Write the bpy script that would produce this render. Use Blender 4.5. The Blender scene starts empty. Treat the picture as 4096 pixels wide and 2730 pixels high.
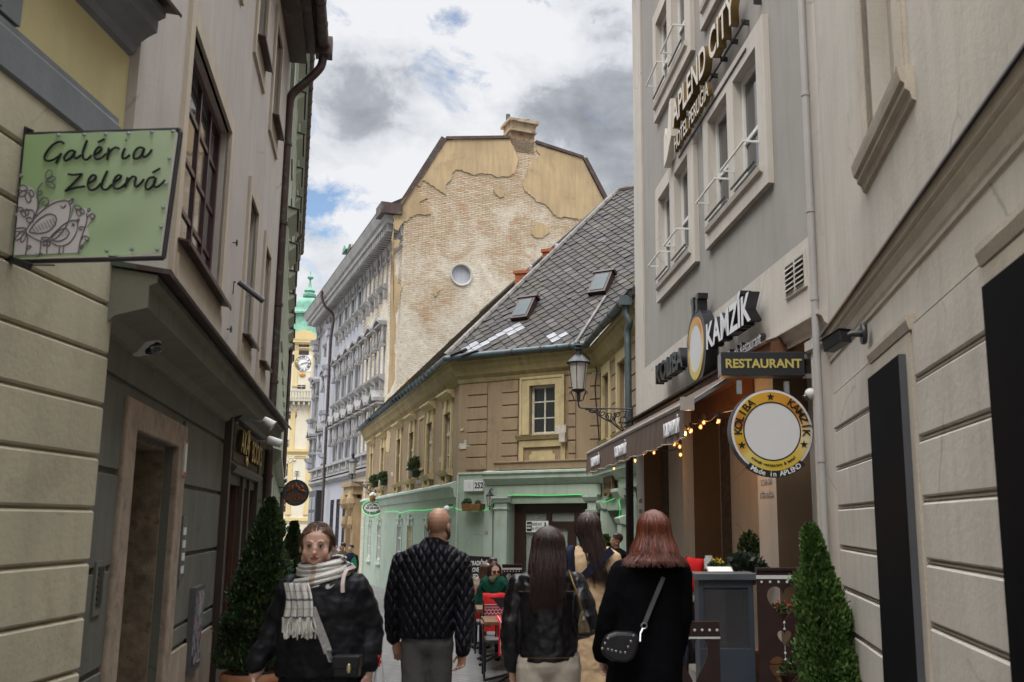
import bpy, bmesh, math, random
from mathutils import Vector, Matrix, noise
random.seed(7)
PI = math.pi
S = bpy.context.scene
COL = S.collection
# ---------------------------------------------------------------- camera
FPX = 3900.0; PPX = 2340.0; HOR = 2090.0; CZ = 1.7      # focal, principal column, horizon row (photo pixels), eye height
TP = (HOR - 1365) / FPX; PITCH = math.atan(TP); CP = math.cos(PITCH); SP = math.sin(PITCH)
cam = bpy.data.cameras.new('camera'); camo = bpy.data.objects.new('camera', cam); COL.objects.link(camo)
camo.location = (0, 0, CZ); camo.rotation_euler = (PI/2 + PITCH, 0, 0)
cam.sensor_width = 36; cam.lens = FPX / 4096 * 36; cam.shift_x = -(PPX - 2048) / 4096
cam.clip_start = 0.1; cam.clip_end = 2000
cam.dof.use_dof = True; cam.dof.focus_distance = 24; cam.dof.aperture_fstop = 4.5
S.camera = camo
S.view_settings.view_transform = 'Standard'; S.view_settings.look = 'None'
S.view_settings.exposure = 0.42; S.view_settings.gamma = 1.0
# ---------------------------------------------------------------- sky and sun
SUN_EL = math.radians(48); SUN_AZ = math.radians(205)
W = bpy.data.worlds.new('World'); S.world = W; W.use_nodes = True
nt = W.node_tree; N = nt.nodes; N.clear()
def nd(t, **k):
    n = N.new(t)
    for a, b in k.items(): setattr(n, a, b)
    return n
def lk(a, b): nt.links.new(a, b)
wout = nd('ShaderNodeOutputWorld')
sky = nd('ShaderNodeTexSky'); sky.sky_type = 'NISHITA'; sky.sun_disc = False
sky.sun_elevation = SUN_EL; sky.sun_rotation = SUN_AZ; sky.air_density = 1.0; sky.dust_density = 1.0
bg1 = nd('ShaderNodeBackground'); bg1.inputs[1].default_value = 0.13
lk(sky.outputs[0], bg1.inputs[0])
tc = nd('ShaderNodeTexCoord')
def dirpx(x, y):
    a = (x - PPX) / FPX; v = (1365 - y) / FPX
    return Vector((a, CP - v*SP, SP + v*CP)).normalized()
def wnoise(scale, off, detail=7, dist=0.0, rough=.55):
    mp = nd('ShaderNodeMapping'); mp.inputs['Location'].default_value = off; mp.inputs['Scale'].default_value = (1, 1, 1.5)
    n = nd('ShaderNodeTexNoise'); n.inputs['Scale'].default_value = scale; n.inputs['Detail'].default_value = detail
    n.inputs['Distortion'].default_value = dist; n.inputs['Roughness'].default_value = rough
    lk(tc.outputs['Generated'], mp.inputs[0]); lk(mp.outputs[0], n.inputs['Vector']); return n.outputs[0]
def wmath(op, a, b=None, c=None, clamp=False):
    m = nd('ShaderNodeMath', operation=op); m.use_clamp = clamp
    for i, q in enumerate((a, b, c)):
        if q is None: continue
        if isinstance(q, (int, float)): m.inputs[i].default_value = q
        else: lk(q, m.inputs[i])
    return m.outputs[0]
def blob(x, y, r, amp):                       # soft cloud mass round one direction of the sky
    d = nd('ShaderNodeVectorMath', operation='DISTANCE'); lk(tc.outputs['Generated'], d.inputs[0]); d.inputs[1].default_value = dirpx(x, y)
    q = wmath('DIVIDE', d.outputs['Value'], r); q = wmath('MULTIPLY', q, q); q = wmath('MULTIPLY', q, -1.0)
    return wmath('MULTIPLY', wmath('EXPONENT', q), amp)
shade = wmath('ADD', wnoise(5.2, (3.1, .4, 1.2), 9, .3), -.5)
shade = wmath('MULTIPLY', shade, 2.0)
shade = wmath('ADD', shade, wmath('MULTIPLY', wmath('ADD', wnoise(17, (1.1, 2.4, .2), 9, .4, .62), -.5), 1.05))
for b in ((1480, 360, .07, .30), (1420, 520, .05, .22), (2300, 430, .08, .28), (1960, 330, .05, .12), (1560, 180, .06, .15), (1360, 1160, .05, .25), (2450, 620, .07, .3),
          (1750, 90, .10, -.30), (1330, 120, .06, -.25), (1880, 430, .05, -.22), (1400, 800, .06, -.30), (1700, 700, .05, -.15), (2250, 60, .12, -.1)):
    shade = wmath('ADD', shade, blob(*b))
cr = nd('ShaderNodeValToRGB'); e = cr.color_ramp
e.elements[0].position = 0.0; e.elements[0].color = (1.0, 1.01, 1.04, 1)
e.elements[1].position = 1.0; e.elements[1].color = (.27, .285, .32, 1)
q = e.elements.new(.30); q.color = (.82, .85, .90, 1)
q = e.elements.new(.52); q.color = (.50, .53, .58, 1)
lk(wmath('ADD', shade, .12, clamp=True), cr.inputs[0])
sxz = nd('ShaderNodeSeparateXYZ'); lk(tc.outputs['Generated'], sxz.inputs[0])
up = nd('ShaderNodeMapRange'); up.interpolation_type = 'SMOOTHSTEP'; up.inputs[1].default_value = .55; up.inputs[2].default_value = 1.0; up.inputs[3].default_value = .66; up.inputs[4].default_value = 6.5; lk(sxz.outputs[2], up.inputs[0])  # overhead clouds, out of frame, made brighter to light the street
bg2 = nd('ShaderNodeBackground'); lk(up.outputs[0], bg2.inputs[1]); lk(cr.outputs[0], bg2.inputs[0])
dens = wmath('ADD', wmath('MULTIPLY', wmath('ADD', wnoise(9, (.3, 5.2, .9), 9, .6, .62), -.5), 1.5), .78)
for b in ((1290, 690, .04, -.22), (1350, 620, .03, -.12), (1290, 830, .03, -.16), (1820, 50, .015, -.2), (1270, 380, .03, -.15), (1300, 1000, .04, -.1)):
    dens = wmath('ADD', dens, blob(*b))
dens = wmath('SMOOTH_MIN', 1.0, wmath('MULTIPLY', wmath('ADD', dens, -.44), 5.0, clamp=True), .05)
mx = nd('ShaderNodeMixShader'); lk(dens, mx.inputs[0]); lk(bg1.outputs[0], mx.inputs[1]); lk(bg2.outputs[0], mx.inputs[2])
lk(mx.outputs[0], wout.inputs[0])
sl = bpy.data.lights.new('sun', 'SUN'); sl.energy = 1.1; sl.angle = math.radians(14); sl.color = (1, .95, .87)
so = bpy.data.objects.new('sun', sl); COL.objects.link(so)
sd = Vector((math.sin(SUN_AZ)*math.cos(SUN_EL), math.cos(SUN_AZ)*math.cos(SUN_EL), math.sin(SUN_EL)))
so.rotation_euler = sd.to_track_quat('Z', 'Y').to_euler(); so.location = (0, 0, 40)

# ---------------------------------------------------------------- calibration helpers (photo pixel -> point on a wall or at a distance)
def ray(x, y):
    a = (x - PPX) / FPX; v = (1365 - y) / FPX
    return (a, CP - v*SP, SP + v*CP)
def gp(x, d):
    r = ray(x, HOR); return (r[0]/r[1]*d, d)
def at(x, y, d):
    r = ray(x, y); t = d/r[1]; return Vector((r[0]*t, d, CZ + r[2]*t))
def toward(p, vp, d):
    r = ray(vp, HOR); return (p[0] + r[0]/r[1]*(d - p[1]), d)
def gz(y): return -0.02*max(0.0, y - 3) if y < 110 else -2.14
class Fac:                                    # a wall line: x runs along it to the right, y into it, z up
    def __init__(s, p0, p1):
        s.o = p0; dx = p1[0]-p0[0]; dy = p1[1]-p0[1]; s.L = math.hypot(dx, dy)
        s.ex = (dx/s.L, dy/s.L); s.ey = (-dy/s.L, dx/s.L); s.a = math.atan2(dy, dx)
    def uz(s, x, y, off=0):
        r = ray(x, y); n = r[0]*s.ey[0] + r[1]*s.ey[1]; k = (s.o[0]*s.ey[0] + s.o[1]*s.ey[1]) - off
        t = k/n; X = r[0]*t - s.o[0]; Y = r[1]*t - s.o[1]
        return (X*s.ex[0] + Y*s.ex[1], CZ + r[2]*t)
    def rect(s, xl, yb, xr, yt, off=0):
        a = s.uz(xl, yb, off); b = s.uz(xr, yt, off); return (a[0], b[0], a[1], b[1])
    def w(s, u, y, z): return Vector((s.o[0]+s.ex[0]*u+s.ey[0]*y, s.o[1]+s.ex[1]*u+s.ey[1]*y, z))
    def M(s, u=0, y=0, z=0): return Matrix.Translation(s.w(u, y, z)) @ Matrix.Rotation(s.a, 4, 'Z')

# ---------------------------------------------------------------- mesh builder
class MB:
    def __init__(s): s.v = []; s.f = []; s.m = []; s.T = None
    def add(s, vs, fs, mi=0):
        b = len(s.v)
        for p in vs:
            p = Vector(p)
            if s.T is not None: p = s.T @ p
            s.v.append(tuple(p))
        for f in fs: s.f.append([b+i for i in f]); s.m.append(mi)
    def box(s, x0, x1, y0, y1, z0, z1, mi=0):
        s.add([(x0,y0,z0),(x1,y0,z0),(x1,y1,z0),(x0,y1,z0),(x0,y0,z1),(x1,y0,z1),(x1,y1,z1),(x0,y1,z1)],
              [(0,3,2,1),(4,5,6,7),(0,1,5,4),(1,2,6,5),(2,3,7,6),(3,0,4,7)], mi); return s
    def bar(s, a, b, w, h=None, mi=0, up=(0,0,1)):   # rectangular bar between two points
        a = Vector(a); b = Vector(b); h = h or w; d = (b-a).normalized(); u = Vector(up)
        if abs(d.dot(u)) > .95: u = Vector((0,1,0))
        x = d.cross(u).normalized()*w/2; z = x.cross(d).normalized()*h/2
        vs = [p+i*x+j*z for p in (a, b) for i, j in ((-1,-1),(1,-1),(1,1),(-1,1))]
        s.add(vs, [(0,3,2,1)[::-1],(4,5,6,7)[::-1],(0,1,5,4)[::-1],(1,2,6,5)[::-1],(2,3,7,6)[::-1],(3,0,4,7)[::-1]], mi); return s
    def prism(s, poly, y0, y1, mi=0):         # polygon in xz, extruded along y
        n = len(poly); ar = sum(poly[i][0]*poly[(i+1)%n][1]-poly[(i+1)%n][0]*poly[i][1] for i in range(n))
        if ar < 0: poly = poly[::-1]
        s.add([(p[0], y0, p[1]) for p in poly]+[(p[0], y1, p[1]) for p in poly],
              [list(range(n)), list(range(2*n-1, n-1, -1))]+[[(i+1)%n, i, i+n, (i+1)%n+n] for i in range(n)], mi); return s
    def prof(s, poly, x0, x1, mi=0, k0=0, k1=0):   # profile of (out, z) pairs, run along x; k: mitre slopes
        n = len(poly); ar = sum(poly[i][0]*poly[(i+1)%n][1]-poly[(i+1)%n][0]*poly[i][1] for i in range(n))
        if ar > 0: poly = poly[::-1]
        s.add([(x0 - k0*p[0], -p[0], p[1]) for p in poly]+[(x1 + k1*p[0], -p[0], p[1]) for p in poly],
              [list(range(n))[::-1], list(range(n, 2*n))]+[[i, (i+1)%n, (i+1)%n+n, i+n] for i in range(n)], mi); return s
    def tube(s, pts, r, n=8, mi=0, closed=False, cap=True):
        pts = [Vector(p) for p in pts]; m = len(pts); rs = r if isinstance(r, (list, tuple)) else [r]*m
        pn = None; rings = []
        for i, p in enumerate(pts):
            if closed: d = pts[(i+1)%m]-pts[i-1]
            else: d = (pts[min(i+1, m-1)]-pts[max(i-1, 0)])
            d = d.normalized() if d.length > 1e-9 else Vector((0,0,1))
            if pn is None:
                pn = d.orthogonal().normalized()
            else:
                pn = (pn - d*pn.dot(d))
                pn = pn.normalized() if pn.length > 1e-6 else d.orthogonal().normalized()
            q = d.cross(pn); rr = rs[i]
            ra, rb = rr if isinstance(rr, (tuple, list)) else (rr, rr)
            rings.append([p + pn*math.cos(2*PI*k/n)*ra + q*math.sin(2*PI*k/n)*rb for k in range(n)])
        vs = [v for R_ in rings for v in R_]; fs = []
        for i in range(m if closed else m-1):
            for k in range(n):
                a = i*n+k; b = i*n+(k+1)%n; c = ((i+1)%m)*n+(k+1)%n; d = ((i+1)%m)*n+k; fs.append((a, b, c, d))
        if cap and not closed: fs.append(list(range(n))[::-1]); fs.append(list(range((m-1)*n, m*n)))
        s.add(vs, fs, mi); return s
    def loft(s, rings, mi=0, cap=True):       # rings: lists of equal length
        n = len(rings[0]); vs = [v for r in rings for v in r]; fs = []
        for i in range(len(rings)-1):
            for k in range(n): fs.append((i*n+k, i*n+(k+1)%n, (i+1)*n+(k+1)%n, (i+1)*n+k))
        if cap: fs.append(list(range(n))[::-1]); fs.append(list(range((len(rings)-1)*n, len(rings)*n)))
        s.add(vs, fs, mi); return s
    def lathe(s, pr, c=(0,0,0), n=20, mi=0, ax='Z', sx=1, sy=1, ring=False):
        if ring: pr = list(pr)+[pr[0]]
        rings = []
        for r, z in pr:
            ring = []
            for k in range(n):
                a = 2*PI*k/n; x, y = math.cos(a)*r*sx, math.sin(a)*r*sy
                if ax == 'Z': p = (c[0]+x, c[1]+y, c[2]+z)
                elif ax == 'Y': p = (c[0]-x, c[1]+z, c[2]+y)
                else: p = (c[0]+z, c[1]+x, c[2]+y)
                ring.append(p)
            rings.append(ring)
        s.loft(rings, mi, cap=not ring); return s
    def ell(s, c, r, n=14, mi=0, R=None):     # ellipsoid
        c = Vector(c); r = r if isinstance(r, (tuple, list)) else (r, r, r); rings = []
        k2 = max(6, n//2)
        for i in range(k2+1):
            th = PI*i/k2; rr = max(math.sin(th), .02); ring = []
            for k in range(n):
                a = 2*PI*k/n; p = Vector((math.cos(a)*rr*r[0], math.sin(a)*rr*r[1], -math.cos(th)*r[2]))
                if R is not None: p = R @ p
                ring.append(c+p)
            rings.append(ring)
        s.loft(rings, mi); return s
    def grid(s, x0, x1, z0, z1, holes, y=0, rev=.15, mi=0, mr=None):   # wall face with openings and their reveals
        xs = sorted({x0, x1}|{h[i] for h in holes for i in (0, 1) if x0 < h[i] < x1})
        zs = sorted({z0, z1}|{h[i] for h in holes for i in (2, 3) if z0 < h[i] < z1})
        for i in range(len(xs)-1):
            for j in range(len(zs)-1):
                cx = (xs[i]+xs[i+1])/2; cz = (zs[j]+zs[j+1])/2
                if any(h[0] < cx < h[1] and h[2] < cz < h[3] for h in holes): continue
                s.add([(xs[i],y,zs[j]),(xs[i+1],y,zs[j]),(xs[i+1],y,zs[j+1]),(xs[i],y,zs[j+1])], [(0,1,2,3)], mi)
        for h in holes:
            a, b, c, d = h[:4]; r = h[4] if len(h) > 4 else rev; k = mi if mr is None else mr
            s.add([(a,y,c),(b,y,c),(b,y,d),(a,y,d),(a,y+r,c),(b,y+r,c),(b,y+r,d),(a,y+r,d)], [(0,4,5,1),(1,5,6,2),(2,6,7,3),(3,7,4,0)], k)
        return s
    def shell(s, x0, x1, z0, z1, y, D, mi=0):  # sides, back, top of a wall body
        s.add([(x0,y,z0),(x1,y,z0),(x1,y,z1),(x0,y,z1),(x0,y+D,z0),(x1,y+D,z0),(x1,y+D,z1),(x0,y+D,z1)], [(0,3,7,4),(1,5,6,2),(2,6,7,3),(4,7,6,5)], mi); return s
    def blocks(s, x0, x1, zs, holes, out=.015, gap=.02, ch=.008, mi=0, y=0):  # rusticated courses
        for j in range(len(zs)-1):
            a, b = zs[j]+gap/2, zs[j+1]-gap/2; spans = [(x0, x1)]
            for h in holes:
                if h[2] < b and h[3] > a:
                    ns = []
                    for p, q in spans:
                        if h[1] <= p or h[0] >= q: ns.append((p, q)); continue
                        if h[0] > p: ns.append((p, h[0]))
                        if h[1] < q: ns.append((h[1], q))
                    spans = ns
            for p, q in spans:
                if q-p < .03: continue
                s.prof([(-y, a), (out-ch-y, a), (out-y, a+ch), (out-y, b-ch), (out-ch-y, b), (-y, b)], p, q, mi)
        return s
    def obj(s, name, mats, parent=None, M=None, smooth=False, bevel=0, wn=False):
        me = bpy.data.meshes.new(name); me.from_pydata(s.v, [], s.f)
        if not isinstance(mats, (list, tuple)): mats = [mats]
        for m in mats: me.materials.append(m)
        me.polygons.foreach_set('material_index', s.m)
        if smooth is True: me.polygons.foreach_set('use_smooth', [True]*len(s.f))
        me.update()
        if smooth == 'auto':
            me.polygons.foreach_set('use_smooth', [True]*len(s.f)); me.set_sharp_from_angle(angle=math.radians(38))
        o = bpy.data.objects.new(name, me); COL.objects.link(o)
        if parent is not None: o.parent = parent
        if M is not None: o.matrix_local = M
        if bevel:
            b = o.modifiers.new('bevel', 'BEVEL'); b.width = bevel; b.segments = 2; b.limit_method = 'ANGLE'
        return o
def tag(o, label=None, cat=None, group=None, kind=None):
    if label: o['label'] = label
    if cat: o['category'] = cat
    if group: o['group'] = group
    if kind: o['kind'] = kind
    return o
def thing(name, label, cat, M=None, group=None):
    o = bpy.data.objects.new(name, None); COL.objects.link(o); o.empty_display_size = .2
    if M is not None: o.matrix_world = M if isinstance(M, Matrix) else Matrix.Translation(M)
    return tag(o, label, cat, group)
def copytree(o, parent=None):
    c = o.copy(); COL.objects.link(c); c.parent = parent
    for ch in [x for x in bpy.data.objects if x.parent == o]: copytree(ch, c)
    return c
def crom(pts, n=8, closed=False):             # smooth curve through points
    pts = [Vector(p) for p in pts]; m = len(pts); out = []
    rng = range(m) if closed else range(m-1)
    for i in rng:
        if closed: a, b, c, d = pts[i-1], pts[i], pts[(i+1)%m], pts[(i+2)%m]
        else: a, b, c, d = pts[max(i-1,0)], pts[i], pts[i+1], pts[min(i+2,m-1)]
        for k in range(n):
            t = k/n; out.append(.5*((2*b)+(c-a)*t+(2*a-5*b+4*c-d)*t*t+(3*b-a-3*c+d)*t**3))
    if not closed: out.append(pts[-1])
    return out

# ---------------------------------------------------------------- materials
def newmat(name):
    m = bpy.data.materials.new(name); m.use_nodes = True; t = m.node_tree; t.nodes.clear()
    o = t.nodes.new('ShaderNodeOutputMaterial'); b = t.nodes.new('ShaderNodeBsdfPrincipled'); t.links.new(b.outputs[0], o.inputs[0])
    return m, t, b
def mnoise(t, scale, detail=5, rough=.55, mp=None, dist=0, coord='Object'):
    c = t.nodes.new('ShaderNodeTexCoord'); n = t.nodes.new('ShaderNodeTexNoise')
    n.inputs['Scale'].default_value = scale; n.inputs['Detail'].default_value = detail; n.inputs['Roughness'].default_value = rough; n.inputs['Distortion'].default_value = dist
    src = c.outputs[coord]
    if mp:
        q = t.nodes.new('ShaderNodeMapping'); q.inputs['Scale'].default_value = mp; t.links.new(src, q.inputs[0]); src = q.outputs[0]
    t.links.new(src, n.inputs['Vector']); return n.outputs[0]
def mramp(t, src, stops):
    r = t.nodes.new('ShaderNodeValToRGB'); e = r.color_ramp
    while len(e.elements) < len(stops): e.elements.new(.5)
    for x, (p, c) in zip(e.elements, stops): x.position = p; x.color = (c if len(c) == 4 else (*c, 1)) if isinstance(c, (tuple, list)) else (c, c, c, 1)
    t.links.new(src, r.inputs[0]); return r.outputs[0]
def mmix(t, fac, a, b, mode='MIX'):
    m = t.nodes.new('ShaderNodeMix'); m.data_type = 'RGBA'; m.blend_type = mode
    for i, q in ((0, fac), (6, a), (7, b)):
        if isinstance(q, (int, float)): m.inputs[i].default_value = q
        elif isinstance(q, (tuple, list)): m.inputs[i].default_value = (*q[:3], 1)
        else: t.links.new(q, m.inputs[i])
    return m.outputs[2]
def mbump(t, b, h, strength, dist=.01):
    n = t.nodes.new('ShaderNodeBump'); n.inputs['Strength'].default_value = strength; n.inputs['Distance'].default_value = dist
    t.links.new(h, n.inputs['Height']); t.links.new(n.outputs[0], b.inputs['Normal'])
def sc(c, k): return tuple(min(1, x*k) for x in c[:3])
MATS = {}
def mat(name, col, rough=.85, var=.12, vs=1.3, bump=.25, bs=40, streak=.12, metal=0, spec=.3, dirt=None, dirtamt=.5, coat=0, crack=0):
    if name in MATS: return MATS[name]
    m, t, b = newmat(name)
    n1 = mnoise(t, vs, 6, .6)
    c = mmix(t, mramp(t, n1, [(.3, 0), (.7, 1)]), sc(col, 1-var), sc(col, 1+var))
    if streak:
        n2 = mnoise(t, 1.0, 5, .6, mp=(7, 7, .55))
        c = mmix(t, mramp(t, n2, [(.45, 0), (.75, streak*2.2)]), c, sc(col, .62))
    if dirt:
        n3 = mnoise(t, vs*1.7, 8, .65, dist=.4)
        c = mmix(t, mramp(t, n3, [(.56, 0), (.62, dirtamt)]), c, dirt)
    if crack:                                  # sparse hairline cracks in old render
        tcn = t.nodes.new('ShaderNodeTexCoord'); wv = t.nodes.new('ShaderNodeMix'); wv.data_type = 'RGBA'; wv.inputs[0].default_value = .16
        nz = t.nodes.new('ShaderNodeTexNoise'); nz.inputs['Scale'].default_value = 2.5; nz.inputs['Detail'].default_value = 5; t.links.new(tcn.outputs['Object'], nz.inputs['Vector']); t.links.new(tcn.outputs['Object'], wv.inputs[6]); t.links.new(nz.outputs['Color'], wv.inputs[7])
        vr = t.nodes.new('ShaderNodeTexVoronoi'); vr.feature = 'DISTANCE_TO_EDGE'; vr.inputs['Scale'].default_value = crack; t.links.new(wv.outputs[2], vr.inputs['Vector'])
        ln = mramp(t, vr.outputs['Distance'], [(0, 1), (.009, 0)]); mk = mramp(t, mnoise(t, .9, 3), [(.52, 0), (.60, .55)]); mm = t.nodes.new('ShaderNodeMath'); mm.operation = 'MULTIPLY'; t.links.new(ln, mm.inputs[0]); t.links.new(mk, mm.inputs[1])
        c = mmix(t, mm.outputs[0], c, sc(col, .38))
    t.links.new(c, b.inputs['Base Color']); b.inputs['Roughness'].default_value = rough
    b.inputs['Metallic'].default_value = metal; b.inputs['Specular IOR Level'].default_value = spec
    if coat: b.inputs['Coat Weight'].default_value = coat
    if bump: mbump(t, b, mnoise(t, bs, 6, .65), bump, .01)
    MATS[name] = m; return m
def emis(name, col, s):
    m, t, b = newmat(name); b.inputs['Base Color'].default_value = (*col, 1); b.inputs['Emission Color'].default_value = (*col, 1); b.inputs['Emission Strength'].default_value = s
    return m
def glassm(name, col=(.02, .023, .026), rough=.04, wav=.0):
    m, t, b = newmat(name); b.inputs['Base Color'].default_value = (*col, 1); b.inputs['Roughness'].default_value = rough
    b.inputs['Specular IOR Level'].default_value = .8; b.inputs['IOR'].default_value = 1.55
    n = mnoise(t, 1.6, 2); mbump(t, b, n, .12, .02); return m
def clear(name, col=(1,1,1), rough=.02, alpha=.25):
    m, t, b = newmat(name); b.inputs['Base Color'].default_value = (*col, 1); b.inputs['Roughness'].default_value = rough
    b.inputs['Alpha'].default_value = alpha; b.inputs['Specular IOR Level'].default_value = .7; return m
M_black = mat('black_metal', (.012, .012, .014), .42, .2, 8, .12, 60, 0, 0, .5)
M_iron = mat('wrought_iron', (.014, .014, .016), .5, .3, 10, .3, 60, 0, 0, .5)
M_white = mat('white_paint', (.62, .61, .58), .5, .05, 4, .05, 30, .05)
M_glass = glassm('window_glass')
M_glass_b = glassm('window_glass_dull', (.04, .042, .042), .10)
M_galv = mat('zinc_sheet', (.30, .32, .34), .45, .2, 5, .1, 40, .1, .6)
M_zinc = mat('weathered_gutter_zinc', (.075, .098, .105), .5, .25, 4, .15, 30, .1, .35, .4)
M_copper = mat('brown_copper_sheet', (.075, .048, .042), .48, .3, 3, .15, 20, .15, .4, .4, dirt=(.10, .20, .16), dirtamt=.35)
M_verd = mat('green_copper_patina', (.15, .31, .23), .7, .25, 1.2, .2, 8, .25)
M_wood_dk = mat('dark_brown_wood', (.032, .014, .009), .5, .25, 3, .2, 30, .1, 0, .4)
M_red = mat('red_cloth', (.52, .010, .012), .8, .1, 9, .2, 120, 0)
M_pot = mat('terracotta', (.40, .19, .10), .8, .15, 6, .2, 30, .1)
M_soil = mat('soil', (.03, .02, .014), .95, .3, 20, .6, 60, 0)
M_chrome = mat('polished_steel', (.38, .38, .38), .38, .05, 5, 0, 10, 0, 1)

# ---------------------------------------------------------------- common builders
def windowp(parent, x0, x1, z0, z1, y, nx=2, nz=3, fm=None, gm=None, fw=.05, mw=.035, d=.05, label=None, name='window'):
    mb = MB()
    mb.box(x0, x0+fw, y, y+d, z0, z1); mb.box(x1-fw, x1, y, y+d, z0, z1)
    mb.box(x0+fw, x1-fw, y, y+d, z0, z0+fw); mb.box(x0+fw, x1-fw, y, y+d, z1-fw, z1)
    for i in range(1, nx):
        x = x0+(x1-x0)*i/nx; mb.box(x-mw/2, x+mw/2, y+.004, y+d-.004, z0+fw, z1-fw)
    for j in range(1, nz):
        z = z0+(z1-z0)*j/nz
        for i in range(nx):
            a = x0+(x1-x0)*i/nx+(mw/2 if i else fw); b = x0+(x1-x0)*(i+1)/nx-(mw/2 if i < nx-1 else fw)
            mb.box(a, b, y+.01, y+d-.01, z-mw*.38, z+mw*.38)
    o = mb.obj(name, fm or M_white, parent)
    if label: o['label'] = label
    g = MB(); g.box(x0+fw*.6, x1-fw*.6, y+d*.45, y+d*.6, z0+fw*.6, z1-fw*.6); g.obj('pane', gm or M_glass, o)
    return o
def trimring(mb, x0, x1, z0, z1, w, out, wb=None, y=0, mi=0, wt=None):   # frame of mouldings round an opening
    wb = w if wb is None else wb; wt = w if wt is None else wt
    for k, (a, o2) in enumerate(((1, out),)):
        mb.box(x0-w, x0, y-o2, y+.02, z0-wb, z1+wt, mi); mb.box(x1, x1+w, y-o2, y+.02, z0-wb, z1+wt, mi)
        mb.box(x0, x1, y-o2, y+.02, z1, z1+wt, mi)
        if wb > 0: mb.box(x0, x1, y-o2, y+.02, z0-wb, z0, mi)
def textmesh(name, s, size, depth, matl, parent=None, M=None, off=0.0, align='CENTER', sx=1.0, shear=0, spacing=1.0, sidem=None):
    c = bpy.data.curves.new(name, 'FONT'); c.body = s; c.size = 1; c.extrude = depth/2/size; c.offset = off/size; c.align_x = align; c.align_y = 'CENTER'; c.shear = shear; c.space_character = spacing
    o = bpy.data.objects.new('t', c); COL.objects.link(o); bpy.context.view_layer.update()
    dg = bpy.context.evaluated_depsgraph_get(); me = bpy.data.meshes.new_from_object(o.evaluated_get(dg)); bpy.data.objects.remove(o)
    me.name = name
    R = Matrix.Rotation(PI/2, 4, 'X') @ Matrix.Diagonal((sx*size, size, size, 1)); me.transform(R); me.materials.clear(); me.materials.append(matl)
    if sidem:
        me.materials.append(sidem)
        for p in me.polygons: p.material_index = 0 if p.normal.y < -.5 else 1
    ob = bpy.data.objects.new(name, me); COL.objects.link(ob)
    if parent is not None: ob.parent = parent
    if M is not None: ob.matrix_local = M
    return ob
def arctext(name, s, R, a0, a1, size, depth, matl, parent, y=0, off=0, inward=False, c=(0, 0)):
    # letters along an arc in the xz plane, facing -y; angles in degrees, clockwise from a0 to a1 for the top text
    mbs = MB(); n = len(s)
    for i, ch in enumerate(s):
        if ch == ' ': continue
        t = (i+.5)/n; a = math.radians(a0+(a1-a0)*t)
        o = textmesh('t', ch, size, depth, matl, off=min(off, .012*size)); me = o.data
        rot = (a-PI/2) if not inward else (a+PI/2)
        ca, sa = math.cos(rot), math.sin(rot); px, pz = c[0]+R*math.cos(a), c[1]+R*math.sin(a)
        vs = [(px+v.co.x*ca-v.co.z*sa, y+v.co.y, pz+v.co.x*sa+v.co.z*ca) for v in me.vertices]
        mbs.add(vs, [list(p.vertices) for p in me.polygons]); bpy.data.objects.remove(o); bpy.data.meshes.remove(me)
    return mbs.obj(name, matl, parent)
# ================================================================ SETTING: ground
def pavers():
    m, t, b = newmat('clay_pavers')
    c = t.nodes.new('ShaderNodeTexCoord'); mp = t.nodes.new('ShaderNodeMapping'); mp.inputs['Rotation'].default_value = (0, 0, math.radians(38)); t.links.new(c.outputs['Object'], mp.inputs[0])
    br = t.nodes.new('ShaderNodeTexBrick'); br.inputs['Scale'].default_value = 1; br.inputs['Brick Width'].default_value = .24; br.inputs['Row Height'].default_value = .12
    br.inputs['Mortar Size'].default_value = .008; br.inputs['Mortar Smooth'].default_value = .3; br.inputs['Color1'].default_value = (.20, .188, .178, 1); br.inputs['Color2'].default_value = (.15, .142, .135, 1); br.inputs['Mortar'].default_value = (.04, .037, .034, 1)
    t.links.new(mp.outputs[0], br.inputs['Vector'])
    n = mnoise(t, 1.2, 6); col = mmix(t, mramp(t, n, [(.35, 0), (.7, .45)]), br.outputs['Color'], (.10, .095, .09))
    t.links.new(col, b.inputs['Base Color']); b.inputs['Roughness'].default_value = .7
    inv = t.nodes.new('ShaderNodeMath'); inv.operation = 'SUBTRACT'; inv.inputs[0].default_value = 1; t.links.new(br.outputs['Fac'], inv.inputs[1])
    ad = t.nodes.new('ShaderNodeMath'); ad.operation = 'ADD'; t.links.new(inv.outputs[0], ad.inputs[0])
    ml = t.nodes.new('ShaderNodeMath'); ml.operation = 'MULTIPLY'; ml.inputs[1].default_value = .4; t.links.new(mnoise(t, 18, 5), ml.inputs[0]); t.links.new(ml.outputs[0], ad.inputs[1])
    mbump(t, b, ad.outputs[0], .8, .008); return m
g_ = MB()
ys = [-30, 3, 12, 25, 45, 110, 900]; xs = [-400, -20, 20, 400]
g_.add([(x, y, gz(y)) for y in ys for x in xs], [(j*4+i, j*4+i+1, (j+1)*4+i+1, (j+1)*4+i) for j in range(len(ys)-1) for i in range(3)])
tag(g_.obj('street', pavers()), kind='structure')

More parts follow.
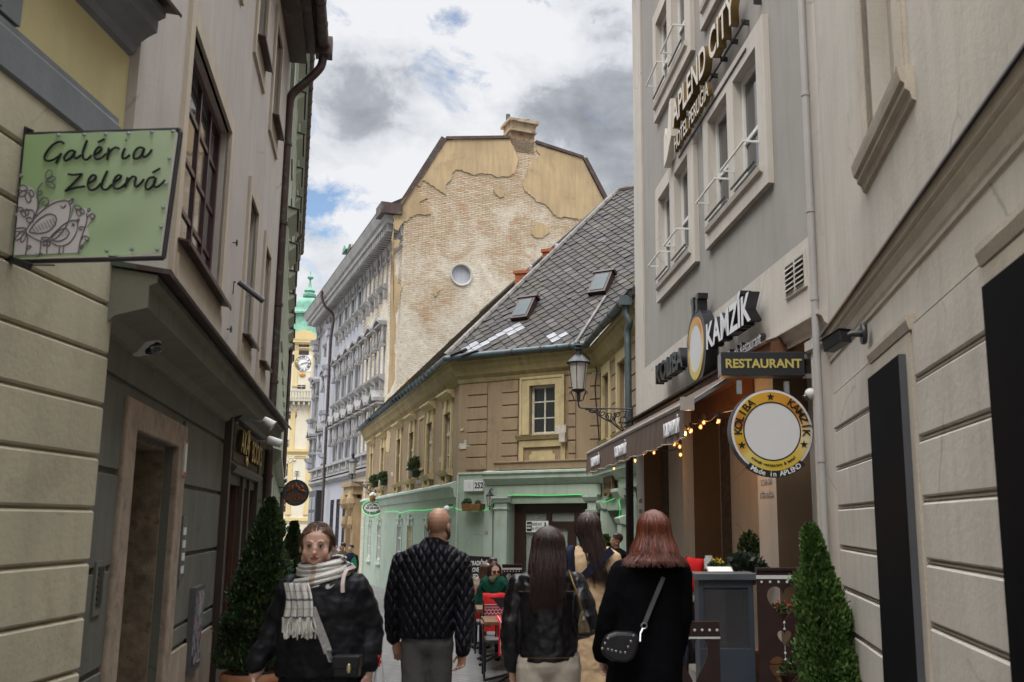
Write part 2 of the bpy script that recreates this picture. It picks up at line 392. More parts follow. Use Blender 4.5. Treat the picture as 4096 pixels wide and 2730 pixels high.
# ================================================================ wall lines in plan
cY = gp(350, 5.1)
FY = Fac(toward(cY, 2305, -2.0), cY)
FG = Fac(cY, toward(cY, 1450, 13.8))
hl = gp(2548, 17.2); hr = toward(hl, 1815, 8.2)
FH = Fac(hl, hr)
FR = Fac(hr, toward(hr, 2760, -2.5))
aF = gp(1455, 43); aN = gp(1826, 24.3); bN = gp(2408, 22.3); cN = (bN[0]+.153*5.0, bN[1]-5.0)
FA = Fac(aF, aN); FB = Fac(aN, bN); FC = Fac(bN, cN)
pN = gp(1572, 43.5); FP = Fac(toward(pN, 620, 66), pN)
FW_ = Fac(pN, (pN[0]+FP.ey[0]*14, pN[1]+FP.ey[1]*14))
FL = Fac((-4.42, 13.85), (-9.25, 30.0))

# ================================================================ LEFT: near cream house with yellow upper wall
cream = mat('cream_render', (.42, .385, .28), .85, .12, 1.2, .4, 28, .14, dirt=(.30,.27,.19), dirtamt=.35, crack=1.1)
yell = mat('yellow_render', (.46, .40, .215), .85, .08, 2, .3, 30, .08)
bluegrey = mat('blue_grey_trim_paint', (.165, .175, .185), .8, .12, 3, .3, 30, .15)
hY = thing('house', 'cream rusticated house with yellow upper wall, behind the green gallery sign', 'house', FY.M())
L = FY.L
mb = MB(); mb.grid(0, L, -1, 3.66, []); mb.shell(0, L, -1, 3.66, 0, 5)
zs = [3.633-.2665*i for i in range(15)]
mb.blocks(0, L, zs[::-1], [], .028, .014, .012)
mb.obj('rusticated_wall', cream, hY)
mb = MB(); mb.box(0, L-.004, .0, 5, 3.66, 9.0)
mb.obj('upper_wall', yell, hY)
mb = MB(); mb.prof([(0,3.60),(.045,3.63),(.045,3.80),(.03,3.82),(.03,3.85),(0,3.87)], 0, L-.12); 
mb.box(L-2.6, 6.02, -.03, .02, 3.872, 4.28); mb.box(L-2.6, 5.85, -.05, .02, 3.875, 3.96)
mb.obj('string_course', bluegrey, hY)
mb = MB(); mb.prof([(0,4.27),(.03,4.285),(.04,4.33),(.10,4.38),(.15,4.41),(.15,4.48),(.19,4.50),(.19,4.54),(0,4.58)], 0, L-.02)
co = mb.obj('cornice', bluegrey, hY)
mb = MB(); mb.prof([(0,4.585),(.24,4.545),(.255,4.525),(.26,4.545),(.24,4.56),(0,4.61)], 0, L+.03); mb.obj('flashing', M_copper, co)

# ================================================================ LEFT: grey house with the stone doorway
gUp = mat('mauve_grey_render', (.40, .36, .325), .85, .10, 1.1, .3, 30, .16, crack=.8)
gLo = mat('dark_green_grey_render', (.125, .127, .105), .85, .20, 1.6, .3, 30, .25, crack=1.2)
gTrim = mat('beige_trim_render', (.42, .36, .28), .85, .10, 2, .3, 30, .12)
gBand = mat('olive_band_paint', (.165, .162, .125), .85, .15, 2, .25, 30, .2)
stone = mat('rough_door_stone', (.30, .235, .175), .9, .28, 6, .9, 22, .1, dirt=(.14, .11, .085), dirtamt=.5)
stone2 = mat('pitted_jamb_stone', (.20, .155, .105), .95, .4, 7, 1.0, 16, 0, dirt=(.08, .06, .04), dirtamt=.6)
beigeP = mat('beige_plinth_render', (.30, .25, .19), .85, .2, 2, .3, 25, .3)
hG = thing('house', 'grey house with a rough stone doorway and a bookshop front, second on the left', 'house', FG.M())
LG = 8.9; Y0 = .05
door = (.99, 2.44, -1, 2.262, 1.05); shop = (4.98, 7.95, -1, 2.80, .12)
mb = MB(); mb.grid(.03, LG, -1, 3.0, [door, shop], y=Y0); mb.shell(.03, LG, -1, 3.0, Y0, 6)
zj = [.72, .885, 1.44, 1.985, 2.51, 2.80]
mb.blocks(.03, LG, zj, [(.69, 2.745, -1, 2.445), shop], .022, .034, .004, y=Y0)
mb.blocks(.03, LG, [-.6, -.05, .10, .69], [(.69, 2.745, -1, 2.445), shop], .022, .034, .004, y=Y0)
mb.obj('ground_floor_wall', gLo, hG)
mb = MB(); mb.box(2.75, 4.97, Y0-.034, Y0, -.5, .70); mb.obj('plinth', beigeP, hG)
W1 = (1.36, 3.38, 3.60, 5.20); W2 = (5.05, 5.80, 3.64, 5.18); W3 = (6.80, 7.46, 3.64, 5.10)
W4 = (4.72, 5.48, 6.84, 8.1); W5 = (6.55, 7.30, 6.72, 8.0); W6 = (1.3, 3.4, 6.8, 8.1)
wins = [W1, W2, W3, W4, W5, W6]
mb = MB(); mb.grid(-.0, LG-.05, 3.0, 8.75, wins, y=-.05, rev=.16); mb.shell(-.0, LG-.05, 3.0, 8.75, -.05, 6)
mb.obj('upper_wall', gUp, hG)
prof = [(0,2.70),(.05,2.72),(.10,2.78),(.26,2.83),(.26,2.95),(.30,2.97),(.30,3.01),(0,3.05)]
mb = MB(); mb.prof([(a-Y0, b) for a, b in prof], -.05, LG); bd = mb.obj('string_course', gBand, hG)
mb = MB(); mb.prof([(-.05,3.055),(.31,3.015),(.335,2.985),(.345,3.0),(.32,3.04),(-.05,3.085)], -.07, LG+.02); mb.obj('flashing', M_copper, bd)
# stone doorway
mb = MB()
mb.box(.69, .985, Y0-.045, Y0+.06, -.6, 2.445); mb.box(2.445, 2.745, Y0-.045, Y0+.06, -.6, 2.445); mb.box(.985, 2.445, Y0-.045, Y0+.06, 2.265, 2.447)
df = mb.obj('door_surround', stone, hG, bevel=.012)
mb = MB(); mb.box(.955, .99, Y0+.06, Y0+1.0, -.6, 2.26); mb.box(2.41, 2.44, Y0+.06, Y0+1.0, -.6, 2.26); mb.box(.99, 2.41, Y0+.06, Y0+1.0, 2.23, 2.262)
mb.obj('jamb', stone2, df)
mb = MB(); mb.box(.99, 2.41, Y0+.95, Y0+1.0, -.6, 2.23)
for i in range(4): mb.box(1.1+.32*i, 1.36+.32*i, Y0+.93, Y0+.96, .1, 1.95)
mb.obj('door', mat('near_black_wood', (.010, .007, .006), .6, .3, 4, .2, 30, .1), hG)
# vent, poster case, door number plate, bell panel
mb = MB(); mb.box(.33, .52, Y0-.034, Y0, 1.20, 1.49)
v = mb.obj('vent_grille', gLo, hG)
mb = MB()
for k in range(7): mb.box(.375, .485, Y0-.04, Y0-.032, 1.25+.032*k, 1.268+.032*k)
mb.obj('slot', M_black, v)
mb = MB(); mb.box(3.52, 4.02, Y0-.07, Y0-.02, .44, 1.15); cs = mb.obj('poster_case', mat('grey_case_frame', (.10, .10, .10), .5, .2, 5, .1, 30, 0, .3), hG)
def collage(name, sc_=22, dark=.03):
    m, t, b = newmat(name); c = t.nodes.new('ShaderNodeTexCoord'); v = t.nodes.new('ShaderNodeTexVoronoi'); v.distance = 'CHEBYCHEV'; v.inputs['Scale'].default_value = sc_
    t.links.new(c.outputs['Object'], v.inputs['Vector'])
    sp = t.nodes.new('ShaderNodeSeparateColor'); t.links.new(v.outputs['Color'], sp.inputs[0])
    col = mramp(t, sp.outputs[0], [(0, (dark,)*3), (.3, (.5,.5,.48)), (.45, (.06,.10,.28)), (.6, (.55,.55,.55)), (.75, (.35,.05,.05)), (.9, (.04,.04,.05))])
    col2 = mmix(t, mramp(t, mnoise(t, 60, 3), [(.45, 0), (.55, .6)]), col, (.03,.03,.035)); t.links.new(col2, b.inputs['Base Color']); b.inputs['Roughness'].default_value = .3; return m
mb = MB(); mb.box(3.55, 3.99, Y0-.075, Y0-.068, .50, 1.11); mb.obj('poster', collage('poster_paper'), cs)
mb = MB(); mb.box(2.62, 2.72, Y0-.055, Y0-.044, 2.06, 2.33); pl = mb.obj('number_plate', mat('white_enamel', (.6,.6,.58), .35, .04, 4, 0, 10, 0), hG)
for a_, b_ in ((2.31, 2.33), (2.06, 2.085)): mb = MB(); mb.box(2.62, 2.72, Y0-.058, Y0-.0535, a_, b_); mb.obj('red_edge', mat('red_enamel', (.5,.03,.02), .4, .1, 4, 0, 10, 0), pl)
mb = MB(); mb.box(2.80, 2.98, Y0-.05, Y0-.02, 1.25, 1.75); bp = mb.obj('bell_panel', mat('grey_steel', (.16,.17,.18), .4, .1, 4, .05, 30, 0, .5), hG)
mb = MB()
for k in range(4): mb.box(2.83, 2.95, Y0-.054, Y0-.049, 1.30+.1*k, 1.36+.1*k)
mb.obj('name_plate', M_white, bp)
# upper windows
mwin = mat('dark_red_window_paint', (.045, .012, .014), .35, .2, 4, .1, 30, .1, 0, .5)
def gwin(r, nx, nz, sill=True, wt=.15):
    x0, x1, z0, z1 = r
    w = windowp(hG, x0, x1, z0, z1, .02, nx, nz, mwin, M_glass, .07, .05, .05)
    mb = MB(); trimring(mb, x0, x1, z0, z1, wt, .028, wb=.02 if sill else wt, y=-.05)
    if sill and z0 < 4: mb.box(x0-wt, x1+wt, -.078, -.05, 3.09, z0-.022); mb.box(x0-wt+.1, x1+wt-.1, -.092, -.078, 3.18, z0-.10)
    elif sill: mb.box(x0-wt, x1+wt, -.078, -.05, z0-.25, z0-.022)
    mb.obj('window_surround', gTrim, w)
    mb = MB(); mb.prof([(-.05,z0+.012),(.15,z0-.02),(.155,z0-.045),(.165,z0-.045),(.165,z0-.01),(-.05,z0+.03)], x0-.06, x1+.06); mb.obj('sill_flashing', M_copper, w)
gwin(W1, 4, 4)
for r in (W2, W3, W4, W5): gwin(r, 2, 4)
gwin(W6, 4, 4)
# roof edge, gutter, downpipe
mb = MB(); mb.box(-.1, LG-.25, -.42, .5, 8.62, 8.74); mb.box(-.1, LG-.25, -.30, 0.1, 8.45, 8.62); mb.obj('eaves_soffit', M_copper, hG)
mb = MB(); mb.prof([(.5,8.75),(-5.5,12.5),(-5.5,12.4),(.5,8.70)], -.1, LG-.1); mb.obj('roof', mat('clay_roof_tile', (.18,.07,.045), .85, .3, 6, .6, 20, .2), hG)
mb = MB(); mb.tube([(-.2,-.53,8.66),(LG-.45,-.53,8.66)], .085, 12)
for k in range(14): mb.tube([(.3+.62*k,-.53,8.66),(.33+.62*k,-.53,8.66)], .093, 12)
mb.box(LG-.52, LG-.30, -.66, -.42, 8.52, 8.80)
gt = mb.obj('gutter', M_copper, hG, smooth='auto')
mb = MB(); pp = crom([(LG-.40,-.53,8.55),(LG-.40,-.50,8.35),(LG-.38,-.32,8.12),(LG-.36,-.12,7.9),(LG-.36,-.09,7.7)], 5)
mb.tube(pp, .062, 12); mb.tube([(LG-.36,-.09,7.72),(LG-.36,-.09,3.12)], .058, 12)
for z in (7.1, 5.9, 4.7, 3.6): mb.tube([(LG-.36,-.09,z),(LG-.36,-.09,z+.04)], .072, 12); mb.box(LG-.37, LG-.35, -.09, .03, z, z+.03)
mb.tube([(LG-.36,-.09,2.68),(LG-.36,-.09,-.3)], .058, 12)
for z in (2.3, 1.5): mb.tube([(LG-.36,-.09,z),(LG-.36,-.09,z+.04)], .072, 12)
mb.obj('downpipe', M_copper, hG, smooth='auto')
# little wall fittings
mb = MB(); mb.tube([(4.3,-.04,4.02),(4.3,-.07,4.02)], .008, 6); mb.tube([(4.3,-.10,4.02),(4.3,-.34,3.84)], .028, 8); mb.tube([(4.3,-.05,4.02),(4.3,-.05,3.9)], .008, 6)
mb.obj('flag_holder', M_iron, hG)
for u, z in ((4.05, 4.35), (4.05, 3.5)):
    mb = MB(); mb.tube([(u+.03*math.cos(a*PI/6), -.09, z+.03*math.sin(a*PI/6)) for a in range(12)], .006, 6, closed=True); mb.tube([(u,-.04,z),(u,-.09,z-.0)], .006, 6)
    mb.obj('wall_ring', M_iron, hG)
# bookshop front
wB = mat('brown_shop_wood', (.050, .034, .025), .5, .2, 3, .15, 30, .15, 0, .4)
wR = mat('red_brown_shop_wood', (.062, .020, .010), .45, .2, 4, .15, 30, .1, 0, .4)
sf = MB(); s0, s1 = 4.98, 7.95
sf.box(s0, s0+.14, -.04, .15, -.4, 2.80); sf.box(s1-.12, s1, -.04, .15, -.4, 2.80); sf.box(s0+.14, s1-.12, -.02, .15, 2.245, 2.80)
sf.prof([(0,2.20),(.06,2.21),(.09,2.25),(.09,2.28),(.05,2.30),(0,2.31)], s0+.14, s1-.12); sf.prof([(0,2.74),(.09,2.76),(.12,2.80),(.12,2.82),(0,2.82)], s0+.14, s1-.12)
sf.box(s0+.14, s1-.12, .0, .14, 2.10, 2.2); sf.box(6.28, 6.42, -.035, .15, -.4, 2.2); sf.box(6.95, 7.05, -.03, .15, -.4, 2.2)
sf.box(s0+.14, 6.28, -.03, .15, -.4, .60)
so_ = sf.obj('shop_front', wB, hG, bevel=.004)
mb = MB(); mb.box(s0+.14, s0+.22, .02, .1, .6, 2.10); mb.box(6.16, 6.28, .02, .1, .6, 2.1); mb.box(s0+.2, 6.2, .02, .1, .6, .68); mb.box(6.42, 6.95, .03, .12, -.4, 2.1); mb.box(7.05, 7.83, .05, .12, -.4, 2.1)
mb.obj('window_frame', wR, so_)
mb = MB(); mb.box(s0+.2, 6.2, .06, .07, .66, 2.08); mb.obj('pane', M_glass, so_)
mb = MB(); mb.box(s0+.30, s1-.26, -.032, -.02, 2.34, 2.72); mb.obj('sign_board', mat('umber_sign_board', (.085,.060,.045), .6, .15, 3, .1, 30, .1), so_)
brass = mat('gold_letters', (.55, .40, .13), .4, .1, 5, 0, 10, 0, .6, .5); brassd = mat('dark_letter_edge', (.05,.035,.02), .5, .1, 5, 0, 10, 0)
textmesh('letters', 'AKA', .34, .05, brass, so_, Matrix.Translation((5.75, -.07, 2.54)), .004, sx=1.05, sidem=brassd)
textmesh('letters', 'BOOKS', .34, .05, brass, so_, Matrix.Translation((7.0, -.07, 2.50)), .004, sx=1.0, sidem=brassd)
mb = MB()
for k, (r, zc) in enumerate(((.11, 2.64), (.085, 2.49), (.06, 2.38))):
    mb.tube([(6.28+r*math.cos(a*PI/8)*(1 if k != 1 else .8), -.06, zc+r*.55*math.sin(a*PI/8)) for a in range(16)], .012, 6, closed=True)
mb.tube([(6.28,-.06,2.33),(6.28,-.06,2.74)], .014, 6); mb.tube(crom([(6.16,-.06,2.42),(6.22,-.06,2.5),(6.34,-.06,2.46),(6.41,-.06,2.58)], 5), .01, 6)
mb.obj('ornament', brass, so_)
for q, (u, z) in enumerate(((5.35, 2.78),)):
    t_ = thing('spotlight', 'white spotlight on a thin arm over the bookshop name board' if q == 0 else 'small white spotlight on an arm at the far end of the bookshop front', 'wall light', FG.M(u, -.05, z))
    mb = MB(); mb.tube([(0,.05,0),(0,-.28,-.03)], .011, 8); mb.box(-.03, .03, .0, .06, -.05, .05); mb.obj('arm', M_galv, t_)
    mb = MB(); R_ = Matrix.Rotation(math.radians(-55), 4, 'X'); mb.T = Matrix.Translation((0,-.30,-.03)) @ R_
    mb.lathe([(.0,.06),(.035,.055),(.045,.02),(.055,-.06),(.062,-.07),(.055,-.072),(.0,-.05)], n=14); mb.obj('lamp_head', M_white, t_, smooth='auto')

# ================================================================ LEFT: green-grey house beyond
l2 = mat('sage_render', (.27, .30, .22), .85, .1, 1, .2, 20, .15); l2t = mat('pale_sage_trim', (.40, .42, .33), .85, .1, 1, .2, 20, .15)
hL = thing('house', 'narrow sage green facade with hooded windows, third on the left beyond the brown downpipe', 'house', FL.M())
LL = FL.L; mb = MB(); hw = []
rows = ((4.6, 6.2), (7.6, 9.1)); cols = [1.7+2.05*k for k in range(8)]
for c0 in cols:
    for a, b_ in rows: hw.append((c0-.42, c0+.42, a, b_))
for c0 in cols[:6]: hw.append((c0+.1, c0+.75, .5, 1.9))
mb.grid(0, LL, -2, 10.1, hw, rev=.14); mb.shell(0, LL, -2, 10.1, 0, 5); 
mb.blocks(0, LL, [.2, .75, 1.3, 1.85, 2.4], [h for h in hw if h[2] < 2], .015, .03, .004)
mb.prof([(0,2.5),(.05,2.52),(.12,2.62),(.12,2.7),(0,2.74)], .02, LL); mb.prof([(0,9.5),(.05,9.55),(.08,9.75),(.2,9.9),(.2,10.1),(0,10.1)], .02, LL)
mb.obj('wall', l2, hL)
for i, h in enumerate(hw):
    w = windowp(hL, h[0], h[1], h[2], h[3], .08, 2, 3, mwin, M_glass)
    if h[2] > 2:
        mb = MB(); trimring(mb, h[0], h[1], h[2], h[3], .12, .03); mb.prof([(0,h[3]+.25),(.03,h[3]+.27),(.14,h[3]+.36),(.14,h[3]+.40),(0,h[3]+.43)], h[0]-.2, h[1]+.2); mb.obj('window_surround', l2t, w)
        mb = MB(); mb.prof([(0,h[3]+.435),(.16,h[3]+.40),(.17,h[3]+.37),(.18,h[3]+.41),(0,h[3]+.46)], h[0]-.22, h[1]+.22); mb.obj('hood_flashing', M_black, w)
mb = MB(); mb.box(.0, LL, -.12, 1, 10.1, 10.2); mb.prof([(.15,10.2),(-4,13),(-4,12.9),(.15,10.15)], 0, LL); mb.obj('roof', M_copper, hL)
mb = MB(); mb.tube([(.1,-.20,10.15),(LL,-.20,10.15)], .085, 10)
for k in range(26): mb.tube([(.4+.65*k,-.20,10.15),(.43+.65*k,-.20,10.15)], .094, 10)
mb.obj('gutter', M_copper, hL, smooth='auto')
mb = MB(); mb.tube(crom([(LL-3,-.2,10.1),(LL-3,-.2,9.9),(LL-3,-.1,9.7),(LL-3,-.07,9.3)], 4)+[Vector((LL-3,-.07,0))], .055, 8); mb.obj('downpipe', M_copper, hL)

# ================================================================ FAR: bell tower
DT = 160.0
def tp_(x, y): v = at(x, y, DT); return v.x, v.z
tx0, _ = tp_(1178, 2090); k_ = tp_(1179, 2090)[0]-tx0
tow = thing('clock_tower', 'pale yellow clock tower with green copper onion dome at the street end', 'tower', Matrix.Translation((tx0, DT, gz(DT))) @ Matrix.Rotation(math.radians(7), 4, 'Z'))
gzt = gz(DT)
def tz(y): return tp_(1178, y)[1]-gzt
ty = mat('yellow_tower_render', (.58, .46, .23), .85, .08, .3, 0, 10, .08); tw = mat('ivory_tower_render', (.62, .57, .45), .85, .06, .3, 0, 10, .08); tgrey = mat('tower_stone_grey', (.42,.40,.35), .85, .15, .6, 0, 10, .15)
hw_ = 2.9
mb = MB(); mb.box(-hw_, hw_, 0, 2*hw_, 0, tz(1372)); mb.obj('wall', tw, tow)
mb = MB()
for zt, zb in ((1390, 1548), (1612, 1800), (1826, 2060)):
    a, b_ = tz(zb), tz(zt)
    for x in (-2.95, -1.5, 1.35, 2.25): mb.box(x, x+.75, -.12, .05, a, b_); mb.box(x-.08, x+.83, -.2, .04, b_-.35, b_); mb.box(x-.08, x+.83, -.18, .04, a, a+.4)
    mb.box(hw_-.05, hw_+.12, .3, 1.1, a, b_); mb.box(hw_-.05, hw_+.12, 4.2, 5.2, a, b_)
for y, h, o_ in ((1372, .6, .45), (1395, .2, .2), (1610, .5, .35), (1808, .45, .4), (1826, .25, .2), (2085, .5, .3)):
    z = tz(y); mb.box(-hw_-o_, hw_+o_, -o_, 2*hw_+o_, z, z+h)
    mb.box(-hw_-o_*.5, hw_+o_*.5, -o_*.5, 2*hw_+o_*.5, z-.3, z)
mb.box(-hw_-.5, hw_+.5, -.5, 2*hw_+.5, tz(1362), tz(1348))
mb.prism([(-1.5*math.cos(a*PI/12)*1.25, tz(1352)+1.25*math.sin(a*PI/12)) for a in range(13)], -.45, .3)
mb.box(-hw_-.6, hw_+.6, -.1, 2*hw_+.4, 0, tz(2140))
mb.obj('cornice', ty, tow)
mb = MB(); z0, z1 = tz(1600), tz(1566)
mb.box(-hw_-1, hw_+1, -1.1, 2*hw_+1, z0-.35, z0); mb.box(-hw_-1, hw_+1, -1.1, -.8, z1-.2, z1); mb.box(hw_+.7, hw_+1, -.8, 2*hw_+1, z1-.2, z1)
for i in range(17): mb.lathe([(.08,0),(.14,.25),(.07,.55),(.1,.8),(.1,z1-z0-.2)], (-hw_-.8+i*.46, -.95, z0), 8)
for i in range(9): mb.box(-hw_-.7+i*.82, -hw_-.4+i*.82, -1.0, 0, z0-.95, z0-.35)
mb.obj('balcony', tgrey, tow)
# windows and dial
mb = MB(); zc = tz(1395)
def arch(x, zb, w, h, n=8): return [(x-w/2, zb), (x+w/2, zb), (x+w/2, zb+h-w/2)] + [(x+w/2*math.cos(a*PI/n), zb+h-w/2+w/2*math.sin(a*PI/n)) for a in range(1, n)] + [(x-w/2, zb+h-w/2)]
mb.prism(arch(0, tz(1420), 1.7, 2.5), -.06, .03); wl = mb.obj('belfry_louvre', mat('grey_louvre', (.07,.06,.055), .8, .3, 4, 0, 10, 0), tow)
mb = MB()
for i in range(12): mb.box(-.8, .8, -.12, -.05, tz(1419)+.16*i, tz(1419)+.16*i+.07)
mb.obj('slat', mat('brown_louvre', (.10,.075,.06), .8, .3, 4, 0, 10, 0), wl)
dk = mat('tower_dark_glass', (.05,.035,.03), .3, .2, 1, 0, 10, 0)
def towin(p, nm='window'):
    mb = MB(); mb.prism(p, -.05, .03); w = mb.obj(nm, dk, tow)
    cx = sum(a for a, b in p)/len(p); zz = [b for a, b in p]; xx = [a for a, b in p]
    mb = MB(); mb.box(cx-.05, cx+.05, -.1, -.05, min(zz), max(zz)); zm = (min(zz)*.4+max(zz)*.6); mb.box(min(xx), max(xx), -.1, -.05, zm-.05, zm+.05); mb.obj('glazing_bar', tgrey, w)
def X(px): return tp_(px, 1800)[0]-tx0
towin([(-.7, tz(1556)), (.6, tz(1556)), (.6, tz(1541)), (-.7, tz(1541))])
towin([(X(1163)+.72*math.cos(a*PI/10), tz(1662)+.78*math.sin(a*PI/10)) for a in range(20)], 'round_window')
towin([(X(1144), tz(1790)), (X(1164), tz(1790)), (X(1164), tz(1760)), (X(1144), tz(1760))])
towin(arch(X(1150), tz(1904), 1.35, 2.05)); towin([(X(1134), tz(2048)), (X(1158), tz(2048)), (X(1158), tz(2004)), (X(1134), tz(2004))])
towin([(X(1134), tz(2150)), (X(1156), tz(2150)), (X(1156), tz(2122)), (X(1134), tz(2122))])
for cx, zc, s_ in ((X(1163), tz(1630), 1.3), (X(1155), tz(1838), 1.2), (0, tz(1362), .9)):
    mb = MB()
    for k in range(18): a = k*2.4; r = .25*math.sqrt(k); mb.ell((cx+r*math.cos(a)*s_, -.1, zc+r*math.sin(a)*.6), (.25,.16,.2), 6)
    mb.obj('stucco_relief', tw, tow)
mb = MB(); cz_ = tz(1455); mb.box(-1.35, 1.35, -.08, .03, cz_-1.35, cz_+1.35); ck = mb.obj('clock_face', mat('dial_white', (.75,.74,.72), .6, .03, 1, 0, 10, 0), tow)
mb = MB(); dkm = M_black
mb.tube([(1.28*math.cos(a*PI/20), -.11, cz_+1.28*math.sin(a*PI/20)) for a in range(40)], .035, 5, closed=True)
mb.tube([(.72*math.cos(a*PI/16), -.11, cz_+.72*math.sin(a*PI/16)) for a in range(32)], .012, 4, closed=True)
mb.obj('ring', dkm, ck)
nums = ['XII', 'I', 'II', 'III', 'IIII', 'V', 'VI', 'VII', 'VIII', 'IX', 'X', 'XI']
for i, s_ in enumerate(nums):
    a = -2*PI*i/12; T = Matrix.Translation((0, -.13, cz_)) @ Matrix.Rotation(-a, 4, 'Y') @ Matrix.Translation((0, 0, 1.0)); textmesh('numeral', s_, .58, .02, dkm, ck, T, .01, sx=.8)
mb = MB(); 
def hand(deg, l, w): a = math.radians(deg); mb.bar((-.3*math.sin(a), -.16, cz_-.3*math.cos(a)), (l*math.sin(a), -.16, cz_+l*math.cos(a)), w, .03)
hand(74, .78, .15); hand(240, 1.1, .09); mb.obj('hand', dkm, ck)
mb = MB(); mb.ell((0, -.12, tz(1500)), (.55, .1, .38), 12); mb.obj('gilded_shield', mat('gilding', (.45,.25,.07), .5, .2, 3, 0, 10, 0, .5), tow)
# dome
def sq(profile, mi=0, mb=None, c=(0, 0)):
    rings = []
    for r, z in profile:
        ring = []
        for k in range(24):
            a = 2*PI*k/24; q = max(abs(math.cos(a)), abs(math.sin(a))); rr = r/(q**.75); ring.append((c[0]+rr*math.cos(a), hw_+c[1]+rr*math.sin(a), z))
        rings.append(ring)
    mb.loft(rings, mi)
mb = MB()
sq([(hw_+.45, tz(1348)), (hw_+.2, tz(1340)), (hw_-.15, tz(1318)), (hw_-.35, tz(1300)), (hw_-.75, tz(1285)), (hw_-.85, tz(1262)), (hw_-.8, tz(1252)), (hw_-.45, tz(1250)), (hw_-.45, tz(1244)), (hw_-.75, tz(1238)), (hw_-.95, tz(1222)), (hw_-1.0, tz(1205)), (hw_-1.25, tz(1192)), (hw_-1.9, tz(1182)), (.8, tz(1180))], 0, mb)
mb.lathe([(.8,tz(1184)),(.8,tz(1180)),(1.12,tz(1173)),(1.12,tz(1164)),(.75,tz(1158)),(.75,tz(1156)),(.95,tz(1150)),(.7,tz(1142)),(.35,tz(1135)),(.28,tz(1128)),(.14,tz(1110)),(.14,tz(1104)),(.2,tz(1103)),(.5,tz(1098)),(.52,tz(1093)),(.3,tz(1086)),(.1,tz(1083)),(.05,tz(1068)),(.01,tz(1066))], (0, hw_, 0), 16)
mb.obj('copper_dome', M_verd, tow, smooth='auto')
mb = MB(); ux = X(1254); sq([(.75, tz(1345)), (.75, tz(1335)), (.55, tz(1333)), (.5, tz(1308)), (.7, tz(1304)), (.7, tz(1300)), (.3, tz(1298))], 0, mb, (ux-.1, -hw_+.6))
mb.lathe([(.2,tz(1300)),(.3,tz(1296)),(.5,tz(1285)),(.4,tz(1278)),(.2,tz(1274)),(.28,tz(1270)),(.06,tz(1266)),(.05,tz(1255)),(.16,tz(1254)),(.02,tz(1250))], (ux-.1, .6, 0), 10)
mb.obj('urn', tgrey, tow)
# low town hall wing with brick gable beside the tower
wg = thing('house', 'strip of a red brick building showing between the clock tower and the grey palace', 'house', Matrix.Translation((at(1262, 2090, 120).x, 120, gz(120))))
mb = MB(); mb.box(-.6, 3.2, 0, 4, -1, 12.5); mb.obj('wall', mat('far_red_brick', (.22,.075,.045), .9, .25, 1.2, 0, 10, .15), wg)
mb = MB(); mb.prism([(-.7, 12.5), (3.3, 12.5), (3.3, 14.5), (.4, 13.4)], -.1, 4.1); mb.obj('roof', M_copper, wg)
mb = MB(); mb.tube([(-.75,-.1,-1),(-.75,-.1,6.2)], .09, 8); mb.obj('downpipe', M_verd, wg)

# ================================================================ MIDDLE: long grey palace
pg = mat('lilac_grey_render', (.375, .38, .415), .85, .09, .5, .2, 8, .22); pgd = mat('grey_stucco_ornament', (.30, .295, .29), .88, .2, 1.4, .3, 12, .3)
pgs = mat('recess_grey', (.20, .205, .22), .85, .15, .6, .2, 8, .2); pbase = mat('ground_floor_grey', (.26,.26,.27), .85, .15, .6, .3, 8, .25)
pst = mat('ochre_sandstone', (.30, .215, .12), .88, .25, 1.5, .4, 12, .3)
hP = thing('palace', 'long lilac grey palace with rows of hooded windows, beside the fire wall', 'palace', FP.M())
LP = FP.L
cu = [FP.uz(x, 1080)[0] for x in (1543, 1374)]; sp = (cu[0]-cu[1])/6
cols = [cu[0]-sp*i for i in range(7)]; cols2 = [cols[-1]-sp*2.1, cols[-1]-sp*4.0]
zt = dict(a1=FP.uz(1552, 1020)[1], a0=FP.uz(1528, 1160)[1], b1=FP.uz(1533, 1345)[1], b0=FP.uz(1505, 1510)[1], c1=FP.uz(1515, 1660)[1], c0=FP.uz(1476, 1860)[1])
za = (zt['a0'], zt['a1']); zb_ = (FP.uz(1534, 1500)[1], zt['b1']); zc_ = (FP.uz(1476, 1868)[1], zt['c1'])
print('P rows', za, zb_, zc_, 'sp', sp, 'cols', cols, LP)
ww = .46; holes = []
for c0 in cols+cols2:
    for a, b_ in (za, zb_, zc_): holes.append((c0-ww, c0+ww, a, b_))
gr = [(c0-.55, c0+.55, .3, 3.0) for c0 in cols[3:]]
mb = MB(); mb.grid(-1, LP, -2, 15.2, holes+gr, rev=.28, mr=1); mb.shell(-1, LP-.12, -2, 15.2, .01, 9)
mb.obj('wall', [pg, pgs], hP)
mb = MB()
mb.prof([(0,14.75),(.08,14.8),(.12,15.0),(.14,15.25),(.75,15.35),(.75,15.6),(.85,15.65),(.95,15.95),(1.0,16.1),(0,16.25)], -1.9, LP-.06)
for i in range(int(LP/.42)): mb.box(LP-.5-.42*i, LP-.28-.42*i, -.68, -.13, 14.98, 15.34)
mb.prof([(0,4.0),(.1,4.05),(.25,4.2),(.25,4.32),(0,4.4)], -1, LP-.02)
mb.prof([(0,14.3),(.06,14.32),(.06,14.45),(0,14.47)], -1, LP-.02)
mb.obj('cornice', pgd, hP)
mb = MB(); mb.prof([(0,4.98),(.3,5.0),(.3,5.16),(0,5.2)], -1, LP-.03); mb.prof([(0,4.41),(.26,4.41),(.26,4.5),(0,4.5)], -1, LP-.03)
n_ = int(LP/.52)
for i in range(n_): mb.lathe([(.05,0),(.09,.12),(.04,.3),(.06,.4),(.06,.5)], (LP-.3-.52*i, -.16, 4.5), 6)
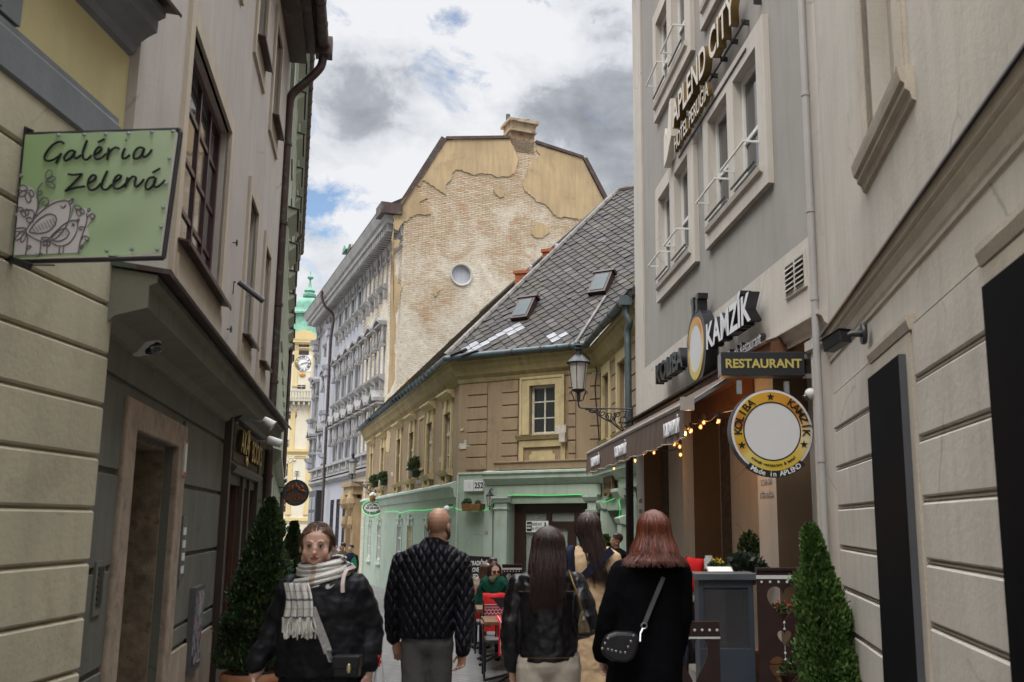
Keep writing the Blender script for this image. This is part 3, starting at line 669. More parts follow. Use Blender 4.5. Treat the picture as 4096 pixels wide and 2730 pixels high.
for i in range(int(LP/sp)+1): mb.box(LP-.25-sp*i-.12, LP-.25-sp*i+.12, -.28, .02, 4.5, 4.99)
mb.obj('balustrade', pgd, hP)
for i, c0 in enumerate(cols+cols2):
    for r, (a, b_) in enumerate((za, zb_, zc_)):
        w = windowp(hP, c0-ww, c0+ww, a, b_, .22, 2, 3, mat('grey_frame_paint', (.22,.21,.21), .6, .1, 3, 0, 10, .1), M_glass_b, .06, .05)
        mb = MB(); trimring(mb, c0-ww, c0+ww, a, b_, .16, .07, wb=.0)
        if r == 0:
            mb.prof([(0,b_+.30),(.07,b_+.32),(.13,b_+.42),(0,b_+.46)], c0-.72, c0+.72); mb.prof([(.13,b_+.44),(.17,b_+.5),(0,b_+.66),(0,b_+.4)], c0-.3, c0+.3)
            mb.prof([(0,a-.32),(.16,a-.26),(.32,a-.1),(.34,a-.02),(0,a+.02)], c0-.68, c0+.68)
            for s_ in (-1, 1): mb.box(c0+s_*.56-.09, c0+s_*.56+.09, -.2, .02, a-.75, a-.30); mb.box(c0+s_*.64-.07, c0+s_*.64+.07, -.15, .02, b_-.4, b_+.3)
        elif r == 1:
            pts = [(c0-.78+1.56*k/12, b_+.62+.26*math.sin(PI*k/12)) for k in range(13)]; mb.prism([(x, z-.16) for x, z in pts]+pts[::-1], -.40, .02); mb.box(c0-.8, c0+.8, -.34, .02, b_+.42, b_+.5)
            for s_ in (-1, 1): mb.lathe([(.07,0),(.11,.2),(.06,.6),(.1,.85),(.12,.95)], (c0+s_*.66, -.17, b_-.5), 6); mb.box(c0+s_*.66-.12, c0+s_*.66+.12, -.3, .02, b_-.62, b_-.5)
            mb.prof([(0,a-.36),(.16,a-.26),(.34,a-.12),(.36,a-.02),(0,a+.02)], c0-.74, c0+.74)
            for s_ in (-1, 1): mb.box(c0+s_*.56-.09, c0+s_*.56+.09, -.22, .02, a-.75, a-.3)
        else:
            pts = [(c0-.86, b_+.72), (c0-.45, b_+.74), (c0, b_+1.14), (c0+.45, b_+.74), (c0+.86, b_+.72)]; mb.prism([(x, z-.17) for x, z in pts]+pts[::-1], -.52, .02); mb.box(c0-.86, c0+.86, -.40, .02, b_+.40, b_+.50)
            for s_ in (-1, 1): mb.lathe([(.08,0),(.12,.2),(.06,.6),(.1,.9),(.12,1.0)], (c0+s_*.7, -.2, b_-.5), 6); mb.box(c0+s_*.7-.13, c0+s_*.7+.13, -.34, .02, b_-.66, b_-.5)
        mb.obj('window_hood', pgd, w)
for c0 in (cols2[0]+1.05, cols2[1]-1.0):
    mb = MB(); mb.box(c0-.35, c0+.35, -.22, .02, 5.2, 14.3)
    for z in (5.3, 8.0, 10.9, 13.5): mb.box(c0-.45, c0+.45, -.34, .02, z, z+.35); mb.prof([(0,z+.35),(.34,z+.4),(.5,z+.65),(0,z+.7)], c0-.5, c0+.5)
    mb.obj('corner_pilaster', pg, hP)
mb = MB(); uu = cols[-1]-sp*.75; mb.tube(crom([(uu,-1.0,16.0),(uu,-1.0,15.6),(uu,-.75,15.0),(uu,-.3,14.6),(uu,-.22,14.1)], 4)+[Vector((uu,-.33,13)), Vector((uu,-.33,4.6)), Vector((uu,-.33,4.5)), Vector((uu,-.33,-1))], .085, 8); mb.obj('downpipe', M_copper, hP)
# roof with two dormers
mb = MB(); mb.prof([(1.02,16.12),(-.5,17.0),(-.5,16.2),(1.0,16.1)], -1.9, LP-.4); mb.obj('roof', M_black, hP)
for c0, h_, m_ in ((FP.uz(1370, 1090)[0]+2, 1.5, M_copper), (cols[-1]-.2, 1.9, M_verd)):
    d_ = MB(); d_.box(c0-.55, c0+.55, .3, 3, 16.2, 16.4+h_); d_.box(c0-.42, c0+.42, .25, .3, 16.6, 16.2+h_); d2 = d_.obj('dormer', M_copper, hP)
    d_ = MB(); d_.prism([(c0-.75, 16.4+h_), (c0+.75, 16.4+h_), (c0+.5, 16.65+h_), (c0, 16.8+h_), (c0-.5, 16.65+h_)], 0, 3.1); d_.obj('dormer_roof', m_, d2)
# ground floor: railings, portal, shop
mb = MB()
for h in gr:
    for k in range(4): x = h[0]+.15+.27*k; mb.box(x-.03, x+.03, -.06, -.02, h[2], h[3])
    for k in range(4): z = h[2]+.2+.75*k; mb.box(h[0], h[1], -.05, -.03, z, z+.05)
mb.obj('window_grille', M_iron, hP)
for h in gr[:]:
    mb = MB(); mb.box(h[0], h[1], .15, .2, h[2], h[3]); mb.obj('shutter', pg, hP)
mb = MB(); c0 = FP.uz(1425, 2100)[0]; print('portal u', c0, [FP.uz(x, 2100)[0] for x in (1380, 1410, 1440, 1455)])
for s_ in (-1, 1):
    mb.box(c0+s_*.95-.25, c0+s_*.95+.25, -.40, .02, -1, 2.9); mb.lathe([(.2,0),(.32,.25),(.3,.5),(.15,.9)], (c0+s_*.95, -.42, 2.4), 8); mb.lathe([(.12,0),(.2,.2),(.15,.6)], (c0+s_*.95, -.44, 1.4), 8)
mb.box(c0-1.35, c0+1.35, -.5, .02, 3.1, 3.5); mb.box(c0-1.5, c0+1.5, -.6, .02, 3.5, 3.75); mb.box(c0-.7, c0+.7, -.3, .02, 2.5, 3.1)
po = mb.obj('portal', pst, hP)
mb = MB(); mb.prism(arch(c0, -1, 1.35, 3.4), -.06, .01); mb.obj('door', M_wood_dk, po)
mb = MB(); us = cols2[0]+.4
mb.box(us-3.4, us-.2, -.35, .02, -1.4, 3.7); shp = mb.obj('shop_front', M_black, hP)
mb = MB(); 
for k in range(2): mb.box(us-3.2+1.5*k, us-1.95+1.5*k, -.37, -.34, .2, 2.3); mb.box(us-3.2+1.5*k, us-1.95+1.5*k, -.37, -.34, 2.5, 3.3)
mb.obj('pane', M_glass, shp)
mb = MB(); mb.box(LP-6.2, LP-5.2, -.06, .0, -1, 3.9); 
for k in range(8): mb.box(LP-6.2, LP-5.2, -.075, -.055, -.7+.55*k, -.2+.55*k)
mb.obj('quoin', pg, hP)

# ---- firewall of the palace
def whitebrick():
    m, t, b = newmat('whitewashed_brick')
    c = t.nodes.new('ShaderNodeTexCoord'); sx = t.nodes.new('ShaderNodeSeparateXYZ'); cb = t.nodes.new('ShaderNodeCombineXYZ'); t.links.new(c.outputs['Object'], sx.inputs[0]); t.links.new(sx.outputs[0], cb.inputs[0]); t.links.new(sx.outputs[2], cb.inputs[1])
    br = t.nodes.new('ShaderNodeTexBrick'); br.inputs['Scale'].default_value = 1; br.inputs['Brick Width'].default_value = .36; br.inputs['Row Height'].default_value = .088; br.inputs['Mortar Size'].default_value = .010; br.inputs['Mortar Smooth'].default_value = .2
    br.inputs['Color1'].default_value = (.56,.45,.31,1); br.inputs['Color2'].default_value = (.43,.30,.165,1); br.inputs['Mortar'].default_value = (.15,.12,.09,1); t.links.new(cb.outputs[0], br.inputs['Vector'])
    row = mnoise(t, 1.0, 7, .7, mp=(1.2, 1, 5.5)); red = mmix(t, mramp(t, row, [(.54, 0), (.62, .85)]), br.outputs['Color'], (.38,.16,.075))
    n2 = mnoise(t, .42, 7, .62, dist=.5); sz = t.nodes.new('ShaderNodeMapRange'); sz.inputs[1].default_value = 5; sz.inputs[2].default_value = 17; sz.inputs[3].default_value = .17; sz.inputs[4].default_value = -.17; t.links.new(sx.outputs[2], sz.inputs[0])
    ad = t.nodes.new('ShaderNodeMath'); ad.operation = 'ADD'; t.links.new(n2, ad.inputs[0]); t.links.new(sz.outputs[0], ad.inputs[1])
    wn = mnoise(t, 2.2, 8, .7); wcol = mramp(t, wn, [(.3, (.50,.43,.33)), (.65, (.70,.65,.55))])
    fine = t.nodes.new('ShaderNodeMath'); fine.operation = 'ADD'; t.links.new(ad.outputs[0], fine.inputs[0]); f2 = t.nodes.new('ShaderNodeMath'); f2.operation = 'MULTIPLY'; f2.inputs[1].default_value = .3; t.links.new(mnoise(t, 3.5, 8, .75, mp=(1, 1, 2.6)), f2.inputs[0]); t.links.new(f2.outputs[0], fine.inputs[1])
    mask = mramp(t, fine.outputs[0], [(.50, .12), (.66, .93)])
    col = mmix(t, mask, red, wcol)
    dn = mnoise(t, 7, 8, .85, mp=(.8, 1, 2.4)); col = mmix(t, mramp(t, dn, [(.52, 0), (.63, .75)]), col, (.15,.115,.08))
    t.links.new(col, b.inputs['Base Color']); b.inputs['Roughness'].default_value = .9
    h = t.nodes.new('ShaderNodeMath'); h.operation = 'SUBTRACT'; t.links.new(mnoise(t, 7, 8, .7, mp=(1,1,2)), h.inputs[0]); t.links.new(br.outputs['Fac'], h.inputs[1]); mbump(t, b, h.outputs[0], .9, .05); return m
och = mat('ochre_plaster', (.40, .295, .17), .9, .20, .45, .5, 5, .30, dirt=(.27,.19,.11), dirtamt=.5)
c1p = lambda x, y: (1760+x*.6762, 440+y*.6762); c2p = lambda x, y: (1550+x*.7017, 540+y*.7017)
fwz = lambda p, off=0: FW_.uz(p[0], p[1], off)
fire = thing('fire_wall', 'tall gable wall of peeling ochre plaster over whitewashed brick, with a round window', 'wall', FW_.M())
out_px = [(1575, 860), (1608, 823), (1783, 557), (2039, 553), (2142, 572), (2330, 633), (2418, 802)]
op = [fwz(p) for p in out_px]; op[0] = (0.0, op[0][1]); op[1] = (op[1][0], op[1][1])
poly = [(0, -1.5)] + [(0.0, op[0][1]), (op[1][0], op[0][1]+.02)] + op[1:] + [(op[-1][0]+1.6, op[-1][1]-3), (op[-1][0]+1.6, -1.5)]
oc = fwz((1845, 1100)); orad = .47
# wall polygon with a real round opening: bridge the circle into the outline
circ = [(oc[0]+orad*.98*math.cos(a*PI/14), oc[1]+orad*math.sin(a*PI/14)) for a in range(28)]
bmv = bmesh.new(); vs = [bmv.verts.new((x, 0, z)) for x, z in poly]; cv = [bmv.verts.new((x, 0, z)) for x, z in circ]
ed = [bmv.edges.new((vs[i], vs[(i+1) % len(vs)])) for i in range(len(vs))]+[bmv.edges.new((cv[i], cv[(i+1) % 28])) for i in range(28)]
bmesh.ops.triangle_fill(bmv, use_beauty=True, use_dissolve=False, edges=ed)
me_ = MB(); idx = {v: i for i, v in enumerate(bmv.verts)}
me_.add([v.co[:] for v in bmv.verts], [[idx[v] for v in f.verts] for f in bmv.faces if not all(v in set(cv) for v in f.verts)]); bmv.free()
n = len(poly); me_.add([(x, 0, z) for x, z in poly]+[(x, 9, z) for x, z in poly], [[(i+1) % n, i, i+n, (i+1) % n+n] for i in range(n)])
me_.add([(x, 0, z) for x, z in circ]+[(x, .4, z) for x, z in circ], [[i, (i+1) % 28, (i+1) % 28+28, i+28] for i in range(28)])
me_.obj('brick_wall', whitebrick(), fire)
random.seed(3)
def rough(pts, amp=.10, lv=3):
    for _ in range(lv):
        o = []
        for i in range(len(pts)):
            a, b_ = Vector(pts[i]), Vector(pts[(i+1) % len(pts)]); m_ = (a+b_)/2; d = b_-a
            o += [tuple(a), tuple(m_+Vector((-d.y, d.x))*random.uniform(-amp, amp)*1.3)]
        pts = o
    return pts
def patch(px, keep=(), amp=.10, name='plaster_patch', th=.05):
    pts = [fwz(p) for p in px]; out = []
    for i, p in enumerate(pts):
        a = Vector(p); b_ = Vector(pts[(i+1) % len(pts)]); out.append(tuple(a))
        if i in keep: continue
        sub = [a.lerp(b_, k/6) for k in range(1, 6)]; d = (b_-a).length
        for k, q in enumerate(sub): out.append((q.x+random.gauss(0, .022*min(1.6, d)+.012), q.y+random.gauss(0, .022*min(1.6, d)+.012)))
    mb = MB(); mb.prism(out, -th, .02); return mb.obj(name, och, fire)
UL = [c2p(*p) for p in ((62,404),(200,247),(330,44))]+[c1p(*p) for p in ((80,178),(410,178),(440,240),(462,295),(440,375),(415,392),(345,400),(300,380),(240,378),(205,385),(150,370),(92,352))]+[c2p(*p) for p in ((395,197),(370,215),(365,255),(330,290),(332,342),(310,330),(255,290),(205,260),(165,300),(172,340),(215,345),(230,365),(180,385),(185,410),(230,425),(245,452),(215,457),(165,455),(95,495),(70,520),(60,550),(34,535),(34,462),(62,455))]
patch(UL, keep=(0, 1, 2, 3))
patch([c1p(*p) for p in ((568,212),(840,290),(960,540),(975,560),(975,660),(860,655),(800,645),(740,635),(710,640),(670,620),(650,590),(610,555),(570,545),(545,515),(500,480),(490,440),(505,400),(520,345),(550,300),(590,270),(570,240))], keep=(0, 1, 2, 3))
patch([c2p(*p) for p in ((34,540),(30,700),(45,760),(55,850),(85,865),(70,900),(60,1000),(45,1020),(50,1100),(40,1230),(45,1280),(40,1400),(10,1470),(0,1480),(10,1300),(14,1100),(22,860))], keep=(12, 13, 14, 15, 16))
patch([c2p(*p) for p in ((660,955),(595,985),(500,1050),(440,1110),(400,1150),(350,1165),(345,1200),(280,1240),(240,1300),(180,1350),(120,1390),(70,1440),(30,1490),(0,1500),(0,1600),(60,1600),(400,1290),(690,1010))], keep=(13, 14, 15, 16))
for q in (((320,465),(375,480),(378,515),(350,520),(315,485)), ((565,670),(600,668),(650,720),(600,760),(560,755),(540,730))): patch([c1p(*p) for p in q], amp=.2)
patch([c2p(*p) for p in ((270,865),(293,885),(270,925),(258,905))])
patch([c2p(*p) for p in ((38,600),(70,600),(60,640),(36,650))])
mb = MB(); mb.lathe([(orad*1.16,-.07),(orad*1.16,.02),(orad*.97,.1),(orad*.97,-.03),(orad*1.05,-.07)], (oc[0], 0, oc[1]), 28, ax='Y', ring=True)
rw = mb.obj('round_window', mat('pale_round_frame', (.42,.40,.36), .8, .15, 3, .2, 10, .1), fire, smooth='auto')
mb = MB(); mb.lathe([(0,.30),(orad*.99,.30),(orad*.99,.34),(0,.34)], (oc[0], 0, oc[1]), 28, ax='Y'); mb.obj('pane', mat('dusty_blind', (.05,.053,.06), .9, .1, 2, 0, 10, 0, 0, .05), rw)
mb = MB()
for i in range(1, len(op)-1):
    if i == 3: continue
    a, b_ = Vector((op[i][0], 0, op[i][1])), Vector((op[i+1][0], 0, op[i+1][1])); d = (b_-a); mb.add([a+Vector((0,-.12,-.05)), b_+Vector((0,-.12,-.05)), b_+Vector((0,.4,-.05)), a+Vector((0,.4,-.05)), a+Vector((0,-.12,.1)), b_+Vector((0,-.12,.1)), b_+Vector((0,.4,.1)), a+Vector((0,.4,.1))], [(0,3,2,1),(4,5,6,7),(0,1,5,4),(1,2,6,5),(2,3,7,6),(3,0,4,7)])
    if i in (1, 5): mb.add([a+Vector((-.22,-.05,-.02)), b_+Vector((-.22,-.05,.1)), b_+Vector((0,-.05,0)), a+Vector((0,-.05,0))] if i == 1 else [a+Vector((0,-.05,0)), b_+Vector((0,-.05,0)), b_+Vector((.25,-.05,.05)), a+Vector((.25,-.05,.05))], [(3,2,1,0)])
a0 = fwz((1550, 823)); mb.box(op[1][0]-1.0, op[1][0]+.0, -.2, 1, op[0][1]+.0, op[1][1]+.02)
mb.obj('coping', M_copper, fire)
ch = thing('chimney', 'broad crumbling brick chimney stack with metal flue pipes on top of the gable wall', 'chimney', FW_.M(fwz((2090, 540))[0], .3, fwz((2090, 575))[1]))
u0, u1 = fwz((2045, 500))[0], fwz((2141, 500))[0]; w_ = (u1-u0)/2; zz = lambda y: fwz((2090, y))[1]-fwz((2090, 575))[1]
cb_ = mat('sooty_chimney_brick', (.26,.17,.10), .9, .35, 2.5, .6, 10, .2, dirt=(.06,.05,.04), dirtamt=.7); cp_ = mat('sooty_plaster_cap', (.34,.26,.17), .9, .25, 2, .5, 8, .25, dirt=(.07,.06,.05), dirtamt=.7)
mb = MB(); mb.box(-w_, w_, -.30, .7, -.5, zz(530)); mb.obj('stack', cb_, ch)
mb = MB(); mb.box(-w_-.07, w_+.07, -.46, .78, zz(532), zz(523)); mb.box(-w_-.02, w_+.02, -.4, .72, zz(523), zz(496)); mb.box(-w_-.15, w_+.15, -.55, .85, zz(496), zz(485)); mb.obj('cap', cp_, ch)
mb = MB()
for x, y0, r, m_ in ((-.60, 452, .11, 0), (.45, 460, .11, 0)): mb.lathe([(r,zz(487)),(r,zz(y0)),(r*.8,zz(y0)),(r*.8,zz(487))], (x, .2, 0), 10)
mb.lathe([(.07,zz(487)),(.07,zz(466)),(.15,zz(463)),(.1,zz(460)),(.02,zz(458))], (-.08, .2, 0), 10); mb.obj('flue', M_zinc, ch)
# ================================================================ MIDDLE: brown and green corner house
br_ = mat('brown_render', (.27, .195, .122), .88, .14, .8, .3, 14, .22, dirt=(.17,.12,.075), dirtamt=.45, crack=1.0); crm = mat('cream_trim_paint', (.47, .375, .205), .85, .14, 1.6, .3, 18, .2, dirt=(.27,.21,.12), dirtamt=.5)
crd = mat('dirty_cream_cornice', (.32, .25, .125), .88, .25, 1.2, .3, 14, .3, dirt=(.15,.11,.05), dirtamt=.5)
grn = mat('mint_green_render', (.32, .385, .31), .85, .07, .7, .2, 14, .12, dirt=(.24,.28,.21), dirtamt=.5, crack=.9); grl = mat('pale_mint_moulding', (.39, .455, .38), .8, .12, 1, .2, 14, .22, dirt=(.28,.30,.22), dirtamt=.4)
oldw = mat('weathered_white_paint', (.52,.48,.40), .7, .2, 5, .4, 30, .3, dirt=(.24,.19,.13), dirtamt=.6); dkf = mat('dark_brown_door_paint', (.030, .013, .009), .4, .2, 4, .1, 30, .1, 0, .5)
lime = mat('exposed_lime_plaster', (.45,.41,.35), .95, .25, 5, .6, 25, .2)
bh = thing('corner_house', 'crooked corner house, brown above and mint green below, under a slate roof', 'house', Matrix.Translation((aN[0], aN[1], gz(24))))
def loc(F, u=0, y=0, z=0): return bh.matrix_world.inverted_safe() @ F.M(u, y, z)
bh.matrix_world = Matrix.Translation((aN[0], aN[1], gz(24))); BI = Matrix.Translation((-aN[0], -aN[1], -gz(24)))
def BM(F): return BI @ F.M()
EZ = 5.60                                               # underside of the gutter line
LA, LB, LC = FA.L, FB.L, FC.L
def au(x, y): return FA.uz(x, y)[0]
# --- wing A
upA = []                                                 # (u0, u1, z0, z1) openings of the upper windows
for xl, xr, y in ((1782, 1802, 1760), (1711, 1730, 1790), (1641, 1655, 1830), (1590, 1604, 1840), (1526, 1537, 1860), (1483, 1493, 1870)):
    c = (au(xl, y)+au(xr, y))/2; upA.append((c-.44, c+.44, 3.02, 4.52))
loA = []
for xl, xr in ((1468, 1488), (1506, 1527), (1584, 1611), (1629, 1650), (1700, 1722), (1775, 1793)):
    a, b_ = au(xl, 2150), au(xr, 2150); c = (a+b_)/2; h = .46; loA.append((c-h, c+h, .30, 1.62))
mb = MB(); mb.grid(-.0, LA, -2, 2.62, loA, rev=.13); mb.shell(0, LA-.01, -2, 2.62, .01, 5); mb.blocks(0, .5, [-.5, 0, .5, 1, 1.5, 2], [], .03, .04, .01)
mb.obj('green_wall', grn, bh, BM(FA))
mb = MB(); mb.grid(0, LA, 2.62, EZ+.1, upA, rev=.2); mb.shell(0, LA-.01, 2.62, EZ+.1, .01, 5); mb.obj('brown_wall', br_, bh, BM(FA))
mb = MB(); mb.prof([(0,2.30),(.05,2.32),(.09,2.42),(.10,2.52),(.20,2.57),(.20,2.63),(.03,2.70),(0,2.70)], 0, LA-.03); mb.obj('string_course', grl, bh, BM(FA))
cove = [(0,5.10),(.03,5.12),(.05,5.18),(.05,5.22),(.14,5.30),(.20,5.44),(.26,5.52),(.26,5.60),(.30,5.62),(.30,5.68),(0,5.70)]
tAB = math.tan((FB.a-FA.a)/2); tBC = math.tan((FC.a-FB.a)/2)
mb = MB(); mb.prof(cove, -.1, LA, k1=tAB); mb.obj('eaves_cornice', crd, bh, BM(FA))
mb = MB(); mb.prof(cove, 0, LB, k0=tAB, k1=tBC); mb.obj('eaves_cornice', crd, bh, BM(FB))
mb = MB(); mb.prof(cove, 0, LC, k0=tBC); mb.obj('eaves_cornice', crd, bh, BM(FC))
random.seed(11)
for i, (a, b_, c, d) in enumerate(upA):
    w = windowp(bh, a, b_, c, d, .07, 2, 1, oldw, M_glass, .07, .08, .05); w.matrix_local = BM(FA)
    mb = MB(); mb.box(a+.05, b_-.05, .04, .12, d-.58, d-.50); mb.box(a+.07, b_-.07, .06, .11, c+.4, c+.43); mb.obj('transom', oldw, w)
    mb = MB(); trimring(mb, a, b_, c, d, .17, .05, wb=0); mb.box(a-.14, b_+.14, -.05, .02, d+.17, d+.34); mb.prof([(0,d+.33),(.06,d+.35),(.10,d+.42),(.22,d+.48),(.22,d+.53),(0,d+.56)], a-.30, b_+.30)
    mb.prism([(a+.35, d+.02), (b_-.35, d+.02), (b_-.30, d+.33), (a+.30, d+.33)], -.10, -.04)
    mb.prof([(0,c-.16),(.10,c-.13),(.17,c-.06),(.19,c-.0),(-.15,c-.0),(0,c-.12)][:4]+[(0,c+.01)], a-.28, b_+.28)
    for s_ in (0, 1): x = (a-.05, b_-.15)[s_]; mb.box(x, x+.2, -.11, .02, c-.42, c-.16)
    for k in range(5): mb.ell(((a+b_)/2+(k-2)*.14, -.05, c-.28-.05*(2-abs(k-2))), (.09, .06, .08), 6)
    mb.obj('window_surround', crm, w)
mb = MB(); a = au(1688, 1750); 
for q in ((a-.50, a+.50, 3.30, 4.85),): mb.box(q[0], q[0]+.07, -.03, .01, q[2], q[3]); mb.box(q[1]-.07, q[1], -.03, .01, q[2], q[3]); mb.box(q[0]+.07, q[1]-.07, -.03, .01, q[3]-.07, q[3]); mb.box(q[0]-.05, q[1]+.05, -.045, .01, q[2]-.07, q[2])
mb.obj('blind_panel', crm, bh, BM(FA))
for i, (a, b_, c, d) in enumerate(loA):
    sh = i == 3
    w = windowp(bh, a, b_, c, d, .012, 3 if not sh else 2, 3, M_white if not sh else crm, M_glass_b if not sh else mat('old_shutter_paper', (.30,.25,.17), .9, .3, 6, .2, 20, .3), .06, .05); w.matrix_local = BM(FA)
    mb = MB(); trimring(mb, a, b_, c, d, .11, .025, wb=.13); mb.prof([(0,d+.12),(.04,d+.13),(.07,d+.2),(0,d+.22)], a-.16, b_+.16); mb.prism([((a+b_)/2-.1, d-.02), ((a+b_)/2+.1, d-.02), ((a+b_)/2+.14, d+.32), ((a+b_)/2-.14, d+.32)], -.07, .01)
    mb.box(a-.18, b_+.18, -.07, .01, c-.19, c-.13); mb.obj('window_surround', grl, w)
def scar(F, px, m_, th=.012, amp=.03):
    pts = [F.uz(*p) for p in px]; out = []
    for i, p in enumerate(pts):
        a = Vector(p); b_ = Vector(pts[(i+1) % len(pts)])
        for k in range(4): q = a.lerp(b_, k/4); out.append((q.x+random.gauss(0, amp), q.y+random.gauss(0, amp*.6)) if k else tuple(q))
    mb = MB(); mb.prism(out, -th, .01); mb.obj('bare_plaster_patch', m_, bh, BM(F))
k_ = .4465
for q in (((738,425),(760,420),(762,465),(735,468)), ((303,560),(322,556),(322,590),(305,592)), ((525,630),(565,625),(562,660),(528,665))): scar(FA, [(1430+x*k_, 1640+y*k_) for x, y in q], lime, .012, .01)
scar(FA, [(1430+x*k_, 1640+y*k_) for x, y in ((268,190),(300,215),(296,300),(285,385),(258,370),(250,290),(268,250))], crm, .02, .05)
k_ = .6376
for q in (((685,750),(715,745),(720,722),(755,725),(755,778),(690,782)), ((1515,280),(1540,268),(1568,290),(1570,318),(1545,318),(1535,310),(1520,318))): scar(FB, [(1400+x*k_, 1300+y*k_) for x, y in q], lime, .02, .015)
scar(FB, [(1400+x*k_, 1300+y*k_) for x, y in ((695,655),(715,645),(718,662),(698,672))], crm, .02, .01)
# --- wing B
bx = lambda x, y: (1400+x*.6376, 1300+y*.6376)
wB_ = FB.rect(*bx(1130, 690), *bx(1294, 372))
def buz(x, y): return FB.uz(*bx(x, y))
gtop = 2.88
mb = MB(); fx = (FB.uz(2068, 2100)[0], LB-.10, -1.5, FB.uz(2120, 2032)[1])
mb.grid(0, LB, -1.5, gtop, [(fx[0]-.22, LB, -1.5, fx[3]+.10, .35)], rev=.35); mb.shell(0, LB-.01, -1.5, gtop, .36, 5)
mb.box(buz(1340, 1000)[0]-.75, LB+.0, .36, .5, -1.5, fx[3]+.1) if False else None
mb.obj('green_wall', grn, bh, BM(FB))
mb = MB(); mb.grid(0, LB, gtop, EZ+.1, [wB_], rev=.14); mb.shell(0, LB-.01, gtop, EZ+.1, .01, 5)
p1 = (buz(737, 600)[0], buz(863, 600)[0]); p2 = (buz(955, 600)[0], FB.uz(2304, 1700)[0])
rz = [2.95+.308*i for i in range(9)]; hs = [(wB_[0]-.34, wB_[1]+.34, wB_[2]-1.2, wB_[3]+.24)]
mb.blocks(p1[0], p1[1], rz, [], .03, .03, .006); mb.blocks(p2[0], p2[1], rz, hs, .03, .03, .006); mb.blocks(FB.uz(2361, 1700)[0], LB-.02, rz, [], .03, .03, .006)
mb.obj('brown_wall', br_, bh, BM(FB))
w = windowp(bh, wB_[0], wB_[1], wB_[2], wB_[3], .08, 2, 3, oldw, M_glass, .06, .04); w.matrix_local = BM(FB)
mb = MB(); mb.box(wB_[0]+.05, wB_[0]+.22, .115, .13, wB_[2]+.1, wB_[3]-.1); mb.box(wB_[1]-.2, wB_[1]-.08, .115, .13, wB_[2]+.1, wB_[3]-.1); mb.obj('curtain', mat('pale_curtain', (.45,.45,.42), .9, .1, 5, .1, 20, 0), w)
mb = MB(); trimring(mb, *wB_, .24, .065, wb=0, wt=.19); trimring(mb, wB_[0]-.20, wB_[1]+.20, wB_[2], wB_[3]+.155, .06, .085, wb=0)
mb.prof([(0,wB_[2]-.14),(.09,wB_[2]-.12),(.13,wB_[2]-.06),(.16,wB_[2]-.03),(0,wB_[2]-.01)], wB_[0]-.34, wB_[1]+.34)
z0 = 2.93
mb.box(wB_[0]-.28, wB_[0]-.16, -.055, .01, z0, wB_[2]-.14); mb.box(wB_[1]+.16, wB_[1]+.28, -.055, .01, z0, wB_[2]-.14); mb.box(wB_[0]-.16, wB_[1]+.16, -.055, .01, wB_[2]-.30, wB_[2]-.14)
a, b_ = wB_[0], wB_[1]; mb.prism([(a-.0, z0+.02), (b_+.0, z0+.02), (b_+.0, z0+.33), (b_-.07, z0+.36), (b_-.07, z0+.42), (a+.07, z0+.42), (a+.07, z0+.36), (a, z0+.33)], -.035, .01)
mb.obj('window_surround', crm, w)
q = FB.uz(2261, 1745); mb = MB(); mb.box(wB_[1]+.03, wB_[1]+.32, -.09, -.02, wB_[2]-.02, wB_[2]+.18); mb.box(wB_[1]+.18, wB_[1]+.34, -.17, -.05, wB_[2]-.22, wB_[2]-.0); mb.obj('repair_mortar', lime, w)
# ledge and green shop cornice
xl = FB.uz(1950, 1890)[0]; mb = MB()
gc = [(0,2.56),(.04,2.57),(.08,2.64),(.16,2.70),(.22,2.72),(.22,2.80),(.27,2.84),(.27,2.88),(0,2.93)]
mb.prof(gc, xl, LB, k1=tBC); mb.prof([(0,gtop-.03),(.03,gtop-.02),(.03,gtop+.01),(0,gtop+.02)], 0.02, xl); mb.obj('shop_cornice', grl, bh, BM(FB))
mb = MB(); mb.prof([(0,2.935),(.13,2.925),(.13,3.08),(.17,3.10),(.17,3.12),(0,3.14)], xl+.28, LB-.1); mb.obj('ledge', br_, bh, BM(FB))
mb = MB(); zc = FB.uz(2000, 2000)[1]
pil = [(FB.uz(1985, 2010)[0]+.02, FB.uz(2038, 2010)[0])]
a, b_ = pil[0]; mb.box(a, b_, -.10, .01, -1.5, 2.24); mb.prof([(0,2.15),(.14,2.17),(.16,2.22),(.20,2.26),(.20,2.31),(0,2.32)], a-.07, b_+.07); mb.prof([(0,1.98),(.12,1.99),(.14,2.02),(.12,2.04),(0,2.05)], a-.02, b_+.02)
mb.box(xl+.02, LB, -.06, .01, 2.32, 2.56); mb.box(0.0, .05, -.03, .01, -1.5, gtop-.04)
mb.box(xl-.05, xl+.2, -.05, .01, -1.5, 2.56)
a = fx[0]-.22; mb.box(LB-.32, LB-.1, -.10, .01, -1.5, 2.24); mb.prof([(0,2.15),(.14,2.17),(.20,2.26),(.20,2.31),(0,2.32)], LB-.40, LB-.02); mb.prof([(0,1.9),(.12,1.92),(.14,1.98),(0,2.0)], LB-.36, LB-.06)
mb.obj('pilaster', grl, bh, BM(FB))
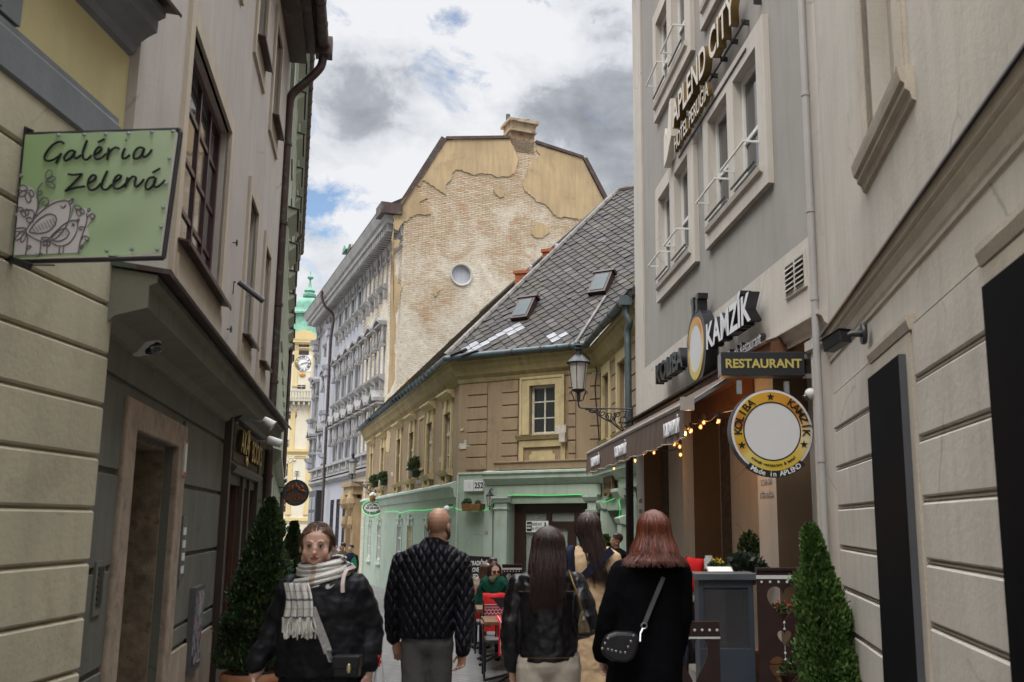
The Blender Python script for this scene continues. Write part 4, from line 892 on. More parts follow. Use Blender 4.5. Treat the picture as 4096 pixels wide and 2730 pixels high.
# shop front in the recess
x0, x1 = fx[0]-.22, LB-.32; zt_ = fx[3]+.10; mb = MB(); y = .22
mb.box(x0, x1, y, y+.1, zt_-.16, zt_+.02) 
xa = x0+.22; xb = FB.uz(2175, 2100)[0]; 
def frm(mb, a, b, c, d, w=.07, y=.22, t=.08): mb.box(a, a+w, y, y+t, c, d); mb.box(b-w, b, y, y+t, c, d); mb.box(a+w, b-w, y, y+t, c, c+w); mb.box(a+w, b-w, y, y+t, d-w, d)
zt2 = zt_-.165; ztr = FB.uz(2100, 2090)[1]; ztr = min(ztr, zt2-.35)
frm(mb, xa, xb, ztr+.04, zt2, .07); frm(mb, xa, xb, -.35, ztr+.035, .09); frm(mb, xb+.005, xb+.75, ztr+.04, zt2, .06); frm(mb, xb+.755, x1, ztr+.04, zt2, .06); frm(mb, xb+.005, xb+.62, -1, ztr+.035, .11); frm(mb, xb+.625, x1, -1, ztr+.035, .10)
mb.box(xa, xb, y, y+.1, -1, -.35); mb.box(x0, xa-.005, .22, .3, -1, zt2)
dfr = mb.obj('shop_front', dkf, bh, BM(FB))
mb = MB(); mb.box(xa+.02, x1-.02, .27, .285, -.9, zt2-.03); mb.obj('pane', clear('shop_glass', (.5,.55,.5), .03, .35), dfr)
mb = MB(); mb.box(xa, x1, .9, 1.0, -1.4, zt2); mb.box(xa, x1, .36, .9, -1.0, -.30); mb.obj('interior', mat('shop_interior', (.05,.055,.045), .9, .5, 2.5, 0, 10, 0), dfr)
mb = MB(); frm(mb, xa+.18, xa+.62, -.25, .45, .04, .55, .05); 
for k in range(7): mb.box(xa+.24+.05*k, xa+.262+.05*k, .56, .59, -.2, .4)
mb.box(xa+.18, xa+.62, .5, .65, .45, .48); mb.obj('window_display', M_white, dfr)
mb = MB(); ca, cb = xa+.26, xa+.48; frm(mb, ca, cb, .49, .74, .025, .53, .12); mb.prism([(ca-.02,.75),(cb+.02,.75),((ca+cb)/2,.9)], .52, .66); mb.lathe([(.03,0),(.03,.1)], ((ca+cb)/2, .59, .52), 8); mb.obj('candle_lantern', M_white, dfr)
# sign in the window: NOVE PIVO NA VYCAPE
s_u, s_z = FB.uz(2100, 2107); sg = MB(); sg.box(-.31, .31, -.006, 0, -.13, .13)
sgn = sg.obj('window_notice', mat('notice_white', (.72,.72,.70), .5, .03, 2, 0, 10, 0), None); sgn.parent = dfr; sgn.matrix_local = Matrix.Translation((FB.uz(2130, 2107)[0], .21, s_z))
mb = MB(); mb.box(-.29, -.15, -.01, -.005, -.11, .11); mb.obj('black_badge', M_black, sgn)
tx = M_white
textmesh('letters', 'KAZDY', .055, .003, tx, sgn, Matrix.Translation((-.22, -.012, .035)), .002, sx=.75); textmesh('letters', 'MESIAC', .055, .003, tx, sgn, Matrix.Translation((-.22, -.012, -.035)), .002, sx=.65)
textmesh('letters', 'NOVÉ PIVO', .10, .003, M_black, sgn, Matrix.Translation((-.01, -.008, .045)), .001, sx=.55); textmesh('letters', 'NA VÝČAPE', .10, .003, M_black, sgn, Matrix.Translation((-.01, -.008, -.055)), .001, sx=.55)
mb = MB(); mb.prism([(.20,-.0),(.25,-.0),(.24,.10),(.21,.10)], -.01, -.004); mb.box(.16, .29, -.01, -.004, -.04, -.02); mb.obj('bottle_mark', M_black, sgn)
# --- wing C
mb = MB(); cx = lambda x, y: (2200+x*.351, 1350+y*.351)
c1 = FC.rect(*cx(627, 1040), *cx(692, 400)); c2 = FC.rect(*cx(800, 1040), *cx(893, 170)); c1 = (c1[0], c1[1], 3.5, 4.95); c2 = (c2[0], c2[1], 3.5, 4.95)
cd = FC.rect(2440, 2300, 2482, 2012); cd = (cd[0]-.3, cd[1]+.1, -1.5, 1.95, .3)
mb.grid(0, LC, -1.5, gtop, [cd]); mb.shell(0.01, LC, -1.5, gtop, .31, 4); mb.obj('green_wall', grn, bh, BM(FC))
mb = MB(); mb.grid(0, LC, gtop, EZ+.1, [c1, c2], rev=.12); mb.shell(0.01, LC, gtop, EZ+.1, .01, 4)
hs = [(c[0]-.20, c[1]+.20, c[2]-.9, c[3]+.2) for c in (c1, c2)]; mb.blocks(.1, LC, rz, hs, .03, .03, .006); mb.obj('brown_wall', br_, bh, BM(FC))
for c in (c1, c2):
    w = windowp(bh, *c, .09, 2, 3, oldw, M_glass, .06, .05); w.matrix_local = BM(FC)
    mb = MB(); trimring(mb, *c, .19, .06, wb=0, wt=.22); mb.prof([(0,c[2]-.16),(.09,c[2]-.13),(.17,c[2]-.03),(0,c[2]-.0)], c[0]-.28, c[1]+.28); mb.box(c[0]-.17, c[0]-.05, -.05, .01, 2.95, c[2]-.16); mb.box(c[1]+.05, c[1]+.17, -.05, .01, 2.95, c[2]-.16); mb.box(c[0]-.14, c[0]-.06, -.05, .01, c[3]+.22, 5.1); mb.obj('window_surround', crm, w)
scar(FC, [cx(915, 260), cx(940, 255), cx(940, 380), cx(918, 385)], lime, .035, .02); scar(FC, [cx(912, 420), cx(940, 410), cx(938, 530), cx(915, 530)], lime, .035, .02)
mb = MB(); mb.prof(gc, 0, LC-.4, k0=tBC); mb.obj('shop_cornice', grl, bh, BM(FC))
mb = MB(); mb.box(cd[0]-.34, cd[0]-.04, -.10, .01, -1.5, 2.1); mb.prof([(0,1.98),(.13,2.0),(.18,2.12),(.18,2.17),(0,2.2)], cd[0]-.4, cd[0]+.02); mb.box(cd[1]+.06, cd[1]+.5, -.10, .01, -1.5, 1.8); mb.prof([(0,1.65),(.12,1.68),(.16,1.78),(0,1.84)], cd[1]+.0, cd[1]+.55)
mb.prof([(0,2.14),(.13,2.18),(.2,2.3),(.2,2.36),(0,2.4)], cd[1]-.1, cd[1]+.62); mb.box(cd[1], LC-.4, -.06, .01, 2.36, 2.56); mb.obj('pilaster', grl, bh, BM(FC))
w = windowp(bh, cd[0]+.28, cd[1], -1.5, 1.93, .25, 1, 2, dkf, M_glass, .12, .1, name='door'); w.matrix_local = BM(FC)
# --- gutter with brackets along the three wings
def gpt(F, u, off, z): return BI @ F.w(u, -off, z)
goff = .40; gz_ = EZ+.12
E1 = gpt(FA, -.35, goff, gz_); E2 = gpt(FB, -goff*tAB, goff, gz_); E3 = gpt(FB, LB+goff*tBC, goff, gz_); E4 = gpt(FC, LC-.1, goff, gz_)
mb = MB(); pth = crom([E1, E1.lerp(E2, .35)+Vector((.12,.04,0)), E1.lerp(E2, .7)+Vector((.10,.03,0)), E1.lerp(E2, .97), E2.lerp(E3, .06), E2.lerp(E3, .5), E2.lerp(E3, .96), E3.lerp(E4, .06), E3.lerp(E4, .5), E4], 6)
mb.tube(pth, .078, 12)
def rings(A_, B_, n, r=.088):
    for k in range(n):
        p = A_.lerp(B_, (k+.5)/n); d = (B_-A_).normalized()*.02; mb.tube([p-d, p+d], r, 10)
rings(E1.lerp(E2, .04), E1.lerp(E2, .96), 30)
gut = mb.obj('gutter', M_zinc, bh, smooth='auto')
mb = MB(); rings(E2, E3, 5, .09); rings(E3, E4, 5, .09); mb.obj('bracket', M_copper, gut)
mb = MB(); a = gpt(FC, LC-.05, goff, gz_)
mb.box(a.x-.12, a.x+.10, a.y-.12, a.y+.12, a.z-.16, a.z+.02)
ho = BI @ FH.w(-.06, -.06, 0)
mb.tube(crom([a+Vector((0,0,-.1)), a+Vector((0,0,-.30)), a+Vector((.06,-.02,-.46)), Vector((ho.x-.06, ho.y+.1, a.z-.62)), Vector((ho.x-.06, ho.y+.08, a.z-.85))], 6)+[Vector((ho.x-.06, ho.y+.08, 3.3))], .062, 12)
mb.obj('downpipe', M_zinc, bh, smooth='auto')
mb = MB(); mb.tube([Vector((ho.x-.05, ho.y+.08, 3.32)), Vector((ho.x-.05, ho.y+.08, -.2))], .07, 10); mb.obj('downpipe', mat('black_brown_pipe', (.03,.022,.022), .5, .3, 4, .1, 20, .1, .2), bh)
mb = MB(); pc = [BI @ FB.w(LB-.10-.05*math.sin(z*3), -.05+.0*z, z) for z in (5.5, 5.2, 4.8, 4.2, 3.6, 3.2, 2.95)]; pc[0] = BI @ FB.w(LB-.32, -.3, 5.55); mb.tube(crom(pc, 4), .012, 5); mb.obj('cable', M_black, bh)
# --- roof
TB = math.tan(math.radians(46)); rh = 5.7; zr = EZ+.16
def inl(F, u, t): return BI @ F.w(u, -goff+.02+t, zr+t*TB)
dA = math.tan((FB.a-FA.a)/2)
hA = BI @ FB.w(-goff*tAB + 0, -goff, zr)
run = 5.45
apex = BI @ FB.w((run-goff)*tAB, run-goff, zr+run*TB)
vtop = BI @ FB.w(LB-(run-goff)*tBC*1.0, run-goff, zr+run*TB)
# A plane along FA: its ridge
ridA = BI @ FA.w(-.3, run-goff, zr+run*TB)
Ea = BI @ FA.w(-.3, -goff, zr); Eb = BI @ FB.w(-goff*tAB, -goff, zr); Ec = BI @ FB.w(LB+goff*tBC, -goff, zr); Ed = BI @ FC.w(LC+.1, -goff, zr)
rC = BI @ FC.w(LC+.1, run-goff, zr+run*TB)
def slate(name, base, r_, moss):
    m, t, b = newmat(name); g = t.nodes.new('ShaderNodeNewGeometry')
    c = mramp(t, g.outputs['Random Per Island'], [(0, sc(base, .55)), (.5, base), (.92, sc(base, 1.35)), (1, sc(base, 2.2))])
    n = mnoise(t, 9, 7, .7); c = mmix(t, mramp(t, n, [(.55, 0), (.66, .6)]), c, sc(base, 2.6))
    n2 = mnoise(t, 1.1, 6, .6); c = mmix(t, mramp(t, n2, [(.50, 0), (.68, moss)]), c, (.052,.042,.018))
    t.links.new(c, b.inputs['Base Color']); b.inputs['Roughness'].default_value = r_; mbump(t, b, mnoise(t, 25, 6, .7), .5, .01); return m
slA = slate('mossy_slate', (.050,.040,.028), .85, .85); slB = slate('grey_slate', (.034,.029,.026), .85, .5)
def plane(pts, m_, size, name, seed=1, white=()):
    o = pts[0]; ex = (pts[1]-pts[0]).normalized(); nn = ex.cross(pts[2]-pts[0]).normalized(); ey = nn.cross(ex)
    M = Matrix((( ex.x, ey.x, nn.x, o.x), (ex.y, ey.y, nn.y, o.y), (ex.z, ey.z, nn.z, o.z), (0, 0, 0, 1)))
    Mi = M.inverted(); lp = [(Mi @ p).xy for p in pts]
    mb = MB(); mb.add([(p.x, p.y, 0) for p in lp]+[(p.x, p.y, -.08) for p in lp], [list(range(len(lp)))]+[[i, i+len(lp), (i+1) % len(lp)+len(lp), (i+1) % len(lp)] for i in range(len(lp))])
    def inside(x, y, k=.0):
        for i in range(len(lp)):
            a, b_ = lp[i], lp[(i+1) % len(lp)]
            if (b_.x-a.x)*(y-a.y)-(b_.y-a.y)*(x-a.x) < k*(b_-a).length: return False
        return True
    rnd = random.Random(seed); h = size*.707; mx_ = max(p.x for p in lp); mn = min(p.x for p in lp); my = max(p.y for p in lp)
    r = 0; y = 0.1
    while y < my:
        x = mn + (h if r % 2 else 0)
        while x < mx_:
            if inside(x, y, h*.45):
                jx, jy = rnd.gauss(0, .006), rnd.gauss(0, .006); up = .022+rnd.random()*.01; s_ = h*1.03
                if rnd.random() < .035: jy -= .05; jx += rnd.uniform(-.03, .03)
                vs = [(x+jx, y-s_+jy, up+.012), (x+s_+jx, y+jy, .016+rnd.random()*.006), (x+jx, y+s_+jy, .003), (x-s_+jx, y+jy, .016+rnd.random()*.006)]
                vs += [(a, b_, c-.012) for a, b_, c in vs]
                wh = any(wx < x < wx2 and wy < y < wy2 for wx, wx2, wy, wy2 in white)
                mb.add(vs, [(0,1,2,3),(0,4,5,1),(3,7,4,0),(1,5,6,2),(2,6,7,3)], 1 if wh else 0)
            x += 2*h
        y += h; r += 1
    return mb.obj(name, [m_, mat('pale_new_slate', (.21,.21,.22), .6, .2, 6, .2, 30, .15)], bh, M), M, Mi
def onroof(Mi, px, py):
    o = BI @ Vector((0, 0, CZ)); r = Vector(ray(px, py)); a = Mi @ o; d = Mi.to_3x3() @ r; t = -a.z/d.z; return a+d*t
Btmp = [Eb, Ec, vtop, apex]
exB = (Ec-Eb).normalized(); nB = exB.cross(apex-Eb).normalized(); eyB = nB.cross(exB)
MiB = Matrix(((exB.x, eyB.x, nB.x, Eb.x), (exB.y, eyB.y, nB.y, Eb.y), (exB.z, eyB.z, nB.z, Eb.z), (0,0,0,1))).inverted()
rr = lambda x, y: onroof(MiB, 1760+x*.6762, 440+y*.6762)
wq = []
for x, y, s_ in ((395,1320,.24), (455,1290,.24), (335,1350,.2), (180,1415,.2), (230,1400,.2), (690,1345,.2), (160,1440,.2)): q = rr(x, y); wq.append((q.x-s_, q.x+s_, q.y-.16, q.y+.16))
pr_, MB_, MiB = plane([Eb, Ec, vtop, apex], slB, .23, 'slate_roof_slope', 2, wq)
plane([Ea, Eb, apex, ridA], slA, .23, 'slate_roof_slope', 3)
plane([Ec, Ed, rC, vtop], slB, .23, 'slate_roof_slope', 4)
mb = MB(); 
def ridgecap(A_, B_, r=.085, n=16):
    for k in range(n):
        p, q = A_.lerp(B_, k/n), A_.lerp(B_, (k+1.04)/n); mb.tube([p+Vector((0,0,.03)), q+Vector((0,0,.045))], [r*1.05, r*.88], 8)
ridgecap(Eb, apex, .085, 22); ridgecap(ridA, apex, .08, 30); ridgecap(apex, vtop, .085, 14); mb.obj('ridge_tile', mat('grey_ridge_tile', (.17,.155,.14), .85, .35, 3, .4, 20, .2, dirt=(.06,.05,.035), dirtamt=.7), bh, smooth='auto')
mb = MB(); a, b_ = rr(805, 1390), rr(985, 1110); mb.bar(MB_ @ Vector((a.x, a.y, .05)), MB_ @ Vector((b_.x, b_.y, .05)), .07, .03); mb.obj('lead_strip', mat('dull_lead', (.13,.12,.115), .7, .3, 5, .1, 20, .1), bh)
mb = MB(); a, b_ = rr(110, 1450), rr(250, 1385)
for q0, q1 in (((60,1470),(160,1430)), ((120,1475),(230,1440))):
    a, b_ = rr(*q0), rr(*q1); mb.bar(MB_ @ Vector((a.x, a.y+.05, .05)), MB_ @ Vector((b_.x, b_.y+.05, .05)), .22, .02)
mb.obj('pale_patch_sheet', mat('pale_new_slate', (.21,.21,.22)), bh)
for x, y in ((508, 1200), (962, 1050)):
    q = rr(x, y); sk = MB(); sk.box(-.25, .25, -.36, .36, .0, .17); sk.box(-.30, .30, .36, .43, 0, .20)
    R_ = MB_ @ Matrix.Translation((q.x, q.y, .02)) @ Matrix.Rotation(math.radians(9), 4, 'X'); o = sk.obj('skylight', M_wood_dk, bh, R_)
    sk = MB(); sk.box(-.19, .19, -.29, .29, .171, .182); sk.obj('pane', mat('dusty_skylight_glass', (.05,.065,.065), .5, .2, 3, 0, 10, 0, 0, .3), o)
q = rr(880, 1330)
redb = mat('red_brick', (.33,.10,.045), .9, .3, 9, .6, 25, .1, dirt=(.14,.06,.04), dirtamt=.6)
for i, (xa_, ya, yb) in enumerate((((1760+440*.6762, 1760+553*.6762), 440+950*.6762, 440+1080*.6762), ((1760+605*.6762, 1760+695*.6762), 440+822*.6762, 440+910*.6762))):
    d_ = 31.5 - 1.5*i; c = at((xa_[0]+xa_[1])/2, yb, d_); tz_ = at(xa_[0], ya, d_).z; w2 = (at(xa_[1], ya, d_).x-at(xa_[0], ya, d_).x)/2
    t_ = thing('chimney', ('wider' if i == 0 else 'smaller')+' red brick chimney rising behind the roof ridge, '+('lower on the slope' if i == 0 else 'higher up the slope'), 'chimney', Matrix.Translation((c.x, d_, c.z-2.5)) @ Matrix.Rotation(math.radians(-14), 4, 'Z'), 'red brick chimneys')
    mb = MB(); mb.box(-w2, w2, 0, .7, 0, tz_-c.z+2.5-.1)
    for k in range(int((tz_-c.z+2.4)/.09)): mb.box(-w2-.004, w2+.004, -.006, .706, k*.09+.015, k*.09+.075)
    mb.obj('stack', redb, t_)
    mb = MB(); mb.box(-w2-.05, w2+.05, -.05, .75, tz_-c.z+2.4, tz_-c.z+2.5); mb.obj('cap', redb, t_)
    mb = MB(); mb.lathe([(.07,0),(.07,.22),(.05,.24),(.0,.24)], (.12, .35, tz_-c.z+2.5), 8); mb.obj('flue', M_galv, t_)
# number plates
pe = mat('white_enamel', (.6,.6,.58))
for x, s_ in ((1882, '3'), (1921, '252')):
    u, z = FB.uz(x, 1944); o = MB().box(-.16, .16, -.02, 0, -.14, .14).obj('number_plate', pe, bh, BM(FB) @ Matrix.Translation((u, -.05, z)), bevel=.01)
    textmesh('numeral', s_, .2 if s_ == '252' else .16, .004, M_black if s_ == '252' else mat('faded_ink', (.40,.42,.44)), o, Matrix.Translation((.01, -.024, 0)), .004 if s_ == '252' else 0, sx=.85)
    if s_ == '252': f_ = MB(); frm(f_, -.15, .15, -.13, .13, .006, -.023, .003); f_.obj('plate_border', M_black, o)
mb = MB(); u, z = FB.uz(*bx(940, 1322)); mb.box(u-.09, u+.09, -.055, -.0, z-.1, z+.1); mb.obj('bare_plaster_patch', mat('rough_earth_plaster', (.28,.20,.14), .95, .4, 12, .8, 30, 0), bh, BM(FB))
mb = MB(); u, z = FB.uz(*bx(862, 1307)); mb.box(u-.03, u+.05, -.055, -.0, z-.04, z+.04); mb.obj('bare_plaster_patch', mat('rough_earth_plaster', (.28,.20,.14)), bh, BM(FB))
# ================================================================ RIGHT: hotel
hg = mat('grey_hotel_render', (.28, .262, .238), .85, .08, .8, .25, 22, .14); hl_ = mat('light_hotel_render', (.47, .43, .38), .85, .09, .9, .3, 22, .18, crack=.9)
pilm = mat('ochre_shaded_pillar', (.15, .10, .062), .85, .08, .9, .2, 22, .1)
hH = thing('hotel', 'grey hotel with raised gold roof letters and a restaurant arcade on its ground floor', 'hotel', FH.M())
hH['label'] = 'grey hotel with raised lettering and a restaurant arcade under a brown awning'
LH = FH.L; hu = lambda x, y=2000, o=0: FH.uz(x, y, o)[0]
P = [(0, hu(2577)), (hu(2733), hu(2776)), (hu(3033), hu(3107)), (hu(3268), LH)]
op_ = [(P[0][1], P[1][0], -1, 3.34, .36), (P[1][1], P[2][0], -1, 3.34, .36), (P[2][1], P[3][0], -1, 3.34, .40)]
g1 = [(2.28, 3.12), (3.44, 4.28)]; g2 = [(5.40, 6.29), (6.56, 7.44)]; ups = []
for zb in (5.42, 8.46): ups += [(a, b_, zb, zb+1.36) for a, b_ in g1+g2]
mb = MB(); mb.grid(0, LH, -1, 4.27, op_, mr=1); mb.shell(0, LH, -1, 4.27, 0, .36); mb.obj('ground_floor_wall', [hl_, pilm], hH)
mb = MB(); mb.grid(.77, 8.77, 4.27, 12.6, [(2.05,4.62,5.13,7.02),(5.15,7.72,5.13,7.02),(2.05,4.62,8.17,10.05),(5.15,7.72,8.17,10.05)], y=.03, rev=0); mb.obj('grey_wall_panel', hg, hH)
mb = MB(); mb.grid(0, .77, 4.27, 12.6, []); mb.grid(8.77, LH, 4.27, 12.6, []); mb.shell(0, LH, 4.27, 12.6, .05, 8); mb.add([(0,0,4.27),(0,.05,4.27),(0,.05,12.6),(0,0,12.6)], [(0,3,2,1)])
mb.add([(.77,0,4.27),(8.77,0,4.27),(8.77,.03,4.27),(.77,.03,4.27),(.77,0,12.6),(8.77,0,12.6),(.77,.03,12.6),(8.77,.03,12.6)], [(0,3,2,1),(0,4,6,3),(1,2,7,5)])
mb.obj('light_wall_border', hl_, hH)
mb = MB(); mb.prof([(0,11.9),(.06,11.95),(.1,12.1),(.3,12.2),(.42,12.4),(.45,12.6),(0,12.65)], -.45, LH); mb.obj('cornice', hl_, hH)
for gx0, gx1, zb in ((2.05,4.62,5.13),(5.15,7.72,5.13),(2.05,4.62,8.17),(5.15,7.72,8.17)):
    hs = [h for h in ups if gx0 < h[0] < gx1 and zb < h[2] < zb+1]
    mb = MB(); mb.grid(gx0, gx1, zb, zb+1.88, hs, y=-.035, rev=.17); mb.add([(gx0,-.035,zb),(gx1,-.035,zb),(gx1,-.035,zb+1.88),(gx0,-.035,zb+1.88),(gx0,.04,zb),(gx1,.04,zb),(gx1,.04,zb+1.88),(gx0,.04,zb+1.88)], [(0,4,5,1),(1,5,6,2),(2,6,7,3),(3,7,4,0)])
    mb.prof([(.03,zb+.17),(.07,zb+.19),(.08,zb+.25),(.03,zb+.285)], hs[0][0]-.12, hs[1][1]+.12)
    mb.obj('window_surround', hl_, hH)
    for h in hs:
        w = windowp(hH, h[0], h[1], h[2], h[3], .07, 1, 1, M_white, M_glass, .07, .06, .06)
        mb = MB(); mb.box(h[0]+.07, h[1]-.07, .07, .12, h[2]+.55, h[2]+.60); mb.obj('glazing_bar', M_white, w)
        mb = MB(); mb.box(h[0]+.01, h[1]-.01, -.06, .07, h[2], h[2]+.02); mb.obj('sill', M_galv, w)
        mb = MB(); zr_ = h[2]+.26; mb.bar((h[0]-.02, -.20, zr_), (h[1]+.02, -.20, zr_), .02, .02)
        for x in (h[0]-.01, h[1]+.01): mb.bar((x, -.20, zr_), (x, .0, zr_), .016, .022)
        mb.bar((h[0]+.0, -.09, h[2]+.035), (h[1]-.0, -.09, h[2]+.035), .02, .02, 1)
        rl = mb.obj('safety_rail', [M_white, M_black], w)
        mb = MB(); mb.add([(h[0], -.20, zr_), (h[1], -.20, zr_), (h[1], -.09, h[2]+.04), (h[0], -.09, h[2]+.04)], [(0,3,2,1)]); mb.obj('glass_panel', clear('rail_glass', (.7,.75,.75), .02, .12), rl)
# vent
va = FH.uz(3145, 1182); mb = MB(); mb.box(8.05, 8.62, -.02, .0, 3.82, 4.17); v = mb.obj('vent_grille', hl_, hH)
mb = MB()
for a, b_ in ((8.09, 8.31), (8.36, 8.58)):
    mb.box(a, b_, -.024, -.018, 3.87, 4.13)
o = mb.obj('dark_slot', M_black, v); mb = MB()
for a, b_ in ((8.09, 8.31), (8.36, 8.58)):
    for k in range(5): mb.prof([(.024, 3.885+.05*k), (.045, 3.87+.05*k), (.045, 3.88+.05*k), (.024, 3.90+.05*k)], a, b_)
mb.obj('slat', hl_, v)
mb = MB(); mb.prof([(0,3.38),(.03,3.40),(.05,3.45),(.09,3.47),(.09,3.50),(0,3.52)], 7.4, LH-.02); mb.prof([(0,3.20),(.03,3.22),(.03,3.30),(0,3.32)], 8.55, LH-.02); mb.obj('moulding', hl_, hH)
mb = MB(); mb.tube([(LH-.10,-.08,12),(LH-.10,-.08,-.3)], .034, 10)
for z in (10.4, 8.6, 6.9, 5.5, 4.4, 3.6, 2.2): mb.tube([(LH-.10,-.08,z),(LH-.10,-.08,z+.03)], .040, 10)
mb.obj('downpipe', mat('pale_grey_pipe', (.34,.32,.31), .4, .06, 3, 0, 10, .1), hH, smooth='auto')
mb = MB(); mb.tube([(LH-.22,-.02,12),(LH-.22,-.02,3.9),(LH-.25,-.03,3.8),(LH-.24,-.03,3.6)], .012, 6); mb.obj('cable', mat('grey_cable', (.25,.24,.23), .6, .1, 3, 0, 10, 0), hH)
# arcade interior
wd = mat('arcade_dark_wood', (.050, .020, .010), .4, .25, 4, .15, 30, .15, 0, .5)
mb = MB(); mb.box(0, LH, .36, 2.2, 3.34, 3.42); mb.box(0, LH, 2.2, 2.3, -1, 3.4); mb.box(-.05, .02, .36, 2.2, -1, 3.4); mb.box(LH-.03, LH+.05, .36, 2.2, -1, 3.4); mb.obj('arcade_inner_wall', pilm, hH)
def glazing(a, b_, y=.62, nx=2):
    mb = MB(); z0, z1, zt_ = -.5, 3.32, 1.98
    mb.box(a, a+.07, y, y+.09, z0, z1); mb.box(b_-.07, b_, y, y+.09, z0, z1); mb.box(a+.07, b_-.07, y, y+.09, zt_-.08, zt_+.08); mb.box(a+.07, b_-.07, y, y+.09, z1-.1, z1); mb.box(a+.07, b_-.07, y, y+.09, z0, .75)
    for k in range(1, nx): x = a+(b_-a)*k/nx; mb.box(x-.05, x+.05, y-.01, y+.10, z0, z1)
    o = mb.obj('arcade_glazing', wd, hH, bevel=.005); g = MB(); g.box(a+.05, b_-.05, y+.04, y+.05, .7, z1-.05); g.obj('pane', M_glass, o)
glazing(P[0][1]-.1, P[1][0]+.25); glazing(P[1][1]-.05, P[2][0]+.3, nx=3); 
mb = MB(); mb.box(P[2][1]-.15, LH-.05, .40, .5, -1, 3.33); mb.obj('side_wall', hl_, hH)
colm = mat('dark_granite_column', (.065,.05,.042), .75, .35, 14, .4, 60, 0)
for x0_, x1_ in ((2661, 2707), (2900, 2964)):
    a, b_ = FH.uz(x0_, 2000, -.42)[0], FH.uz(x1_, 2000, -.42)[0]; mb = MB(); r_ = .15; mb.lathe([(r_*1.3,-1),(r_*1.3,.05),(r_*1.1,.1),(r_,.15),(r_*.96,3.1),(r_*1.15,3.15),(r_*1.25,3.25),(r_*1.25,3.34)], ((a+b_)/2, .42, 0), 20); mb.obj('column', colm, hH, smooth='auto')
mb = MB(); mb.box(P[1][1], P[2][0], -.02, .3, 3.02, 3.33); mb.box(P[0][1], P[1][0], -.02, .3, 3.1, 3.33); mb.box(4.9, 8.0, -.16, -.0, 3.24, 3.44); mb.obj('lintel', mat('red_brown_beam', (.13,.055,.028), .6, .2, 4, .2, 30, .15), hH)
mb = MB(); mb.prof([(0,3.46),(.20,3.40),(.22,3.42),(0,3.50)], 0, 8.0); mb.obj('awning_hood', M_copper, hH)
# menu text ghosts on the pillar
for k, s_ in enumerate(('TRADIČNÁ', 'SLOVENSKÁ', 'REŠTAURÁCIA')): textmesh('letters', s_, .085, .004, mat('faded_wall_letters', (.30,.275,.255), .9, .05, 3, 0, 10, 0), hH, Matrix.Translation(((P[2][0]+P[2][1])/2, -.004, 2.23-.13*k)), 0, sx=.8)
for k, s_ in enumerate(('TRADIČNÁ', 'SLOVENSKÁ', 'REŠTAURÁCIA')): textmesh('letters', s_, .10, .004, mat('faded_wall_letters', (.30,.275,.255)), hH, Matrix.Translation((P[0][1]*.55, -.004, 2.05-.17*k)), 0, sx=.55)
# ---- raised letters
def fitletters(s_, bl, tr, matl, side, out, depth, parent, sx=1.0, off=0.0, name='letters'):
    a = FH.uz(*bl, out); b_ = FH.uz(*tr, out)
    o = textmesh(name, s_, 1.0, depth, matl, parent, None, off, 'LEFT', sidem=side); me = o.data
    xs = [v.co.x for v in me.vertices]; zs_ = [v.co.z for v in me.vertices]; kx = (b_[0]-a[0])/(max(xs)-min(xs)); kz = (b_[1]-a[1])/(max(zs_)-min(zs_))
    me.transform(Matrix.Translation((-min(xs), 0, -min(zs_)))); me.transform(Matrix.Diagonal((kx, 1, kz, 1))); o.matrix_local = Matrix.Translation((a[0], -out, a[1])); return o, a, b_
gold = mat('bronze_letter_side', (.15,.095,.03), .4, .1, 5, 0, 10, 0, .5, .5); ltf = mat('cream_letter_face', (.58,.53,.46), .5, .03, 3, 0, 10, 0)
zA = FH.uz(2700, 500, .12)
sg = thing('hotel_lettering', 'raised cream and gold letters reading APLEND CITY above HOTEL PERUGIA', 'sign', FH.M()); 
za0 = FH.uz(2690, 512, .10)[1]; 
def ltr(s_, x0, x1, zb, zt_, o_=.10, m1=ltf, m2=gold, off=.0, par=None, dp=.10):
    o = textmesh('letters', s_, 1.0, dp, m1, par or sg, None, off, 'LEFT', sidem=m2); me = o.data
    xs = [v.co.x for v in me.vertices]; z_ = [v.co.z for v in me.vertices]; kx = (x1-x0)/(max(xs)-min(xs)); kz = (zt_-zb)/(max(z_)-min(z_))
    me.transform(Matrix.Translation((-min(xs), 0, -min(z_)))); me.transform(Matrix.Diagonal((kx, 1, kz, 1))); o.matrix_local = Matrix.Translation((x0, -o_, zb)); return o
uA = FH.uz(2690, 512, .15); uY = FH.uz(2932, 89, .15); uH = FH.uz(2697, 583, .12); uG = FH.uz(2833, 356, .12); uHt = FH.uz(2697, 526, .12); uAt = FH.uz(2705, 397, .15)
print('aplend', uA, uY, uAt, 'hotel', uH, uG, uHt)
zb = (uA[1]+uY[1])/2
ltr('APLEND CITY', uA[0], uY[0]+.05, zb, zb+.40, off=.015); ltr('HOTEL PERUGIA', uH[0], uG[0], zb-.34, zb-.12, .09, off=.008, dp=.06)
mb = MB(); u0_ = uA[0]-.62
mb.prism([(u0_, zb-.36), (u0_+.02, zb+.10), (u0_+.12, zb+.22), (u0_+.16, zb+.1), (u0_+.12, zb-.05), (u0_+.3, zb+.16), (u0_+.42, zb+.5), (u0_+.52, zb+.52), (u0_+.52, zb-.06), (u0_+.2, zb-.3)], -.15, -.05)
me_o = mb.obj('leaf_logo', [ltf], sg)
mb = MB(); mb.box(uA[0]-.1, uY[0]+.1, -.05, -.03, zb-.05, zb-.03); mb.box(uA[0]-.1, uY[0]+.1, -.05, -.03, zb-.40, zb-.38)
